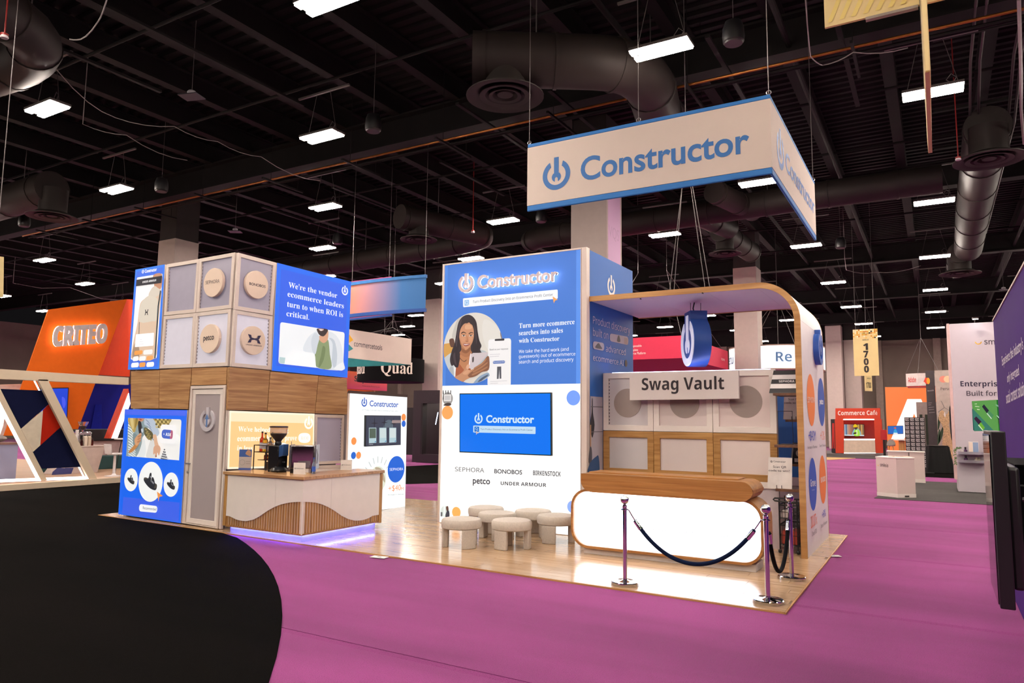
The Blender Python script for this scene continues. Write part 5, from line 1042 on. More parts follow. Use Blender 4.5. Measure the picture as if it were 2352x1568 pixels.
# --- shelves on the inner side of the canopy wall
SH = wood('dark_shelf','#5a3a2a','#74503a','y')
tops = {}
SHELF_Z = [2.434,2.029,1.638,1.31,0.972]
for k, (y0, lab) in enumerate(((11.72, 'dark wood shelf under the striped box, topmost of the wall shelves'), (12.55, 'dark wood wall shelf holding the higher code card'), (11.72, 'dark wood shelf with the thin black frame standing on it'), (12.55, 'dark wood shelf holding the small black boxed gift'), (11.72, 'lowest dark wood shelf, holding the lower code card'))):
    z = SHELF_Z[k]
    t = thing('wall_shelf', lab, 'shelf', (-1.8,y0,z-.045)); MB().box((-2.18 if y0 < 12 else -2.15,y0,z-.04),(-1.798,y0+.7,z)).ob('board', SH, t, bev=.003); tops[k] = z
    MB().box((-1.81,y0+.1,z-.09),(-1.798,y0+.14,z-.04)).box((-1.81,y0+.55,z-.09),(-1.798,y0+.59,z-.04)).ob('bracket', BLACK, t)
z = tops[0]; t = thing('striped_box', 'black and white striped gift box leaning on the topmost wall shelf', 'box', (-2.0,11.8,z))
TL = math.radians(8); P0 = (-2.19, 11.76, 0)
for i, c in enumerate(('#1f1d22','#e6dfdd','#1f1d22','#e6dfdd','#1f1d22')):
    h = .36/5; m = MB().prism([(-2.24+.01*i,11.74+.03*i,z+h*i),(-1.8,11.74+.03*i,z+h*i),(-1.8,11.74+.03*(i+1),z+h*(i+1)),(-2.24+.01*(i+1),11.74+.03*(i+1),z+h*(i+1))], (0,.1,0)); m.ob('stripe', mat('stripe_'+('black' if c[1]=='1' else 'white'), c, .4), t)
a = Art((0,11.80,0), .004); a.text('SEPHORA', [(-2.1,z+.165),(-1.87,z+.165),(-2.1,z+.2)], '#eae6e6', 'sb'); a.ob('lettering', PRINT, t)
def code_card(loc, w, h, lab):
    x, y, z = loc; t = thing('code_card', lab, 'sign', loc); P = (x, y, 0)
    slab(P, [(-w/2,z),(w/2,z),(w/2+.015,z+h),(-w/2+.03,z+h)], -.01, 0).ob('card', mat('card_white','#eae2dc',.5), t)
    a = Art(P, .002); a.logo(-w*.3, z+h*.86, .016, '#3a3a44').text('Constructor', [(-w*.22,z+h*.84),(w*.28,z+h*.84),(-w*.22,z+h*.9)], '#3a3a44').text('Scan QR', [(-w*.24,z+h*.66),(w*.3,z+h*.66),(-w*.24,z+h*.73)], '#3f3c44').text('code to win!', [(-w*.42,z+h*.54),(w*.42,z+h*.54),(-w*.42,z+h*.61)], '#3f3c44'); a.ob('card_print', PRINT, t)
    for s in (-.1, .1): MB().tube([(x+s*w,y+.03,z),(x+s*w,y-.03,z+.004),(x+s*w,y-.03,z+.05)],.005,5).ob('easel_wire', BLACK, t)
code_card((-2.02,12.6,tops[1]), .34, .48, 'white code card on the higher shelf, right under the striped box')
code_card((-2.13,11.78,tops[4]), .36, .47, 'white code card on the lowest shelf, above the black wire basket')
z = tops[2]; t = thing('wire_frame', 'thin black empty frame standing on the third wall shelf', 'frame', (-2.05,11.85,z))
frame((-2.03,11.85,20), rect(-.11,z,.11,z+.52), rect(-.104,z+.008,.104,z+.512), -.008, 0).ob('frame', BLACK, t)
z = tops[3]; t = thing('boxed_gift', 'small black gift box with a printed pan, leaning on the fourth wall shelf', 'box', (-1.95,12.62,z)); P = (-1.98,12.62,25)
slab(P, [(-.1,z),(.1,z),(.13,z+.34),(-.06,z+.34)], -.08, 0).ob('box_body', mat('gift_black','#26262d',.5), t)
a = Art(P, .003); a.poly(circ(.015, z+.17, .05, 20, .055), '#cfc9c6').poly(rect(.015,z+.22,.035,z+.31), '#cfc9c6').poly(rect(-.06,z+.03,.05,z+.09), '#d9d4d0'); a.ob('box_print', PRINT, t)
# --- black wire basket trolley
t = thing('basket_trolley', 'black wire basket trolley standing below the wall shelves', 'trolley', (-2.02,12.0,0))
x0, x1, y0, y1 = -2.15, -1.89, 11.8, 12.3
for X in (x0, x1):
    for Y in (y0, y1): MB().cyl((X,Y,.06),(X,Y,.82),.009,n=6).ob('post', BLACK, t); MB().ball((X,Y,.03),.03,10,6).ob('castor', BLACK, t)
def basket(za, zb, nm, n):
    m = MB(); k = 6
    for z_, r in ((zb,.011),(za,.006),((za+zb)/2,.005)):
        m.tube([(x0,y0,z_),(x1,y0,z_),(x1,y1,z_),(x0,y1,z_)], r, 5, True)
    for i in range(k+1):
        f = i/k; X = x0+(x1-x0)*f; m.tube([(X,y0,zb),(X,y0,za),(X,y1,za),(X,y1,zb)], .0045, 4); Y = y0+(y1-y0)*f; m.tube([(x0,Y,zb),(x0,Y,za),(x1,Y,za),(x1,Y,zb)], .0045, 4)
    o = m.ob(nm, BLACK, t); o['kind'] = 'stuff'
basket(.52, .72, 'wire_basket', 0); basket(.12, .42, 'wire_basket', 1)
MB().tube([(x0-.06,y0,.82),(x0-.08,y0,.80),(x0-.06,y0,.78),(x1+.04,y0,.76),(x1+.06,y0,.79),(x1+.04,y0,.82)], .014, 6, True).ob('handle_bar', BLACK, t)
for (dx, dy, z_, w, d, h, c, lab) in ((.09,.12,.53,.14,.2,.1,'#cfc4be','small pale box in the upper wire basket'), (.13,.24,.13,.22,.36,.2,'#b5493c','red package filling the lower wire basket')):
    q = thing('package', lab, 'package', (x0+dx,y0+dy,z_)); MB().cbox((x0+dx,y0+dy,z_+h/2),(w,d,h)).ob('wrap', mat('pack_'+c[1:],c,.6), q, bev=.008); MB().cbox((x0+dx,y0+dy,z_+h+.001),(w*.2,d*1.0,.004)).ob('tape', mat('pack_tape','#d9cdbf',.4), q)
t = thing('storage_bin', 'grey storage bin beside the wire basket, at the foot of the canopy wall', 'bin', (-1.93,12.62,0))
MB().lathe([(.001,.01),(.13,.0),(.15,.56),(.158,.56),(.158,.59),(.14,.585),(.12,.02)], (-1.97,12.62,0), 4).ob('bin_body', mat('bin_grey','#6f6a6c',.6), t, smooth=0)
MB().lathe([(.162,.575),(.168,.60),(.001,.60)], (-1.97,12.62,0), 4).ob('bin_lid', mat('bin_lid','#8f898c',.6), t, smooth=0)
# ================================================================ reception desk, rope barrier, hanging sign
dk = thing('reception_desk', 'glowing white reception desk with rounded oak rim and thick oak top', 'desk', (-3.4,10.05,0))
dq = [(-4.843,0.056),(-2.004,0.121),(-1.982,0.977),(-4.846,0.931)]
du0 = dq[0][0]; du1 = dq[1][0]-.03; dv0 = (dq[0][1]+dq[1][1])/2; dv1 = (dq[2][1]+dq[3][1])/2
OAKD = wood('desk_oak', '#99622f', '#bd884d', 'x', .4, .7, .15)
o = rrect(du0, dv0, du1, dv1, .27, 8); i_ = rrect(du0+.035, dv0+.035, du1-.035, dv1-.035, .24, 8)
frame('ds', o, i_, -.60, .0).ob('oak_rim', OAKD, dk, smooth=40)
slab('ds', i_, -.5, -.05).ob('light_case', WHITE, dk)
a = Art('ds', -.045); n = 12; bx_ = (du0+.035, dv0+.035, du1-.035, dv1-.035)
L_, R_ = lin('#fff0ec'), lin('#e4efff')
for k in range(n):
    ua, ub = du0+(du1-du0)*k/n, du0+(du1-du0)*(k+1)/n; f = (k+.5)/n
    P = clip_to(i_, (ua, dv0, ub, dv1))
    if len(P) > 2: a.m.add([pt('ds', p[0], p[1], a.o) for p in P], [tuple(range(len(P)))], tuple(L_[q]*(1-f)+R_[q]*f for q in range(3)))
a.ob('glowing_front', HOT, dk)
a = Art('ds', -.04); a.text('Turn more ecommerce searches into sales', [(-4.223,0.399),(-2.439,0.421),(-4.222,0.465)], '#c6c9d0', 'sr'); a.ob('lettering', art_mat('backlit_letter',1.05,.2), dk)
slab('ds', rect(du0+.18, 0, du1-.12, dv0+.01), -.52, -.06).ob('plinth', mat('desk_plinth','#cfc6c2',.5), dk, bev=.004)
tq = [(-4.651,0.915),(-2.142,0.935),(-2.135,1.21),(-4.651,1.169)]
t0, t1 = tq[0][0], tq[1][0]; tb, tt = 0.918, 1.185
P = [(t0, tt)]+[(t0, tb+.16)]+[(t0+.19-.19*math.cos(math.radians(90*k/6)), tb+.16-.16*math.sin(math.radians(90*k/6))) for k in range(1,7)]
P += [(t1-.19+.19*math.sin(math.radians(90*k/6)), tb+.16-.16*math.cos(math.radians(90*k/6))) for k in range(7)]
P += [(t1-.15+.15*math.cos(math.radians(90*k/6)), tt-.15+.15*math.sin(math.radians(90*k/6))) for k in range(7)]
for k, (za, zb) in enumerate(((tb, tb+(tt-tb)*.42), (tb+(tt-tb)*.42, tb+(tt-tb)*.7), (tb+(tt-tb)*.7, tt))):
    Q = clip_to(P, (t0-.01, za+.0006*(k > 0), t1+.01, zb)); slab('ds', Q, -.62, .06).ob('oak_board', OAKD, dk, smooth=40)
slab('ds', rect(t0+.02, tt, t1-.25, tt+.015), -.64, -.2).ob('service_top', OAKD, dk, bev=.003)
# --- chrome posts and ropes
def make_post():
    t = thing('barrier_post', '', 'barrier post', (0,0,0), 'chrome rope barrier posts')
    MB().lathe([(.001,0),(.168,0),(.17,.006),(.17,.034),(.162,.042),(.06,.048),(.032,.06),(.001,.06)], n=40).ob('base', CHROME, t)
    MB().cyl((0,0,.05),(0,0,.90),.026,n=20).ob('pole', CHROME, t)
    MB().lathe([(.026,.885),(.05,.893),(.05,.901),(.028,.91),(.03,.94),(.018,.955),(.018,.97)], n=20).ob('collar_ring', CHROME, t)
    MB().ball((0,0,1.015),.055,24,14).ob('ball_top', CHROME, t); return t
bp0 = make_post(); PO = [(-3.364,8.504), (-1.702,8.554), (-1.685,9.985)]
for i, lab in enumerate(('chrome rope post on the left, in front of the glowing desk', 'chrome rope post nearest the camera, at the platform corner', 'chrome rope post furthest right, beside the canopy wall')):
    place(bp0, i == 0, (*PO[i], 0), 0, lab)
VEL = mat('navy_velvet', '#0d1b38', .9, spec=.1, bump=.4, bscale=200, var=.15); VELK = mat('black_velvet', '#0c0c10', .9, spec=.1, bump=.4, bscale=200)
def rope(a, b, low, m, lab):
    A = Vector((*a, .895)); B = Vector((*b, .895)); d = (B-A).normalized(); A = A+d*.05; B = B-d*.05
    t = thing('barrier_rope', lab, 'rope', tuple(A.lerp(B,.5)))
    L = (B-A).length; k = 40; best = None
    lo, hi = .05*L, 20*L
    for _ in range(60):
        c = math.sqrt(lo*hi); s = c*(math.cosh(L/2/c)-1)
        if s > .895-low: lo = c
        else: hi = c
    P = []
    for i in range(k+1):
        x = (i/k-.5)*L; z = c*math.cosh(x/c)-c*math.cosh(L/2/c); q = A.lerp(B, i/k); P.append(Vector((q.x, q.y, .895+z)))
    e = 2
    MB().tube(P[e:-e], .024, 12).ob('velvet_rope', m, t)
    for Q in (P[:e+4], P[-e-4:][::-1]):
        MB().tube([Q[2].lerp(Q[3],.2), Q[4]], .03, 12).ob('end_cap', CHROME, t); MB().tube(Q[:4], .008, 6).ob('hook', CHROME, t)
rope(PO[0], PO[1], .33, VEL, 'dark navy velvet rope sagging in front of the glowing desk'); rope(PO[1], PO[2], .22, VELK, 'dark velvet rope sagging deeply at the right end of the barrier')
# --- hanging banner with a front and a right face
hb = thing('hanging_banner', 'big white corner banner with blue bands hung above the canopy, two faces', 'banner', (-3.5,11.5,5.7))
x0, x1, y0, y1, z0, z1 = -5.345, -1.70, 9.5, 13.5, 5.19, 6.27
BW = mat('banner_white', '#cbbdb3', .8, var=.01); BB = mat('banner_blue', '#2670b8', .7, var=.02)
for nm, a_, b_ in (('front_fabric',(x0,y0,0),(x1,y0+.035,0)),('right_fabric',(x1-.035,y0+.035,0),(x1,y1,0))):
    MB().box((a_[0],a_[1],z0+.09),(b_[0],b_[1],z1-.06)).ob(nm, BW, hb)
    MB().box((a_[0],a_[1],z0),(b_[0],b_[1],z0+.09)).ob('lower_band', BB, hb, bev=.012); MB().box((a_[0],a_[1],z1-.06),(b_[0],b_[1],z1)).ob('upper_band', BB, hb, bev=.012)
a = Art('hs', .003); (u, v, r) = (-4.836,5.694,0.235); a.logo(u, v, r, '#2767aa'); a.text('Constructor', [(-4.428,5.536),(-1.977,5.536),(-4.428,5.89)], '#2767aa', 'b', .02); a.ob('front_lettering', PRINT, hb)
a = Art('hr', .003); (u, v, r) = (10.141,5.71,0.267); a.logo(u, v, r, '#3468b4'); a.text('Constructor', [(10.526,5.564),(13.35,5.619),(10.573,5.855)], '#3468b4', 'b', .02); a.ob('side_lettering', PRINT, hb)
for X, Y in ((x0+.02,y0+.02),(x1-.02,y0+.02),(x1-.02,y1-.02),((x0+x1)/2,y0+.02)):
    MB().cyl((X,Y,z1),(X,Y,10.61),.006,n=5).ob('hang_wire', WIRE, hb); MB().tube([(X+.03*math.cos(t*.6),Y,z1+.03+.03*math.sin(t*.6)) for t in range(11)],.006,5,True).ob('eye_ring', STEEL, hb)
ap = Vector((-3.752,12.6,6.207))
for nm, sx in (('left', -4.118), ('right', -3.426)):
    for e in (0, .09): tag(MB().cyl((ap.x+(.02+.02*(e > 0))*(1 if nm == 'right' else -1),ap.y,ap.z+.5),(sx+e,12.6,4.152),.007,n=5).ob('suspension_wire', WIRE), f'{nm} slanting wire {"pair inner" if e else "pair outer"} strand from the banner to the canopy roof', 'wire')
tag(MB().cyl((ap.x,ap.y,ap.z+.5),(ap.x,ap.y,10.61),.008,n=5).ob('suspension_wire', WIRE), 'upright wire carrying the canopy wires up to the roof', 'wire')
# ================================================================ orange neighbour stand on the left
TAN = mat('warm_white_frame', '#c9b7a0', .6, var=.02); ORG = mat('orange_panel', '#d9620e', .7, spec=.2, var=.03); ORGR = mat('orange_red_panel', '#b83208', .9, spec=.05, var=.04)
NAVY = mat('navy_panel', '#0b1030', .85, spec=.1, var=.05); REDP = mat('red_panel', '#a31f0c', .8, spec=.1, var=.04); DBLUE = mat('deep_blue_wall', '#060b6e', .8, spec=.2, var=.1, noise=.7)
LEDW = mat('white_led', '#ffffff', .4, em=5, emcol='#fff6f2', var=0)
t = thing('stand_platform', 'low wooden platform of the orange stand at far left', 'platform', (-25,8,-.02))
MB().box((-34,-2,-.02),(-20.85,15.5,.12)).ob('deck', wood('stand_deck','#b98f72','#d6b498','y',.35,.6), t); MB().box((-20.86,-2,-.02),(-20.82,12.9,.14)).ob('front_rail', TAN, t, bev=.004)
fr = thing('slanted_frame', 'white open frame with slanting bars lit along their edges, far left', 'frame', (-21,11,.12))
slab('cf', [(6.841,2.866),(12.9,2.868),(12.884,3.09),(6.817,3.152)], -.18, 0).ob('top_beam', TAN, fr, bev=.005)
def bar(quad, led):
    slab('cf', quad, -.10, 0).ob('slanted_bar', TAN, fr, bev=.004)
    a, b, c, d = [Vector(p) for p in quad]; s = (b-a).normalized()*.03
    slab('cf', [tuple(a-s*(2 if led else 1)), tuple(a), tuple(d), tuple(d-s*(2 if led else 1))], -.20 if not led else -.09, -.17 if not led else -.02).ob('led_edge', LEDW, fr)
bar([(10.627,0.169),(10.783,0.174),(9.433,2.622),(9.087,2.963)], True); bar([(11.902,0.145),(12.142,0.129),(10.589,2.913),(10.329,2.907)], False)
bar([(9.146,0.222),(9.365,0.206),(8.132,2.874),(7.934,2.863)], True)
slab('cf', [(7.056,0.275),(11.903,0.137),(11.898,0.204),(7.05,0.338)], -.16, -.02).ob('sill', LEDW, fr)
pn = thing('graphic_panel', 'slanted panel of navy, cream and red triangles inside the white frame', 'panel', (-21.12,11,.5))
for nm, q, m in (('navy_triangle', [(9.514,2.615),(10.589,2.609),(10.772,2.294),(10.073,1.575)], NAVY), ('cream_triangle', [(10.073,1.575),(10.587,2.062),(10.587,1.12),(10.424,0.957)], mat('cream_panel','#c6b9a6',.6)), ('red_triangle', [(10.587,2.062),(10.772,2.294),(11.129,1.66),(10.587,1.12)], REDP), ('navy_triangle', [(10.424,0.957),(11.13,1.645),(11.796,0.479),(10.677,0.488)], NAVY)):
    slab('ci', q, -.04, 0).ob(nm, m, pn)
os_ = thing('orange_stand', 'tall slanted orange stand wall with glowing raised capitals', 'booth', (-25.5,13.5,.12))
oq = [(12.705,5.443),(15.375,6.194),(13.897,1.238),(11.687,1.272)]
slab('co', oq, -.05, 0).ob('orange_face', ORG, os_)
A_, B_ = pt('co', *(15.375,6.194)), pt('co', *(13.897,1.238))
A_, B_ = [(-25.56,15.411,6.204),(-25.56,14.589,3.366)]; C_, D_ = [(-28.3,17.401,3.51),(-28.3,17.316,6.675)]
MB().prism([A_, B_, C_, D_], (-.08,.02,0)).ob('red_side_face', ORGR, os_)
gv, gf, _ = glyphs('CRITEO', 'sb', .035, 1.0, .03); p0, p1, p2 = [(12.831,4.222),(14.62,4.525),(12.781,4.89)]
MB().add([pt('co', p0[0]+x*(p1[0]-p0[0]), p0[1]+(p1[1]-p0[1])*x+y*(p2[1]-p0[1]), .2+z) for x, y, z in gv], gf).ob('raised_capitals', mat('capitals_grey','#bdb3b6',.5), os_, smooth=0)
gv, gf, _ = glyphs('CRITEO', 'sb', .03)
MB().add([pt('co', p0[0]+x*(p1[0]-p0[0]), p0[1]+(p1[1]-p0[1])*x+y*(p2[1]-p0[1]), .13) for x, y, z in gv], [tuple(reversed(f)) for f in gf]).ob('halo_strip', mat('halo_warm','#ffffff',.4,em=5,emcol='#ffdcd8',var=0), os_, smooth=0)
slab('cv', [(15.395,3.182),(17.384,3.194),(17.388,0.635),(15.37,0.695)], -.1, 0).ob('blue_recess', DBLUE, os_)
slab('cv', [(15.896,2.35),(16.138,2.355),(16.243,0.883),(15.737,0.895)], .0, .05).ob('recess_door', mat('deep_blue_door','#08147a',.8,spec=.15), os_, bev=.01)
q = [(14.408,1.162),(14.456,1.161),(14.956,2.885),(14.963,2.779)]
slab((-24.35,0,90), [(14.389,1.162),(14.485,1.16),(14.986,2.741),(14.957,2.876)], -.3, 0).ob('red_leg', mat('coral_leg','#d4482e',.5), os_); slab((-24.3,0,90), [(14.465,1.162),(14.65,1.158),(15.033,2.355),(14.957,2.72)], -.3, 0).ob('glowing_leg', mat('glow_leg','#f6f2f2',.5,em=1.0,var=0), os_)
t = thing('wall_screen', 'bright blue screen hung on the slanted orange wall', 'screen', (-25.3,13.5,2)); q = [(12.619,1.682),(13.498,1.721),(13.467,2.869),(12.557,2.811)]
slab('co', q, .04, .16).ob('bezel', BLACK, t); a = Art('co', .163); a.poly(inset(q,.03), '#2348d8'); a.blob([(13.262,2.537),(13.363,2.49),(13.402,2.288),(13.351,2.161),(13.293,2.286)], '#4a5cf0', 3); a.ob('screen_image', SCREEN, t)
cn_ = thing('tapered_counter', 'pale counter with slanting side in front of the orange stand', 'counter', (-23.4,13.4,.12))
q = [(12.241,0.063),(13.523,0.004),(13.708,0.946),(12.778,0.946)]; q = [(q[0][0],.122),(q[1][0],.122),q[2],q[3]]
slab('cn', q, -.7, 0).ob('counter_body', mat('counter_pale','#bfaca6',.6), cn_); slab('cn', [(q[3][0]-.02,q[3][1]),(q[2][0]+.03,q[2][1]),(q[2][0]+.03,q[2][1]+.03),(q[3][0]-.02,q[3][1]+.03)], -.72, .02).ob('counter_top', mat('counter_top','#d8cac4',.4), cn_)
for nm, s, m in (('navy_graphic', [(12.115,0.092),(12.463,0.07),(12.508,0.301),(12.279,0.334),(12.146,0.216)], mat('navy_graphic','#353a74',.5)), ('navy_graphic', [(12.465,0.049),(12.674,0.036),(12.759,0.301),(12.507,0.314)], mat('navy_graphic','#353a74',.5))): slab('cn', s, 0, .01).ob(nm, m, cn_)
tz = q[2][1]+.03; y0 = q[3][0]
def pos(s): return s
for k, (dy, dx, lab) in enumerate(((.02,.25,'tall stack of white paper cups on the pale tapered counter'), (.14,.3,'second stack of white paper cups, right of the taller stack'), (.24,.22,'short stack of white paper cups nearest the clear hopper'))):
    x, y = -23.4-dx, 12.907+dy; t = thing('cup_stack', lab, 'cups', (x,y,tz)); hh = (.5,.42,.3)[k]
    MB().lathe([(.001,0),(.035,0),(.046,hh),(.04,hh),(.001,hh-.03)], (x,y,tz), 14).ob('outer_cup', mat('paper_white','#e2dad8',.6), t)
    for j in range(6): MB().lathe([(.044,hh-.02-j*.05),(.049,hh-.015-j*.05),(.049,hh-.005-j*.05),(.044,hh-.005-j*.05)], (x,y,tz), 14).ob('cup_rim', mat('paper_white','#e2dad8',.6), t)
x, y = -23.75, 13.155; t = thing('coffee_grinder', 'chrome coffee machine with a clear hopper on the pale tapered counter', 'coffee machine', (x,y,tz))
MB().box((x-.15,y-.22,tz+.06),(x+.15,y+.22,tz+.44)).ob('machine_body', mat('machine_chrome','#c9c4c8',.2,.9), t, bev=.03)
for j in range(3): MB().cyl((x+.16,y-.12+.12*j,tz+.22),(x+.2,y-.12+.12*j,tz+.34),.03,.02).ob('brew_head', BLACK, t)
MB().lathe([(.03,.44),(.05,.5),(.15,.72),(.155,.76),(.15,.76)], (x,y,tz), 20).ob('hopper', mat('hopper_plastic','#f2e2d8',.08,trans=.9,var=0), t); MB().lathe([(.001,.5),(.05,.5),(.11,.62),(.001,.64)], (x,y,tz), 18).ob('coffee_beans', mat('coffee_beans','#2a1713',.5), t)
for j, (dy, c, lab) in enumerate(((-.16,'#5c1d1a','dark red bottle in front of the chrome coffee machine'), (-.05,'#d8c8b8','pale carton in front of the chrome coffee machine'), (.07,'#cbb8a4','tall beige carton right of the pale one'), (.17,'#6a201c','dark red bottle at the right of the beige carton'))):
    if c[1] in 'dc':
        t = thing('carton', lab, 'carton', (x+.28,y+dy,tz)); MB().cbox((x+.28,y+dy,tz+.13),(.08,.09,.26)).ob('carton_body', mat('carton_'+c[1:],c,.6), t); MB().prism([(x+.24,y+dy-.045,tz+.26),(x+.32,y+dy-.045,tz+.26),(x+.28,y+dy-.045,tz+.31)],(0,.09,0)).ob('gable_top', mat('carton_'+c[1:],c,.6), t)
    else: bottle((x+.28,y+dy,tz), .04, .24, c, lab)
zz = .122
x = -21.6; y = 12.435+.55
t = thing('bar_stool', 'white swivel bar stool with a round foot beside the blue lightbox', 'stool', (x,y,zz)); SW = mat('stool_white','#ded6d8',.35)
MB().lathe([(.001,0),(.25,0),(.25,.01),(.08,.03),(.04,.08),(.035,.62),(.001,.62)], (x,y,zz), 24).ob('pedestal', SW, t)
seat = [(x+.2*math.cos(a), y+.22*math.sin(a), zz+.64) for a in [i*math.pi/8 for i in range(16)]]; MB().prism(seat,(0,0,.05)).ob('seat', SW, t, bev=.015)
MB().prism([(x-.17,y-.22,zz+.66),(x+.17,y-.22,zz+.66),(x+.19,y-.27,zz+.96),(x-.19,y-.27,zz+.96)],(0,.03,.006)).ob('backrest', SW, t, bev=.012)
t = thing('high_table', 'round white high table with thin black legs behind the white bar stool', 'table', (x-1.0,y+1.0,zz))
MB().cyl((x-1.0,y+1.0,zz+1.06),(x-1.0,y+1.0,zz+1.09),.4,n=28).ob('tabletop', SW, t)
for k in range(4): a_ = k*math.pi/2+.6; MB().cyl((x-1.0+.34*math.cos(a_),y+1.0+.34*math.sin(a_),zz),(x-1.0+.2*math.cos(a_),y+1.0+.2*math.sin(a_),zz+1.06),.014,n=6).ob('leg', BLACK, t)
t = thing('bench', 'low dark bench with a padded black back behind the round high table', 'bench', (x-3,y+1.2,zz)); MB().box((x-3.4,y-.6,zz+.95),(x-3.2,y+3,zz+1.35)).ob('back_pad', mat('bench_black','#0d0e14',.6), t, bev=.03); MB().box((x-3.4,y-.6,zz),(x-2.9,y+3,zz+.45)).ob('seat_base', mat('bench_teal','#1f4a4e',.6), t, bev=.02); MB().box((x-3.42,y-.6,zz+.45),(x-3.3,y+3,zz+.95)).ob('lower_back', mat('bench_pink','#b79a98',.6), t)
# pieces glimpsed between the slanting bars at the left edge
t = thing('display_counter', 'long blue grey counter behind the leftmost slanting bar', 'counter', (-22.3,9.8,.12)); MB().box((-22.8,7.5,.122),(-22.2,10.55,1.12)).ob('counter_body', mat('blue_grey_board','#8f90ad',.5,var=.08,noise=.6), t); MB().box((-22.85,7.5,1.12),(-22.15,10.6,1.17)).ob('counter_top', mat('brown_top','#7d5b52',.5), t)
t = thing('cushion', 'grey cushion lying on the long blue grey counter', 'cushion', (-22.5,10.1,1.17)); MB().ball((-22.5,10.0,1.28),.3,16,8,(.7,1.3,.38)).ob('pad', mat('cushion_grey','#8a807e',.9), t); MB().tube([(-22.5+.2*math.cos(i*.5),10.0+.38*math.sin(i*.5),1.28) for i in range(13)],.008,5).ob('seam_piping', mat('piping_grey','#6f6664',.9), t)
t = thing('leaning_card', 'small cream card with a red print on the long blue grey counter', 'sign', (-22.2,9.75,1.17)); MB().box((-22.2,9.62,1.17),(-22.18,9.85,1.37)).ob('card', mat('card_white','#eae2dc',.5), t); a = Art((-22.175,0,90),0); a.poly(rect(9.66,1.24,9.78,1.3),'#c0503c'); a.ob('card_print', PRINT, t)
t = thing('glow_disc', 'white glowing rounded shape at the left picture edge behind the frame', 'lightbox', (-22.9,9.4,1.2)); slab((-22.9,0,90), [(9.971,1.392),(10.388,1.367),(10.446,1.621),(10.467,1.896),(10.4,2.131),(10.321,2.227),(9.905,2.237)], -.1, 0).ob('glow_face', mat('glow_leg','#f6f2f2',.5,em=1.0,var=0), t); MB().box((-23.02,9.1,1.2),(-22.99,9.3,1.5)).ob('case', ALU, t)
t = thing('small_stage', 'white low panel left of the orange wall, behind the frame', 'panel', (-27,12.3,.12)); slab((-27,0,90), [(12.25,1.231),(12.884,1.268),(12.765,2.944),(12.121,2.892)], -.1, 0).ob('panel_board', mat('panel_white','#cfc6c6',.6), t); slab((-27,0,90), [(12.121,2.892),(12.765,2.944),(12.762,2.977),(12.118,2.929)], -.12, .02).ob('cap_rail', ALU, t)
# yellow aisle sign sliver at the left edge
t = thing('aisle_sign', 'pale yellow hanging sign cut off by the left picture edge', 'sign', (-11.5,5.3,4)); q = [(4.746,3.546),(5.109,3.65),(5.07,4.229),(4.693,4.216)]
slab((-11.5,0,90), q, -.03, 0).ob('board', mat('sign_yellow','#d9c48e',.7,var=.03), t); MB().cyl(pt((-11.5,0,90),q[2][0]-.1,q[2][1],-.015), pt((-11.5,0,90),q[2][0]-.1,10.61,-.015), .006, n=5).ob('hang_wire', WIRE, t)
# ================================================================ hanging banners and stands seen between the cafe block and the tower
def wires(t, pl, us, v, off, top=10.61):
    for u in us: MB().cyl(pt(pl, u, v, off), pt(pl, u, top, off), .008, n=5).ob('hang_wire', WIRE, t)
t = thing('curved_banner', 'curved hanging banner fading from coral to blue, beside the blue slogan lightbox', 'banner', (-14.2,16,4.9))
q = [(-15.474,5.96),(-12.242,6.0),(-12.245,4.938),(-15.425,4.94)]; u0, u1 = q[0][0], q[1][0]; z0, z1 = 4.94, 6.0
def cy_(u): f = (u-u0)/(u1-u0); return 16+.12*((2*f-1)**2-1)
n = 60; m = MB(); bl = MB(); bu = MB()
for k in range(n):
    a_, b_ = u0+(u1-u0)*k/n, u0+(u1-u0)*(k+1)/n; f = (k+.5)/n
    c = [x*(1-min(1,max(0,(f-.15)/.6)))+y*min(1,max(0,(f-.15)/.6)) for x, y in zip(lin('#d98a78'), lin('#2f70b2'))]
    m.add([(a_,cy_(a_),z0+.1),(b_,cy_(b_),z0+.1),(b_,cy_(b_),z1-.09),(a_,cy_(a_),z1-.09)],[(0,1,2,3)],tuple(c))
    for w, lo, hi in ((bl,z0,z0+.1),(bu,z1-.09,z1)): w.prism([(a_,cy_(a_)-.03,lo),(b_,cy_(b_)-.03,lo),(b_,cy_(b_)+.05,lo),(a_,cy_(a_)+.05,lo)],(0,0,hi-lo))
m.ob('gradient_fabric', art_mat('banner_fabric',.08,.95), t, smooth=0); bl.ob('lower_tube', mat('banner_dark_blue','#1f50a0',.6), t); bu.ob('upper_tube', mat('banner_mid_blue','#2a72b8',.6), t)
for u in (u0+.5, u1-.04): MB().cyl((u,cy_(u),z1),(u,cy_(u),10.61),.008,n=5).ob('hang_wire', WIRE, t)
t = thing('pink_banner', 'narrow purple and pink banner edge showing above the curved banner', 'banner', (-15,17,6)); P = (0,17,0); q = [(-16.006,5.101),(-14.33,5.131),(-14.363,6.316),(-16.062,6.308)]
slab(P, q, -.04, 0).ob('fabric', mat('banner_pink','#b0487e',.7,var=.25,noise=.5), t); wires(t, P, (q[2][0]-.1,), q[2][1]-.02, -.02)
slab(P, [(q[0][0],q[0][1]-.06),(q[1][0],q[1][1]-.06),(q[1][0],q[1][1]),(q[0][0],q[0][1])], -.06, .02).ob('lower_tube', mat('banner_dark_blue','#1f50a0',.6), t)
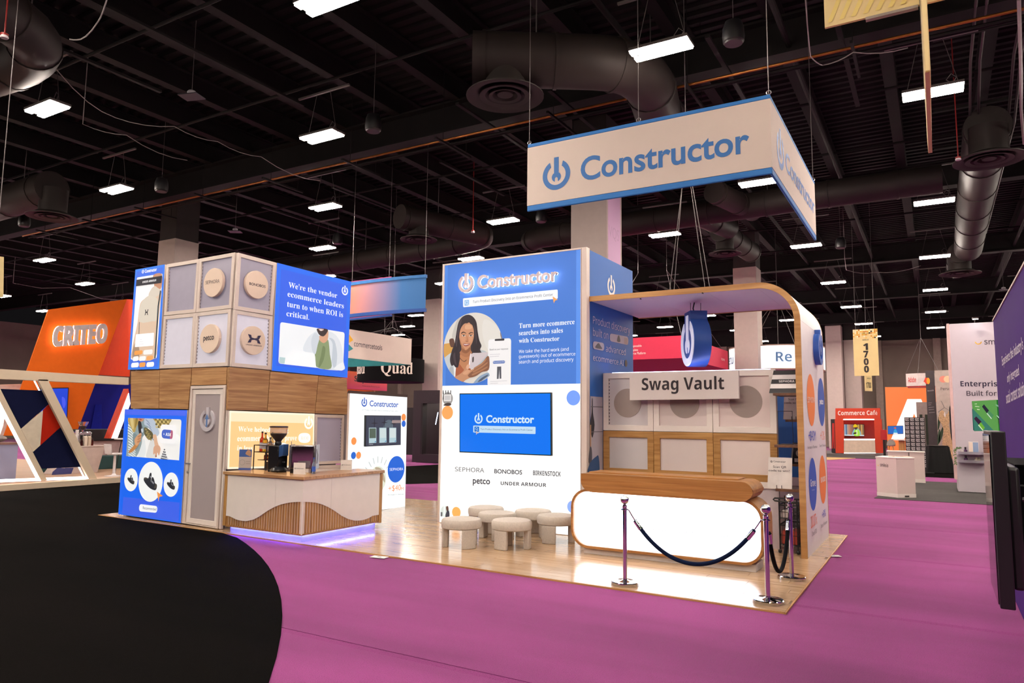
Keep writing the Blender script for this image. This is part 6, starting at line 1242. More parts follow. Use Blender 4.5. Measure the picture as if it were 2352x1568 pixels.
# white and teal corner banner
t = thing('corner_banner', 'white and teal hanging corner banner with a thin dark word, beside the slogan lightbox', 'banner', (-16,19,4.3))
q = [(16.849,4.763),(20.123,4.758),(20.161,3.835),(16.895,3.849)]; yl, yr = 15.0, 20.15; z0, z1 = 3.84, 4.76
MB().box((-16.04,yl,z0),(-16,yr,z1)).ob('white_face', mat('banner_cream','#d9cabf',.8,var=.01), t); MB().box((-21.5,yr-.04,z0),(-16.04,yr,z1)).ob('teal_face', mat('banner_teal','#1f7f86',.7), t)
a = Art('ctl', .004); a.text('commercetools', [(17.212,4.237),(18.578,4.224),(17.204,4.407)], '#2a2838', 'sr', .008); a.poly([(16.958,4.605),(17.174,4.427),(16.972,4.314),(16.746,4.447)], '#e8b21e').poly([(16.975,4.271),(17.18,4.148),(16.986,4.051),(16.761,4.139)], '#2c9096'); a.ob('lettering', PRINT, t)
APX = (-16.02,19.118,5.056)
for p in ((-16.02,APX[1]-1.1),(-16.02,APX[1]+1.1)): MB().cyl((*p,z1),(-16.02,APX[1],APX[2]),.008,n=5).ob('hang_wire', WIRE, t)
MB().cyl((-16.02,APX[1],APX[2]),(-16.02,APX[1],10.61),.008,n=5).ob('hang_wire', WIRE, t)
# black drum with letters bent round it
t = thing('drum_banner', 'black hanging drum with white serif words behind the white corner banner', 'banner', (-23.5,28,4)); cx_, cyy, R_ = -23.831, 28.4, 1.68; z0, z1 = 3.74, 4.9
MB().lathe([(R_-.03,z0),(R_,z0),(R_,z1),(R_-.03,z1)], (cx_,cyy,0), 64).ob('drum_fabric', mat('drum_black','#0c0b0d',.85,spec=.1,var=.02), t, smooth=40); MB().lathe([(R_-.05,z0+.02),(R_-.05,z1-.02)], (cx_,cyy,0), 48).ob('inner_lining', mat('lining_black','#0c0b0c',.9), t)
m = MB(); gv, gf, _ = glyphs('Quad', 's')
for a0, a1 in ((-1.16,-.2),(-2.5,-1.72)):
    vs = [(cx_+(R_+.012)*math.cos(a0+(a1-a0)*x), cyy+(R_+.012)*math.sin(a0+(a1-a0)*x), z0+.36+y*.58) for x, y, z in gv]; m.add(vs, gf, lin('#e4d4ca'))
m.ob('lettering', PRINT, t, smooth=0)
for an in (-.4,-1.4,-2.6): MB().cyl((cx_+R_*math.cos(an),cyy+R_*math.sin(an),z1),(cx_+.1,cyy,7),.008,n=5).ob('hang_wire', WIRE, t)
MB().cyl((cx_+.1,cyy,7),(cx_+.1,cyy,10.61),.008,n=5).ob('hang_wire', WIRE, t)
t = thing('gradient_sign', 'pink to orange hanging sign with a black word, below the black drum', 'sign', (-27,30,3.46)); q = [(28.276,4.397),(31.878,4.417),(31.892,3.453),(28.322,3.489)]
m = MB(); n = 10
for k in range(n):
    f = (k+.5)/n; c = [x*(1-f)+y*f for x, y in zip(lin('#c92a60'), lin('#e2602a'))]; z0_, z1_ = 3.46+.95*k/n, 3.46+.95*(k+1)/n
    m.add([pt('sa',q[0][0],z0_,.0),pt('sa',q[1][0],z0_,.0),pt('sa',q[1][0],z1_,.0),pt('sa',q[0][0],z1_,.0)],[(0,1,2,3)],tuple(c))
m.ob('print_face', art_mat('banner_fabric',.08,.95), t, smooth=0); slab('sa', rect(q[0][0],3.46,q[1][0],4.41), -.1, -.002).ob('sign_body', mat('sign_pink','#c23a5c',.6), t); slab('sa', [(q[0][0]-.3,3.24),(q[1][0]-.5,3.44),(q[1][0],3.46),(q[0][0],3.46)], -.5, -.4).ob('orange_underside', mat('sign_orange','#e0862a',.6), t)
a = Art('sa', .004); a.text('ShipAccel', [(29.17,3.892),(31.261,3.88),(29.155,4.188)], '#1c1218', 'b', .02).text('Powered by Pitney Bowes', [(29.817,3.636),(31.244,3.635),(29.814,3.696)], '#5a1a3a', 'b', .0); a.ob('lettering', PRINT, t); wires(t, 'sa', (q[1][0]-.3,), 4.41, -.05)
# dark stand with a window
t = thing('dark_stand', 'dark purple stand with a large window opening, left of the tall tower', 'booth', (-19.5,26,0)); DK = mat('dark_plum','#2a1f28',.5,var=.05); DK2 = mat('dark_plum_black','#120d12',.6)
MB().box((-20.45,26,0),(-19.95,27.5,3.2)).ob('left_post', DK, t); MB().box((-19.95,26,2.62),(-14.5,26.4,3.2)).ob('lintel', DK, t); MB().box((-19.95,26,0),(-14.5,26.3,.36)).ob('low_wall', DK, t)
MB().box((-20.0,25.99,.36),(-19.9,26.3,2.62)).ob('inner_edge', DK2, t); MB().box((-22.2,27.6,.2),(-20.5,28,2.45)).ob('dark_screen_wall', DK2, t); MB().box((-20.2,29.8,0),(-14,30,3)).ob('back_wall', mat('stand_back_wall','#a08e80',.8,var=.1,noise=.5), t)
for (x_, z_, dx, dz) in ((-19.55,1.95,.12,.55),(-19.0,1.4,.16,.45)): MB().cyl((x_,26.5,z_-dz/2),(x_+dx,26.5,z_+dz/2),.02,n=8).ob('tube_lamp', mat('tube_lamp_glow','#cfe0ff',.4,em=3,var=0), t)
t = thing('dark_table', 'black narrow table with slim legs inside the dark stand window', 'table', (-19,27.5,0)); MB().box((-19.4,27.3,.95),(-18,27.9,1.02)).ob('tabletop', BLACK, t)
for k in range(5): MB().cbox((-19.3+.3*k,27.35,.48),(.05,.05,.95)).ob('leg', BLACK, t)
t = thing('leafy_plant', 'green leafy plant standing inside the dark stand at its left edge', 'plant', (-20,28.6,0)); MB().lathe([(.001,0),(.16,0),(.2,.4),(.17,.4),(.001,.36)], (-20,28.6,0), 16).ob('pot', mat('plant_pot','#3a3436',.6), t)
m = MB(); rd = random.Random(4)
for k in range(60):
    h = .4+rd.random()*1.6; a_ = rd.random()*6.28; r_ = .1+.22*rd.random(); c = Vector((-20+r_*math.cos(a_),28.6+r_*math.sin(a_),h)); d = Vector((math.cos(a_),math.sin(a_),.5))*.14; s = Vector((-d.y,d.x,0)).normalized()*.045
    m.add([tuple(c),tuple(c+d*.5+s),tuple(c+d),tuple(c+d*.5-s)],[(0,1,2,3)])
o = m.ob('foliage', mat('leaf_green','#2f5a26',.6,var=.3), t, smooth=0); o['kind'] = 'stuff'; MB().tube([(-20,28.6,.3),(-19.98,28.6,2.0)],.02,6).ob('stem', mat('stem_brown','#4a3a28',.8), t)
# ================================================================ banners seen under the canopy
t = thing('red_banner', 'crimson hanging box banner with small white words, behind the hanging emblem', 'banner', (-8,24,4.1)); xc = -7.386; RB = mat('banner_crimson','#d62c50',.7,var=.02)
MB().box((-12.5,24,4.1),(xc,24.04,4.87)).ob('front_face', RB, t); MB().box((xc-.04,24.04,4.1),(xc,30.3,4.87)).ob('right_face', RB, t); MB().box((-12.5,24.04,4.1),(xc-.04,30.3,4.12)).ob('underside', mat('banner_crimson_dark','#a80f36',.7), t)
a = Art('rb', .004)
for s, p in (('Composable', [(-9.334,4.546),(-8.831,4.546),(-9.333,4.627)]), ('Complete', [(-9.307,4.403),(-8.965,4.404),(-9.306,4.484)]), ('Commerce Platform', [(-9.464,4.275),(-8.684,4.281),(-9.463,4.362)])): a.text(s, p, '#f4dcdc', 'b', .01)
a.ob('lettering', PRINT, t); a = Art((xc,0,90), .004); a.text('tom', [(29.2,4.42),(29.75,4.42),(29.2,4.52)], '#f0c8cc', 'b', .01); a.ob('side_lettering', PRINT, t)
for x_ in (-9.5, xc-1): MB().cyl((x_,25.5,7.5),(x_,25.5,10.61),.01,n=5).ob('hang_wire', WIRE, t)
for p in ((-10.5,24.02),(xc-.02,24.02),(xc-.02,29.5)): MB().cyl((*p,4.87),((-9.5 if p[0] < -9 else xc-1),25.5,7.5),.01,n=5).ob('hang_wire', WIRE, t)
t = thing('ring_banner', 'white glowing round banner with blue lettering behind the pale pillar', 'banner', (-6,33,4.2)); cx_, cyy, R_ = -5.957, 33, 1.97; z0, z1 = 4.176, 5.114
MB().lathe([(R_-.04,z0),(R_,z0),(R_,z1),(R_-.04,z1)], (cx_,cyy,0), 72).ob('glowing_fabric', mat('ring_glow','#f4f4f6',.5,em=.8,emcol='#f6f8ff',var=0), t, smooth=40); MB().lathe([(R_+.01,z1),(R_+.01,z1+.05),(R_-.06,z1+.05)], (cx_,cyy,0), 72).lathe([(R_+.01,z0-.05),(R_+.01,z0)], (cx_,cyy,0), 72).ob('rim', mat('rim_tan','#a88f80',.6), t)
m = MB()
for tx, a0, a1, c, hh in (('Retu',-2.95,-2.48,'#3a4a78',.40), ('o',-1.888,-1.75,'#5a86b4',.27), ('Re',-1.40,-1.08,'#5a86b4',.40)):
    gv, gf, _ = glyphs(tx, 'sb'); m.add([(cx_+(R_+.012)*math.cos(a0+(a1-a0)*x), cyy+(R_+.012)*math.sin(a0+(a1-a0)*x), z0+.27+y*hh) for x, y, z in gv], gf, lin(c))
m.ob('lettering', PRINT, t, smooth=0)
MB().cyl((cx_+.1,cyy,z1),(cx_+.1,cyy,10.61),.012,n=5).ob('hang_wire', WIRE, t)
for an in (-1.0,-2.2,.6,2.4): MB().cyl((cx_+R_*math.cos(an),cyy+R_*math.sin(an),z1),(cx_+.1,cyy,7.4),.01,n=5).ob('hang_wire', WIRE, t)
# ================================================================ right aisle: red cafe stand, orange stand, counters, white tower
RED_ = mat('cafe_red', '#c4340f', .5, var=.03)
t = thing('low_stage', 'black low platform under the red cafe stand', 'platform', (-4,51,0)); MB().box((-7.5,44.7,-.02),(-2.65,55,.0)).ob('base_board', mat('base_black','#1b1718',.7), t); MB().box((-7.5,49.4,.0),(-2.65,55,.015)).ob('base_top', mat('base_grey_top','#6a6064',.7), t)
cf_ = thing('cafe_stand', 'red cafe stand with white bold words and a lit white counter', 'booth', (-4.2,50.3,.12))
def cc(s): return s
slab('cc', [(-5.547,2.158),(-3.009,2.184),(-2.994,2.864),(-5.523,2.849)], -.5, 0).ob('header', RED_, cf_); slab('cc', [(-5.599,0.031),(-5.129,0.047),(-5.086,2.18),(-5.585,2.175)], -.5, 0).ob('side_column', RED_, cf_); slab('cc', [(-3.335,0.107),(-2.932,0.121),(-2.939,2.201),(-3.351,2.197)], -.5, 0).ob('side_column', RED_, cf_)
slab('cc', [(-5.32,0.074),(-3.253,0.143),(-3.173,2.224),(-5.247,2.203)], -1.7, -1.6).ob('back_wall', mat('cafe_dark_red','#9c1206',.5), cf_); slab('cc', [(-5.118,0.047),(-3.335,0.107),(-3.348,0.929),(-5.089,0.887)], -.6, .02).ob('bar_front', mat('cafe_counter','#cdb6a4',.6), cf_)
for q in ([(-5.089,0.862),(-3.349,0.905),(-3.346,0.978),(-5.087,0.937)], [(-5.118,0.031),(-3.335,0.091),(-3.334,0.132),(-5.117,0.072)], [(-5.089,2.113),(-3.339,2.132),(-3.337,2.197),(-5.086,2.18)]): slab('cc', q, -.1, .03).ob('led_bar', mat('cafe_led','#ffffff',.4,em=2.2,emcol='#fff0ea',var=0), cf_)
a = Art('cc', .01); a.text('Commerce Café', [(-5.383,2.412),(-3.15,2.449),(-5.373,2.698)], '#efe2dc', 'sb'); a.ob('lettering', PRINT, cf_)
P = (-6.0,50.2,70); slab('cc', [(-5.842,0.056),(-5.606,0.031),(-5.585,2.166),(-5.823,2.155)], -1.4, -.02).ob('dark_side', mat('cafe_dark_side','#1d1418',.5), cf_); a = Art('cc', -.015); a.poly([(-5.814,0.308),(-5.64,0.313),(-5.625,1.905),(-5.742,1.904)], '#b01a14').poly([(-5.76,0.31),(-5.698,0.312),(-5.706,0.981)], '#1d1418'); a.ob('side_print', PRINT, cf_)
t = thing('wall_screen', 'screen showing a worker in a yellow helmet inside the red cafe stand', 'screen', (-4.6,50.9,1)); P = (0,51.4,0); q = [(-5.21,1.113),(-4.047,1.138),(-4.02,1.858),(-5.185,1.842)]
slab(P, q, -.06, 0).ob('bezel', BLACK, t); a = Art(P, .004); us = q[0][0]; w = q[1][0]-us; vs_ = q[0][1]; h = q[2][1]-vs_; f = lambda P_: [(us+x*w, vs_+y*h) for x, y in P_]
for k, c in enumerate(('#9fb8cc','#5b7a9a','#b59a8c','#c0856a','#a9705c','#8f6a5c','#8a5a48','#b88a6c','#5c4a3a','#c8a04a','#7a5a3a','#c99a5a','#8a6a4a')): a.poly(f(rect(k/13,.08,(k+1)/13,.97)), c)
a.poly(f(rect(0,0,1,.09)), '#d8e4ea').blob(f([(.42,.08),(.45,.4),(.55,.62),(.72,.6),(.82,.4),(.83,.08)]), '#8ab0c8', 3).blob(f([(.5,.02),(.52,.45),(.6,.55),(.7,.55),(.78,.4),(.78,.02)]), '#a8e04a', 3).poly(f(rect(.62,.05,.67,.5)), '#e8f0c0').blob(f([(.54,.62),(.6,.52),(.66,.62),(.65,.78),(.55,.78)]), '#4a3028', 3).blob(f([(.48,.74),(.5,.92),(.58,1.0),(.66,.92),(.67,.76)]), '#e8c21a', 3).blob(f([(.46,.15),(.5,.28),(.62,.3),(.6,.18)]), '#3a2a24', 3)
a.ob('screen_image', SCREEN, t)
t = thing('wood_patch', 'pale wooden floor patch in the aisle beyond the canopy wall', 'platform', (-5,42,-.02)); MB().prism([(-9,41.6,-.019),(-5.0,41.7,-.019),(-4.0,44.6,-.019),(-9,44.6,-.019)],(0,0,.016)).ob('floor_board', wood('patch_wood','#b58e52','#cfa868','x'), t); MB().box((-9,44.6,-.019),(-4.0,44.65,.004)).ob('edge_rail', OAK, t)
# orange lightbox stand
ad = thing('orange_lightbox', 'large orange lightbox wall with a white letter shape, right of the red cafe stand', 'lightbox', (-1.5,47,0)); q = [(-2.507,0.322),(0.164,0.409),(0.324,3.995),(-2.55,4.03)]; q = [(q[0][0],0),(q[1][0],0),q[2],(q[0][0],q[3][1])]
slab('ad', q, -.3, -.005).ob('case', ALU, ad); a = Art('ad', 0); a.poly(q, '#f07a3a'); a.ob('fabric_print', LIT, ad)
a = Art('ad', .01); a.poly([(-2.309,1.039),(0.034,1.095),(-0.712,3.328),(-1.399,3.331)], '#fbf6f2'); a.poly([(-1.643,1.055),(-0.661,1.079),(-1.093,2.509)], '#f07a3a'); a.ob('letter_print', LITW, ad)
t = thing('wall_screen', 'blue screen with a small helmet figure on the orange lightbox wall', 'screen', (-2,46.8,1)); P = (0,46.8,0); q = [(-2.466,1.318),(-1.674,1.354),(-1.663,1.824),(-2.456,1.793)]
slab(P, q, -.08, 0).ob('bezel', BLACK, t); a = Art(P, .004); a.poly(inset(q,.02), '#2a68c4'); us, vs_, w, h = q[0][0], q[0][1], q[1][0]-q[0][0], q[2][1]-q[1][1]
a.blob([(us+w*x, vs_+h*y) for x, y in ((.38,.08),(.42,.5),(.48,.62),(.56,.6),(.6,.4),(.64,.08))], '#3aa0d8', 3).blob([(us+w*x, vs_+h*y) for x, y in ((.42,.72),(.5,.88),(.58,.72))], '#e0602a', 3).poly([(us+w*x, vs_+h*y) for x, y in ((.36,.06),(.66,.06),(.62,.2),(.4,.2))], '#e8f0f4'); a.ob('screen_image', SCREEN, t)
t = thing('high_table', 'round white high table in front of the orange lightbox wall', 'table', (-1.7,45.5,0)); MB().cyl((-1.72,45.5,1.02),(-1.72,45.5,1.06),.4,n=24).ob('tabletop', WHITE, t); MB().cbox((-1.72,45.5,.5),(.3,.3,1.02)).ob('pedestal', OAK_Z, t)
def bstool(x, y, lab):
    t = thing('bar_stool', lab, 'stool', (x,y,0)); g = mat('stool_grey','#9c948e',.6)
    MB().lathe([(.001,.68),(.2,.7),(.22,.76),(.2,.78),(.001,.74)],(x,y,0),18).ob('seat', g, t); MB().prism([(x+.22*math.cos(a_),y+.2+.0*a_,.76+.3*math.sin(a_)) for a_ in [i*math.pi/8 for i in range(9)]],(0,.04,0)).ob('backrest', g, t)
    for k in range(4): a_ = k*math.pi/2+.78; MB().cyl((x+.26*math.cos(a_),y+.26*math.sin(a_),0),(x+.12*math.cos(a_),y+.12*math.sin(a_),.7),.02,n=6).ob('leg', OAK_Z, t)
bstool(-2.25,45.4,'grey bar stool on the left of the high table by the orange lightbox'); bstool(-1.15,45.4,'grey bar stool on the right of the high table by the orange lightbox')
t = thing('dustbin', 'red lettered bin with dark legs between the red cafe stand and the orange lightbox', 'bin', (-2.9,49,0)); MB().box((-2.95,48.9,.95),(-2.62,49.2,1.55)).ob('red_box', mat('bin_red','#b3131a',.4), t, bev=.01); MB().box((-2.85,48.95,0),(-2.72,49.1,.95)).ob('stand_leg', BLACK, t)
t = thing('cube_banner', 'small hanging white box banner with red letters above the orange lightbox', 'banner', (-.9,44,4)); CW_ = mat('cube_white','#d6ccc8',.6)
P1 = (0,45,-28); xq = -0.757; z0, z1 = 3.95, 4.62
A_ = (float(xq),44.0); Bp = (A_[0]-.58,44.35); Cp = (A_[0]+1.0,44.2); MB().prism([(*A_,z0),(*Cp,z0),(Cp[0]-.3,45.5,z0),(Bp[0]+.0,45.5,z0),(*Bp,z0)],(0,0,z1-z0)).ob('box_fabric', CW_, t); MB().prism([(A_[0],A_[1]+.05,z0-.06),(Cp[0],Cp[1]+.05,z0-.06),(Cp[0]-.3,45.4,z0-.06),(Bp[0]+.05,45.4,z0-.06),(Bp[0]+.05,Bp[1]+.05,z0-.06)],(0,0,.058)).ob('red_underside', mat('cube_red','#c2261c',.6), t)
PLA = (Bp[0],Bp[1],math.degrees(math.atan2(A_[1]-Bp[1],A_[0]-Bp[0]))); a = Art(PLA,.006); a.text('Adobe', [(.12,z0+.2),(.56,z0+.2),(.12,z0+.48)], '#c8281c', 'sb'); a.ob('lettering', PRINT, t)
PLB = (A_[0],A_[1],math.degrees(math.atan2(Cp[1]-A_[1],Cp[0]-A_[0]))); a = Art(PLB,.006); a.poly([(.24,z0+.2),(.56,z0+.2),(.44,z0+.5),(.36,z0+.5)], '#d2331f').poly([(.33,z0+.2),(.47,z0+.2),(.4,z0+.36)], '#d6ccc8'); a.ob('letter_mark', PRINT, t)
for p in (Bp, A_, Cp): MB().cyl((*p,z1),(A_[0]+.2,44.8,6.6),.01,n=5).ob('hang_wire', WIRE, t)
MB().cyl((A_[0]+.2,44.8,6.6),(A_[0]+.2,44.8,10.61),.01,n=5).ob('hang_wire', WIRE, t)
# black grid board lettered all over
t = thing('grid_board', 'tall black board covered in rows of white lettered squares behind the white counters', 'board', (-.8,33.5,0)); q = [(-1.143,0.833),(-0.452,0.842),(-0.422,2.209),(-1.135,2.202)]; u0, u1, v1 = q[3][0], q[2][0], q[2][1]; v0 = .02
slab('sh', rect(u0,v0,u1,v1), -.12, 0).ob('board', mat('grid_black','#151216',.5), t); a = Art('sh', .004); m8 = MB()
cw, ch = (u1-u0)/4, (v1-q[1][1])/8.2
for i in range(4):
    for j in range(12):
        x0_, y0_ = u0+cw*(i+.12), v1-ch*(j+.12)
        if y0_-ch*.8 < v0: continue
        a.text('SHOP', [(x0_,y0_-ch*.36),(x0_+cw*.76,y0_-ch*.36),(x0_,y0_-ch*.02)], '#d8d2d0', 'sb', .02); a.o -= a.st; a.text('TALK', [(x0_,y0_-ch*.76),(x0_+cw*.76,y0_-ch*.76),(x0_,y0_-ch*.42)], '#d8d2d0', 'sb', .02); a.o -= a.st
o = a.ob('lettering', PRINT, t, True); MB().box((u0-.1,33.45,-.015),(u1+.25,33.9,.02)).ob('foot_plate', BLACK, t)
# striped grey display behind the board
t = thing('slatted_display', 'grey display wall with dark green slots behind the black lettered board', 'booth', (.1,42,0)); P = (0,42,0); q = [(-0.866,3.033),(-0.35,3.094),(-0.426,0.95),(-0.918,0.936)]
slab(P, rect(q[0][0],0,q[1][0]+1.2,q[0][1]), -.3, 0).ob('wall_board', mat('display_grey','#8d7f78',.6), t)
for k in range(5): slab(P, rect(q[0][0]+.12+.24*k, .7, q[0][0]+.25+.24*k, q[0][1]-.62), 0, .02).ob('dark_slot', mat('slot_green','#16230f',.6), t)
# white counters
t = thing('lettered_counter', 'white pentagonal counter with small grey lettering nearest the aisle', 'counter', (-1,22.9,0)); fp = [(-1.50,22.42),(-.99,22.1),(-.57,22.42),(-.75,23.1),(-1.35,23.1)]; zt = 1.06
MB().prism([(x,y,0) for x, y in fp],(0,0,zt-.03)).ob('counter_body', mat('counter_cream','#dac8c0',.55,var=.01), t); c = (sum(p[0] for p in fp)/5, sum(p[1] for p in fp)/5)
MB().prism([(c[0]+(x-c[0])*1.03,c[1]+(y-c[1])*1.03,zt-.03) for x, y in fp],(0,0,.03)).ob('counter_top', WHITE, t, bev=.004); MB().prism([(c[0]+(x-c[0])*1.015,c[1]+(y-c[1])*1.015,0) for x, y in fp],(0,0,.1)).ob('base_board', WHITE, t)
PLS = (fp[0][0],fp[0][1],math.degrees(math.atan2(fp[1][1]-fp[0][1],fp[1][0]-fp[0][0]))); a = Art(PLS,.006); a.text('smile.io', [(.13,.80),(.37,.79),(.13,.90)], '#5a5450', 'sr', .01); a.poly([(.07+.03*math.cos(math.radians(x)),.84+.03*math.sin(math.radians(x))) for x in range(180,361,20)]+[(.07+.02*math.cos(math.radians(x)),.84+.02*math.sin(math.radians(x))) for x in range(360,179,-20)], '#e8c070'); a.ob('lettering', PRINT, t)
MB().cbox((-.78,22.255,.04),(.12,.03,.03),.65).ob('cable_slot', BLACK, t)
t = thing('leaflet_pile', 'small pile of leaflets on the lettered white counter', 'leaflets', (-1.0,22.7,zt))
for k in range(5): MB().cbox((-1.12+.1*k,22.6+.03*(k%2),zt+.006+.004*k),(.15,.1,.008),.3*k).ob('leaflet', mat('leaflet_tan','#c9a986',.6), t)
t = thing('plain_counter', 'plain white counter with a dark gap behind the lettered one', 'counter', (-.95,28,0)); MB().box((-1.5,28,0),(-.88,28.6,1.0)).box((-.85,28,0),(-.42,28.6,1.0)).ob('counter_body', mat('counter_cream','#dac8c0',.55), t); MB().box((-1.53,27.97,1.0),(-.4,28.63,1.03)).ob('counter_top', WHITE, t); MB().box((-1.51,27.98,0),(-.41,28,.12)).ob('base_board', WHITE, t)
t = thing('paper_stack', 'scattered white papers on the plain white counter', 'leaflets', (-1.2,28.2,1.03))
for k in range(5): MB().cbox((-1.3+.17*k,28.2+.05*(k%3),1.035),(.16,.11,.008),.5*k).ob('sheet', mat('paper_white','#e2dad8',.6), t)
t = thing('grey_carpet', 'dark grey carpet tile area under the white counters', 'carpet', (2,25,-.02)); MB().prism([(-1.53,21.75,-.019),(6,21.9,-.019),(6,29,-.019),(-1.0,29,-.019)],(0,0,.012)).ob('pile', GREYC, t, smooth=0); MB().box((-1.0,31.4,-.019),(8,36.5,-.008)).ob('far_pile', BLK, t)
t = thing('draped_table', 'tall table under a pleated black cloth, right of the black lettered board', 'table', (0,34.6,0)); n = 60; lo, hi = [], []
for k in range(n):
    a_ = 2*math.pi*k/n; w = 1+.05*math.sin(a_*13); lo.append((-.03+.56*math.cos(a_)*w, 34.6+.5*math.sin(a_)*w, -.005)); hi.append((-.03+.42*math.cos(a_)*(1+.02*math.sin(a_*13)), 34.6+.38*math.sin(a_), 1.04))
MB().add(lo+hi+[(-.03,34.6,1.05)], [(k,(k+1)%n,n+(k+1)%n,n+k) for k in range(n)]+[(n+k,n+(k+1)%n,2*n) for k in range(n)]).ob('pleated_cloth', mat('cloth_black','#0d0c0e',.85), t, smooth=50); MB().cyl((-.03,34.6,1.05),(-.03,34.6,1.075),.40,n=32).ob('tabletop', BLACK, t)
# dark column and dress stand
t = thing('dark_column', 'dark grey column with two overlapping circles and small print, above the draped table', 'booth', (-.2,39,0)); q = [(-0.365,0.949),(0.005,0.998),(-0.0,4.434),(-0.366,4.423)]
slab('mc', [(q[0][0],0),(q[1][0],0),q[2],q[3]], -.5, 0).ob('column_board', mat('column_dark','#3a3134',.5), t); a = Art('mc', .01); (u_, v_), = [(-0.295,3.952)]
a.poly(circ(u_-.03,v_,.09,24,.15), '#d83a20').poly(circ(u_+.03,v_,.07,24,.15), '#f0a028'); a.text('Personalize', [(-0.316,3.456),(-0.059,3.481),(-0.314,3.522)], '#b8b0b2', 'sr')
for s in ([(-0.314,2.9),(-0.164,2.919),(-0.164,2.938),(-0.313,2.919)], [(-0.311,2.814),(-0.195,2.83),(-0.194,2.849),(-0.31,2.834)], [(-0.309,2.694),(-0.076,2.722),(-0.075,2.741),(-0.308,2.713)], [(-0.31,2.589),(-0.084,2.621),(-0.083,2.64),(-0.309,2.609)], [(-0.299,2.454),(-0.063,2.478),(-0.062,2.498),(-0.298,2.473)]): a.poly(s, '#8d8588')
a.ob('column_print', PRINT, t)
t = thing('pale_stand_wall', 'pale stand wall with two soft overlapping circles behind the hanging dress', 'wall', (.4,38.6,0)); P = (0,38.7,0); q = [(0.038,1.006),(0.723,1.025),(0.685,4.437),(0.01,4.415)]
slab(P, [(q[3][0],0),(q[2][0]+1.5,0),(q[2][0]+1.5,q[2][1]),(q[3][0],q[3][1])], -.2, 0).ob('wall_board', mat('stand_pale','#b5a59c',.6), t); a = Art(P, .006); (u_, v_), (u2_, _) = [(0.337,4.003),(0.514,4.0)]
a.poly(circ(u_,v_,.155,28), '#e08a78').poly(circ(u2_,v_,.155,28), '#ecc49c'); a.text('Personalization', [(u_-.12,v_-.5),(u_+.95,v_-.5),(u_-.12,v_-.37)], '#4a4244', 'sr', .01); a.ob('wall_print', PRINT, t)
t = thing('hanging_dress', 'long patterned beige dress on a hanger in front of the pale stand wall', 'dress', (.45,38,1)); P = (0,37.95,0)
DR = mat('dress_fabric','#c9a57e',.85,var=.35,noise=25)
slab(P, spline([(0.141,2.5),(0.267,2.557),(0.387,2.371),(0.508,2.558),(0.536,2.261),(0.456,1.925),(0.472,1.777),(0.596,0.673),(0.519,0.377),(0.406,0.336),(0.278,0.662),(0.168,1.066),(0.243,1.662),(0.175,1.959),(0.072,2.182)],3), -.16, 0).ob('dress_body', DR, t, bev=.03); MB().tube([pt(P,*p) for p in [(0.069,2.481),(0.321,2.688),(0.508,2.558),(0.321,2.688),(0.221,2.969)]]+[(pt(P,*(0.221,2.969))[0],38.72,pt(P,*(0.221,2.969))[2])],.012,6).ob('hanger', WIRE, t)
slab(P, spline([(0.284,2.37),(0.334,2.259),(0.353,2.333),(0.329,2.501)],3), .005, .02).ob('swing_tag', mat('paper_white','#e2dad8',.6), t)
t = thing('hanging_coat', 'dark coat hanging beside the patterned dress', 'coat', (.75,37.6,1)); P = (0,37.4,0); slab(P, spline([(0.507,2.697),(0.582,2.624),(0.653,2.112),(0.661,1.602),(0.58,1.2),(0.51,1.38),(0.49,2.11)],3), -.2, 0).ob('coat_body', mat('coat_black','#17161a',.8), t, bev=.03); MB().tube([pt(P,*p) for p in [(0.505,2.66),(0.532,2.77),(0.547,2.678)]]+[(pt(P,*(0.547,2.678))[0],38.72,pt(P,*(0.547,2.678))[2])],.012,6).ob('hanger', WIRE, t)
t = thing('big_leaf_plant', 'dark green broad leaf plant behind the patterned dress', 'plant', (0,38,0)); P = (0,38.35,0)
for q in ([(0.018,1.692),(0.06,2.259),(0.146,2.147),(0.077,1.768)], [(0.032,1.053),(0.074,1.467),(0.237,1.846),(0.202,1.432)], [(-0.03,0.976),(0.03,1.579),(0.116,1.694),(0.078,1.204)]): slab(P, spline(q,3), -.02, 0).ob('leaf', mat('leaf_dark','#27412a',.5,var=.2), t)
MB().lathe([(.001,0),(.2,0),(.25,.5),(.001,.48)],(.15,38.3,0),16).ob('pot', mat('plant_pot','#3a3436',.6), t)
# white lettered tower
sm = thing('white_tower', 'tall white lettered tower with two clear shelves, beside the purple wall', 'booth', (1,25.1,0)); WT = mat('tower_white','#c6bcc4',.7,spec=.2,var=.01)
ztop = 4.953
MB().box((.45,25.1,0),(2.4,26.4,ztop)).ob('tower_body', WT, sm, bev=.02); MB().box((.38,25.16,.35),(.45,26.0,ztop+.02)).ob('side_strip', mat('tower_strip','#d9b8b4',.6), sm)
a = Art('st', .006); a.text('smile', [(1.303,4.304),(1.786,4.271),(1.312,4.476)], '#3a2f3c', 'sr', .01)
(u_, v_), = [(1.156,4.386)]; a.poly([(u_+.085*math.cos(math.radians(x)),v_+.08*math.sin(math.radians(x))) for x in range(180,361,15)]+[(u_+.06*math.cos(math.radians(x)),v_+.055*math.sin(math.radians(x))) for x in range(360,179,-15)], '#e8b21c')
a.text('Enterprise', [(0.652,3.083),(1.674,3.066),(0.66,3.247)], '#28203c', 'sb'); a.text('Built for', [(0.789,2.804),(1.531,2.799),(0.797,2.953)], '#3a3440', 'sr', .01); a.ob('lettering', PRINT, sm)
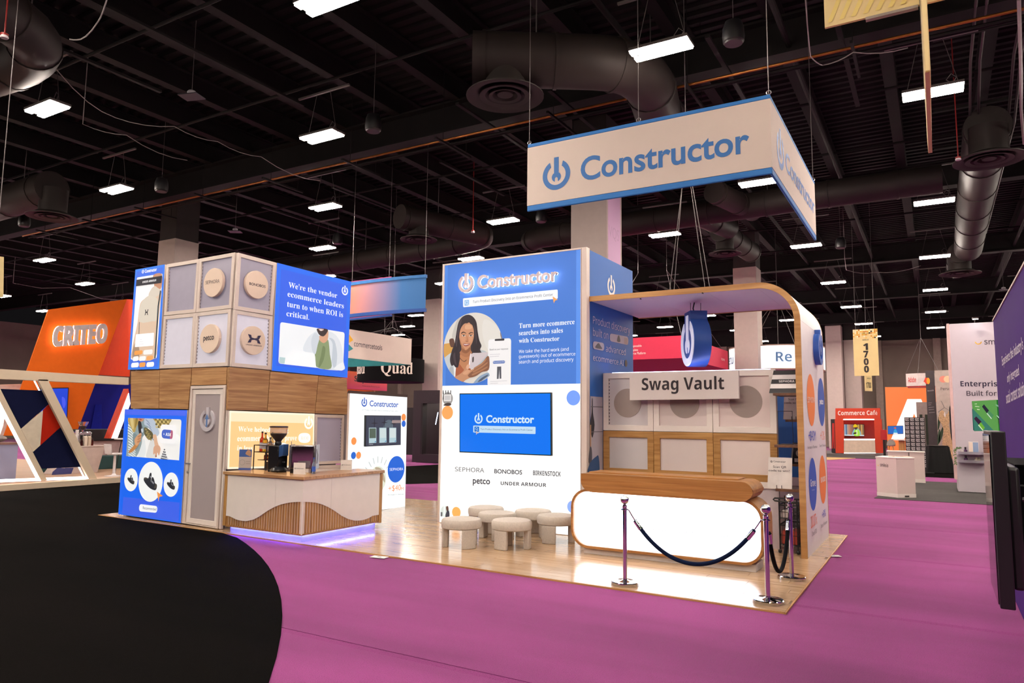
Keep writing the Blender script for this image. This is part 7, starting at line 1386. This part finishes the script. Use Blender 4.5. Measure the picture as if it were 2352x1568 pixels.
for k, s in enumerate([[(0.494,1.132),(1.172,1.161)],[(0.483,0.894),(1.16,0.927)]]):
    MB().box((s[0][0],24.75,s[0][1]-.03),(s[1][0],25.095,s[0][1]-.02)).ob('clear_shelf', mat('shelf_acrylic','#dcd6e2',.1,trans=.7,var=0), sm); MB().box((s[0][0],24.75,s[0][1]-.02),(s[1][0],24.757,s[0][1]+.05)).ob('shelf_lip', mat('shelf_acrylic','#dcd6e2',.1,trans=.7,var=0), sm)
sz = [1.132,0.894]
def su(s): return s
us_ = [0.612,0.68,0.891,0.678,0.807,0.937,0.998]
z_ = sz[0]-.02
t = thing('trailing_plant', 'trailing green plant in a white pot on the upper clear shelf', 'plant', (us_[0],24.92,z_)); MB().lathe([(.001,0),(.05,0),(.065,.11),(.055,.11),(.001,.1)],(us_[0],24.92,z_),16).ob('pot', mat('paper_white','#e2dad8',.6), t); m = MB(); rd = random.Random(2)
for k in range(46):
    f_ = rd.random(); c = Vector((us_[0]-.03-.17*min(1,f_*2.2)+rd.uniform(-.03,.03), (24.88 if f_ < .35 else 24.69)+rd.uniform(-.04,.04), z_+.15+.04*rd.random()-max(0,f_-.35)*.75)); s = Vector((rd.uniform(-1,1),rd.uniform(-.3,.3),rd.uniform(-1,1))).normalized()*.03; w_ = Vector((s.z,0,-s.x))*.5
    m.add([tuple(c-s),tuple(c+w_),tuple(c+s),tuple(c-w_)],[(0,1,2,3)])
o = m.ob('foliage', mat('leaf_pale_green','#5d7a4a',.6,var=.25), t, smooth=0); o['kind'] = 'stuff'
def jar(u_, z_, r, h, c, cap, lab):
    t = thing('cosmetic_jar', lab, 'jar', (u_,24.9,z_)); MB().lathe([(.001,0),(r,0),(r,h*.55),(r*.5,h*.65),(.001,h*.65)],(u_,24.9,z_),14).ob('jar_body', mat('jar_'+c[1:],c,.3), t); MB().lathe([(r*.55,h*.62),(r*.55,h),(.001,h)],(u_,24.9,z_),12).ob('jar_cap', mat('cap_'+cap[1:],cap,.4), t)
jar(us_[1],z_,.045,.2,'#4a2a52','#1d1820','purple jar with a black cap on the upper clear shelf'); jar(us_[3],sz[1]-.02,.05,.2,'#4a2a52','#1d1820','purple jar with a black cap on the lower clear shelf'); jar(us_[5],sz[1]-.02,.045,.15,'#c8bfae','#b0a58c','small beige jar on the lower clear shelf'); jar(us_[6],sz[1]-.02,.04,.15,'#a8a48c','#8a8670','small olive jar at the right of the lower clear shelf')
t = thing('picture_card', 'white framed card with a blue picture on the upper clear shelf', 'frame', (us_[2],24.9,z_)); slab((0,24.9,0), rect(us_[2]-.13,z_,us_[2]+.12,z_+.36), -.03, 0).ob('frame', mat('paper_white','#e2dad8',.6), t); a = Art((0,24.9,0),.004); a.poly(rect(us_[2]-.02,z_+.03,us_[2]+.11,z_+.34), '#8fa6c8').poly(rect(us_[2]-.12,z_+.03,us_[2]-.03,z_+.34), '#e8d4c4'); a.ob('picture', PRINT, t)
t = thing('small_case', 'small black case on the lower clear shelf', 'case', (us_[4],24.9,sz[1]-.02)); MB().cbox((us_[4],24.9,sz[1]+.015),(.17,.1,.06)).ob('case_body', BLACK, t, bev=.01); MB().cbox((us_[4],24.9,sz[1]+.049),(.16,.09,.01)).ob('case_lid', mat('speaker_black','#131215',.45), t)
t = thing('spot_lamp', 'small arm lamp clipped on top of the white lettered tower', 'lamp', (1.1,24.9,ztop)); MB().tube([(1.1,25.3,ztop),(1.1,25.1,ztop+.12),(1.1,24.8,ztop+.1)],.012,6).ob('arm', WIRE, t); MB().cbox((1.1,24.76,ztop+.09),(.16,.1,.04)).ob('lamp_head', HOUS, t); MB().cbox((1.1,24.78,ztop+.066),(.13,.07,.006)).ob('lamp_lens', mat('spot_lens','#ffffff',.4,em=60,var=0), t)
# booth pieces just right of the white tower
t = thing('blue_partition', 'dusty blue partition glimpsed right of the white lettered tower', 'panel', (1.3,24,0)); P = (0,31,0); q = [(1.455,0.088),(1.64,0.097),(1.695,1.192),(1.452,1.212)]; slab(P, [(q[3][0],0),(q[2][0]+1,0),(q[2][0]+1,q[3][1]),(q[3][0],q[3][1])], -.1, 0).ob('panel_board', mat('dusty_blue','#4a5a8c',.6), t); slab(P, rect(q[3][0],q[3][1],q[2][0]+1,q[3][1]+.05), -.12, .02).ob('cap_rail', WHITE, t)
# ================================================================ purple wall, green screen, big black screen at the right edge
pw = thing('purple_wall', 'tall purple stand wall with white slogan at the right picture edge', 'wall', (.75,8,0)); PUR = mat('purple_print','#472279',.85,spec=.15,var=.12,noise=.35)
MB().box((.68,5.4,0),(.85,11.0,3.30)).ob('wall_board', PUR, pw); MB().box((.67,5.4,3.30),(.86,11.02,3.32)).ob('top_trim', mat('trim_tan','#a58a7c',.5), pw)
a = Art('pw', .004)
for s, p in (("Experience the industry's", [(-9.972,2.661),(-7.618,2.647),(-9.885,2.772)]), ('only integrated', [(-9.419,2.441),(-8.101,2.45),(-9.348,2.538)]), ('social content solution', [(-9.678,2.221),(-7.587,2.256),(-9.583,2.351)])): a.text(s, p, '#e2d8ea', 'b', .01)
a.ob('lettering', PRINT, pw)
t = thing('green_screen', 'screen with two nail polish bottles on green, beside the purple wall', 'screen', (.6,11.5,1.9)); q = [(0.426,1.895),(0.801,1.907),(0.805,2.319),(0.419,2.295)]
slab('gs', q, -.05, 0).ob('bezel', mat('bezel_teal','#1f4a48',.4), t); MB().box((.70,11.0,q[0][1]+.1),(.74,11.56,q[0][1]+.16)).ob('mount_arm', BLACK, t); a = Art('gs', .003); a.poly(q, '#5f9c4e')
a.poly([(0.427,1.898),(0.647,1.902),(0.419,2.201),(0.414,2.066)], '#3f7a68').poly([(0.7,1.903),(0.799,1.907),(0.805,2.318),(0.694,2.312)], '#1f6a22').poly([(0.414,1.91),(0.427,1.898),(0.42,2.19),(0.415,2.19)], '#2a5a52')
a.poly([(0.529,2.222),(0.552,2.253),(0.605,2.17),(0.578,2.134)], '#2a2a36').poly([(0.576,2.131),(0.606,2.168),(0.653,2.109),(0.625,2.056)], '#4f8c5c').poly([(0.576,2.131),(0.583,2.139),(0.63,2.068),(0.625,2.056)], '#cfe0c8').poly([(0.43,2.061),(0.457,2.092),(0.515,2.02),(0.48,1.984)], '#3a2438').poly([(0.473,1.973),(0.506,2.015),(0.548,1.944),(0.522,1.902)], '#6fae38').poly([(0.473,1.973),(0.482,1.984),(0.529,1.908),(0.522,1.902)], '#d4e6b8')
a.blob([(0.687,2.253),(0.757,2.212),(0.794,2.192),(0.789,2.171),(0.739,2.202),(0.691,2.23)], '#7fae88', 3).blob([(0.692,2.109),(0.74,2.049),(0.805,2.029),(0.804,2.014),(0.747,2.018),(0.694,2.068)], '#0f2a14', 3).blob([(0.69,2.109),(0.749,2.049),(0.805,2.031),(0.803,2.025),(0.74,2.038),(0.691,2.089)], '#a8cfa8', 3)
for s in ([(0.448,2.253),(0.474,2.255),(0.474,2.263),(0.448,2.261)], [(0.45,2.222),(0.498,2.216),(0.499,2.224),(0.451,2.232)], [(0.47,2.18),(0.501,2.176),(0.501,2.187),(0.471,2.191)]): a.poly(s, '#cfe0b0')
a.ob('screen_image', SCREEN, t)
t = thing('small_monitor', 'small lit white monitor under the green screen', 'screen', (.75,11.2,1.6)); P = (0,11.3,0); q = [(0.674,1.817),(0.724,1.823),(0.728,1.903),(0.678,1.897)]; slab(P, q, -.03, 0).ob('bezel', BLACK, t); a = Art(P,.003); a.poly(inset(q,.006), '#cfe0f4'); a.ob('screen_image', SCREEN, t); MB().cyl((q[0][0]+.1,11.36,-.02),(q[0][0]+.1,11.36,q[0][1]+.1),.02).cyl((q[0][0]+.1,11.36,-.02),(q[0][0]+.1,11.36,0.0),.15).ob('stand_foot', mat('speaker_black','#131215',.45), t)
t = thing('big_screen', 'large black screen seen edge on, mounted off the purple wall', 'screen', (.3,5.3,.9)); G = mat('glossy_black','#0a0a0d',.06,spec=.6)
MB().box((.262,5.0,.965),(.335,5.7,1.955)).ob('panel_body', mat('screen_black','#101013',.4), t, bev=.006); MB().box((.255,5.02,.985),(.262,5.68,1.935)).ob('screen_glass', G, t)
MB().box((.335,5.12,1.05),(.40,5.6,1.75)).ob('rear_cover', mat('screen_black','#101013',.4), t, bev=.02); MB().box((.40,5.42,1.25),(.68,5.58,1.62)).ob('wall_mount', mat('mount_black','#07070a',.9,spec=.1), t)
MB().tube([(.41,5.2,1.56),(.47,5.2,1.56),(.48,5.2,1.5),(.48,5.2,1.3),(.47,5.2,1.24),(.41,5.2,1.24)],.014,8).ob('handle', mat('screen_black','#101013',.4), t)
t = thing('equipment_case', 'dark equipment box fixed behind the big black screen', 'case', (.6,6,1)); MB().box((.42,5.75,.95),(.675,6.9,1.72)).ob('case_body', mat('mount_black','#07070a',.9,spec=.1), t, bev=.01); MB().box((.425,5.75,1.72),(.675,6.9,1.735)).ob('case_lid', mat('mount_black','#07070a',.9,spec=.1), t)
# ================================================================ hanging aisle signs
YEL = mat('sign_cream_yellow', '#e6cf94', .7, var=.04, noise=2)
def mosaic(pl, u0, u1, v1, t):
    n = 14; s = (u1-u0)/n; rd = random.Random(11); a = Art(pl, .006)
    for j in range(6):
        for i in range(n):
            if j > 2 and rd.random() < .35+.12*(j-3): continue
            a.poly(rect(u0+s*(i+.07), v1-s*(j+.93), u0+s*(i+.93), v1-s*(j+.07)), rd.choice(('#e0a020','#f0dca0','#f6ead0','#c8781c','#e8c060','#2c2224','#d8b030','#f4e4b4'))); a.o -= a.st
    a.ob('mosaic_print', PRINT, t)
t = thing('aisle_sign', 'yellow hanging sign with a mosaic top and four black digits one below another', 'sign', (-2.2,30,3.7)); q = [(-2.603,3.733),(-1.767,3.721),(-1.778,5.469),(-2.616,5.505)]; u0, u1, v0, v1 = (q[0][0]+q[3][0])/2, (q[1][0]+q[2][0])/2, (q[0][1]+q[1][1])/2, (q[2][1]+q[3][1])/2
slab('ai', rect(u0,v0,u1,v1), -.03, 0).ob('board', YEL, t); mosaic('ai', u0, u1, v1, t); a = Art('ai', .006); w = u1-u0; h = v1-v0
a.text('SHOPTALK', [(u0+w*.28,v1-h*.10),(u0+w*.72,v1-h*.10),(u0+w*.28,v1-h*.075)], '#3a2c18', 'sb'); a.text('AISLE', [(u0+w*.38,v1-h*.245),(u0+w*.63,v1-h*.245),(u0+w*.38,v1-h*.215)], '#2c2420', 'sb')
for k, c in enumerate('1700'): a.text(c, [(u0+w*.40,v1-h*(.445+.16*k)),(u0+w*.60,v1-h*(.445+.16*k)),(u0+w*.40,v1-h*(.305+.16*k))], '#2a211c', 'sb', .03)
a.ob('lettering', PRINT, t)
for u_ in (u0+.1, u1-.1): MB().cyl(pt('ai',u_,v1,-.015),pt('ai',u_,10.61,-.015),.008,n=5).ob('hang_wire', WIRE, t)
t = thing('aisle_sign', 'narrow yellow hanging sign turned nearly edge on below the four digit one', 'sign', (-2.6,36,3.4)); q = [(-2.705,3.391),(-2.531,3.453),(-2.518,4.057),(-2.709,4.061)]; x_ = q[0][0]
P = (x_,36,60); slab(P, rect(0,q[0][1],.5,q[2][1]+1.4), -.03, 0).ob('board', YEL, t); a = Art(P,.006); a.text('AISLE', [(.13,q[2][1]-.12),(.4,q[2][1]-.12),(.13,q[2][1]-.06)], '#4a3c2c', 'sb'); a.text('1700', [(.06,q[0][1]+.14),(.42,q[0][1]+.14),(.06,q[0][1]+.4)], '#3c3024', 'sb'); a.ob('lettering', PRINT, t); MB().cyl((x_+.1,36.2,q[2][1]+1.4),(x_+.1,36.2,10.61),.008,n=5).ob('hang_wire', WIRE, t)
t = thing('aisle_sign', 'large pale yellow hanging sign cut off at the top right of the picture', 'sign', (-.3,7,5.7)); MB().box((-.745,7,5.68),(.03,7.03,7.9)).box((.09,7,5.68),(.24,7.03,7.9)).ob('board', YEL, t); a = Art((0,7,0),.004)
for k in range(7): a.poly([(-.72+.1*k,5.72),(-.68+.1*k,5.72),(-.38+.12*k,6.4),(-.44+.12*k,6.4)], '#e9d27c')
a.ob('ray_print', PRINT, t); MB().box((-.4,6.99,5.655),(.02,7.04,5.68)).ob('lower_rail', mat('rail_grey','#8c8078',.5,.5), t)
t = thing('aisle_sign', 'pale yellow hanging sign seen edge on at the top right, crossing the larger one', 'sign', (.06,7,4.5)); MB().prism([(.045,6.25,4.34),(.075,6.25,4.34),(.09,7.75,4.34),(.03,7.75,4.34)][:0] or [(.04,6.3,4.75),(.08,6.3,4.75),(.08,7.9,4.75),(.04,7.9,4.75)],(0,0,3.1)).ob('board', YEL, t, bev=.008)
MB().prism([(.04,6.3,4.74),(.04,7.9,4.74),(.04,7.1,4.35)],(.03,0,0)).ob('lower_point', YEL, t); MB().cyl((.06,7.1,7.85),(.06,7.1,10.61),.008,n=5).ob('hang_wire', WIRE, t)
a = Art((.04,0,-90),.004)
for k in range(5): a.poly([(-6.4-.28*k,4.9),(-6.5-.28*k,4.9),(-6.62-.28*k,6.2),(-6.52-.28*k,6.2)], '#a39268')  # darker slanted stripes along the board
a.ob('stripe_print', PRINT, t)
# thin wires stay out of the way of nothing else: end of scene
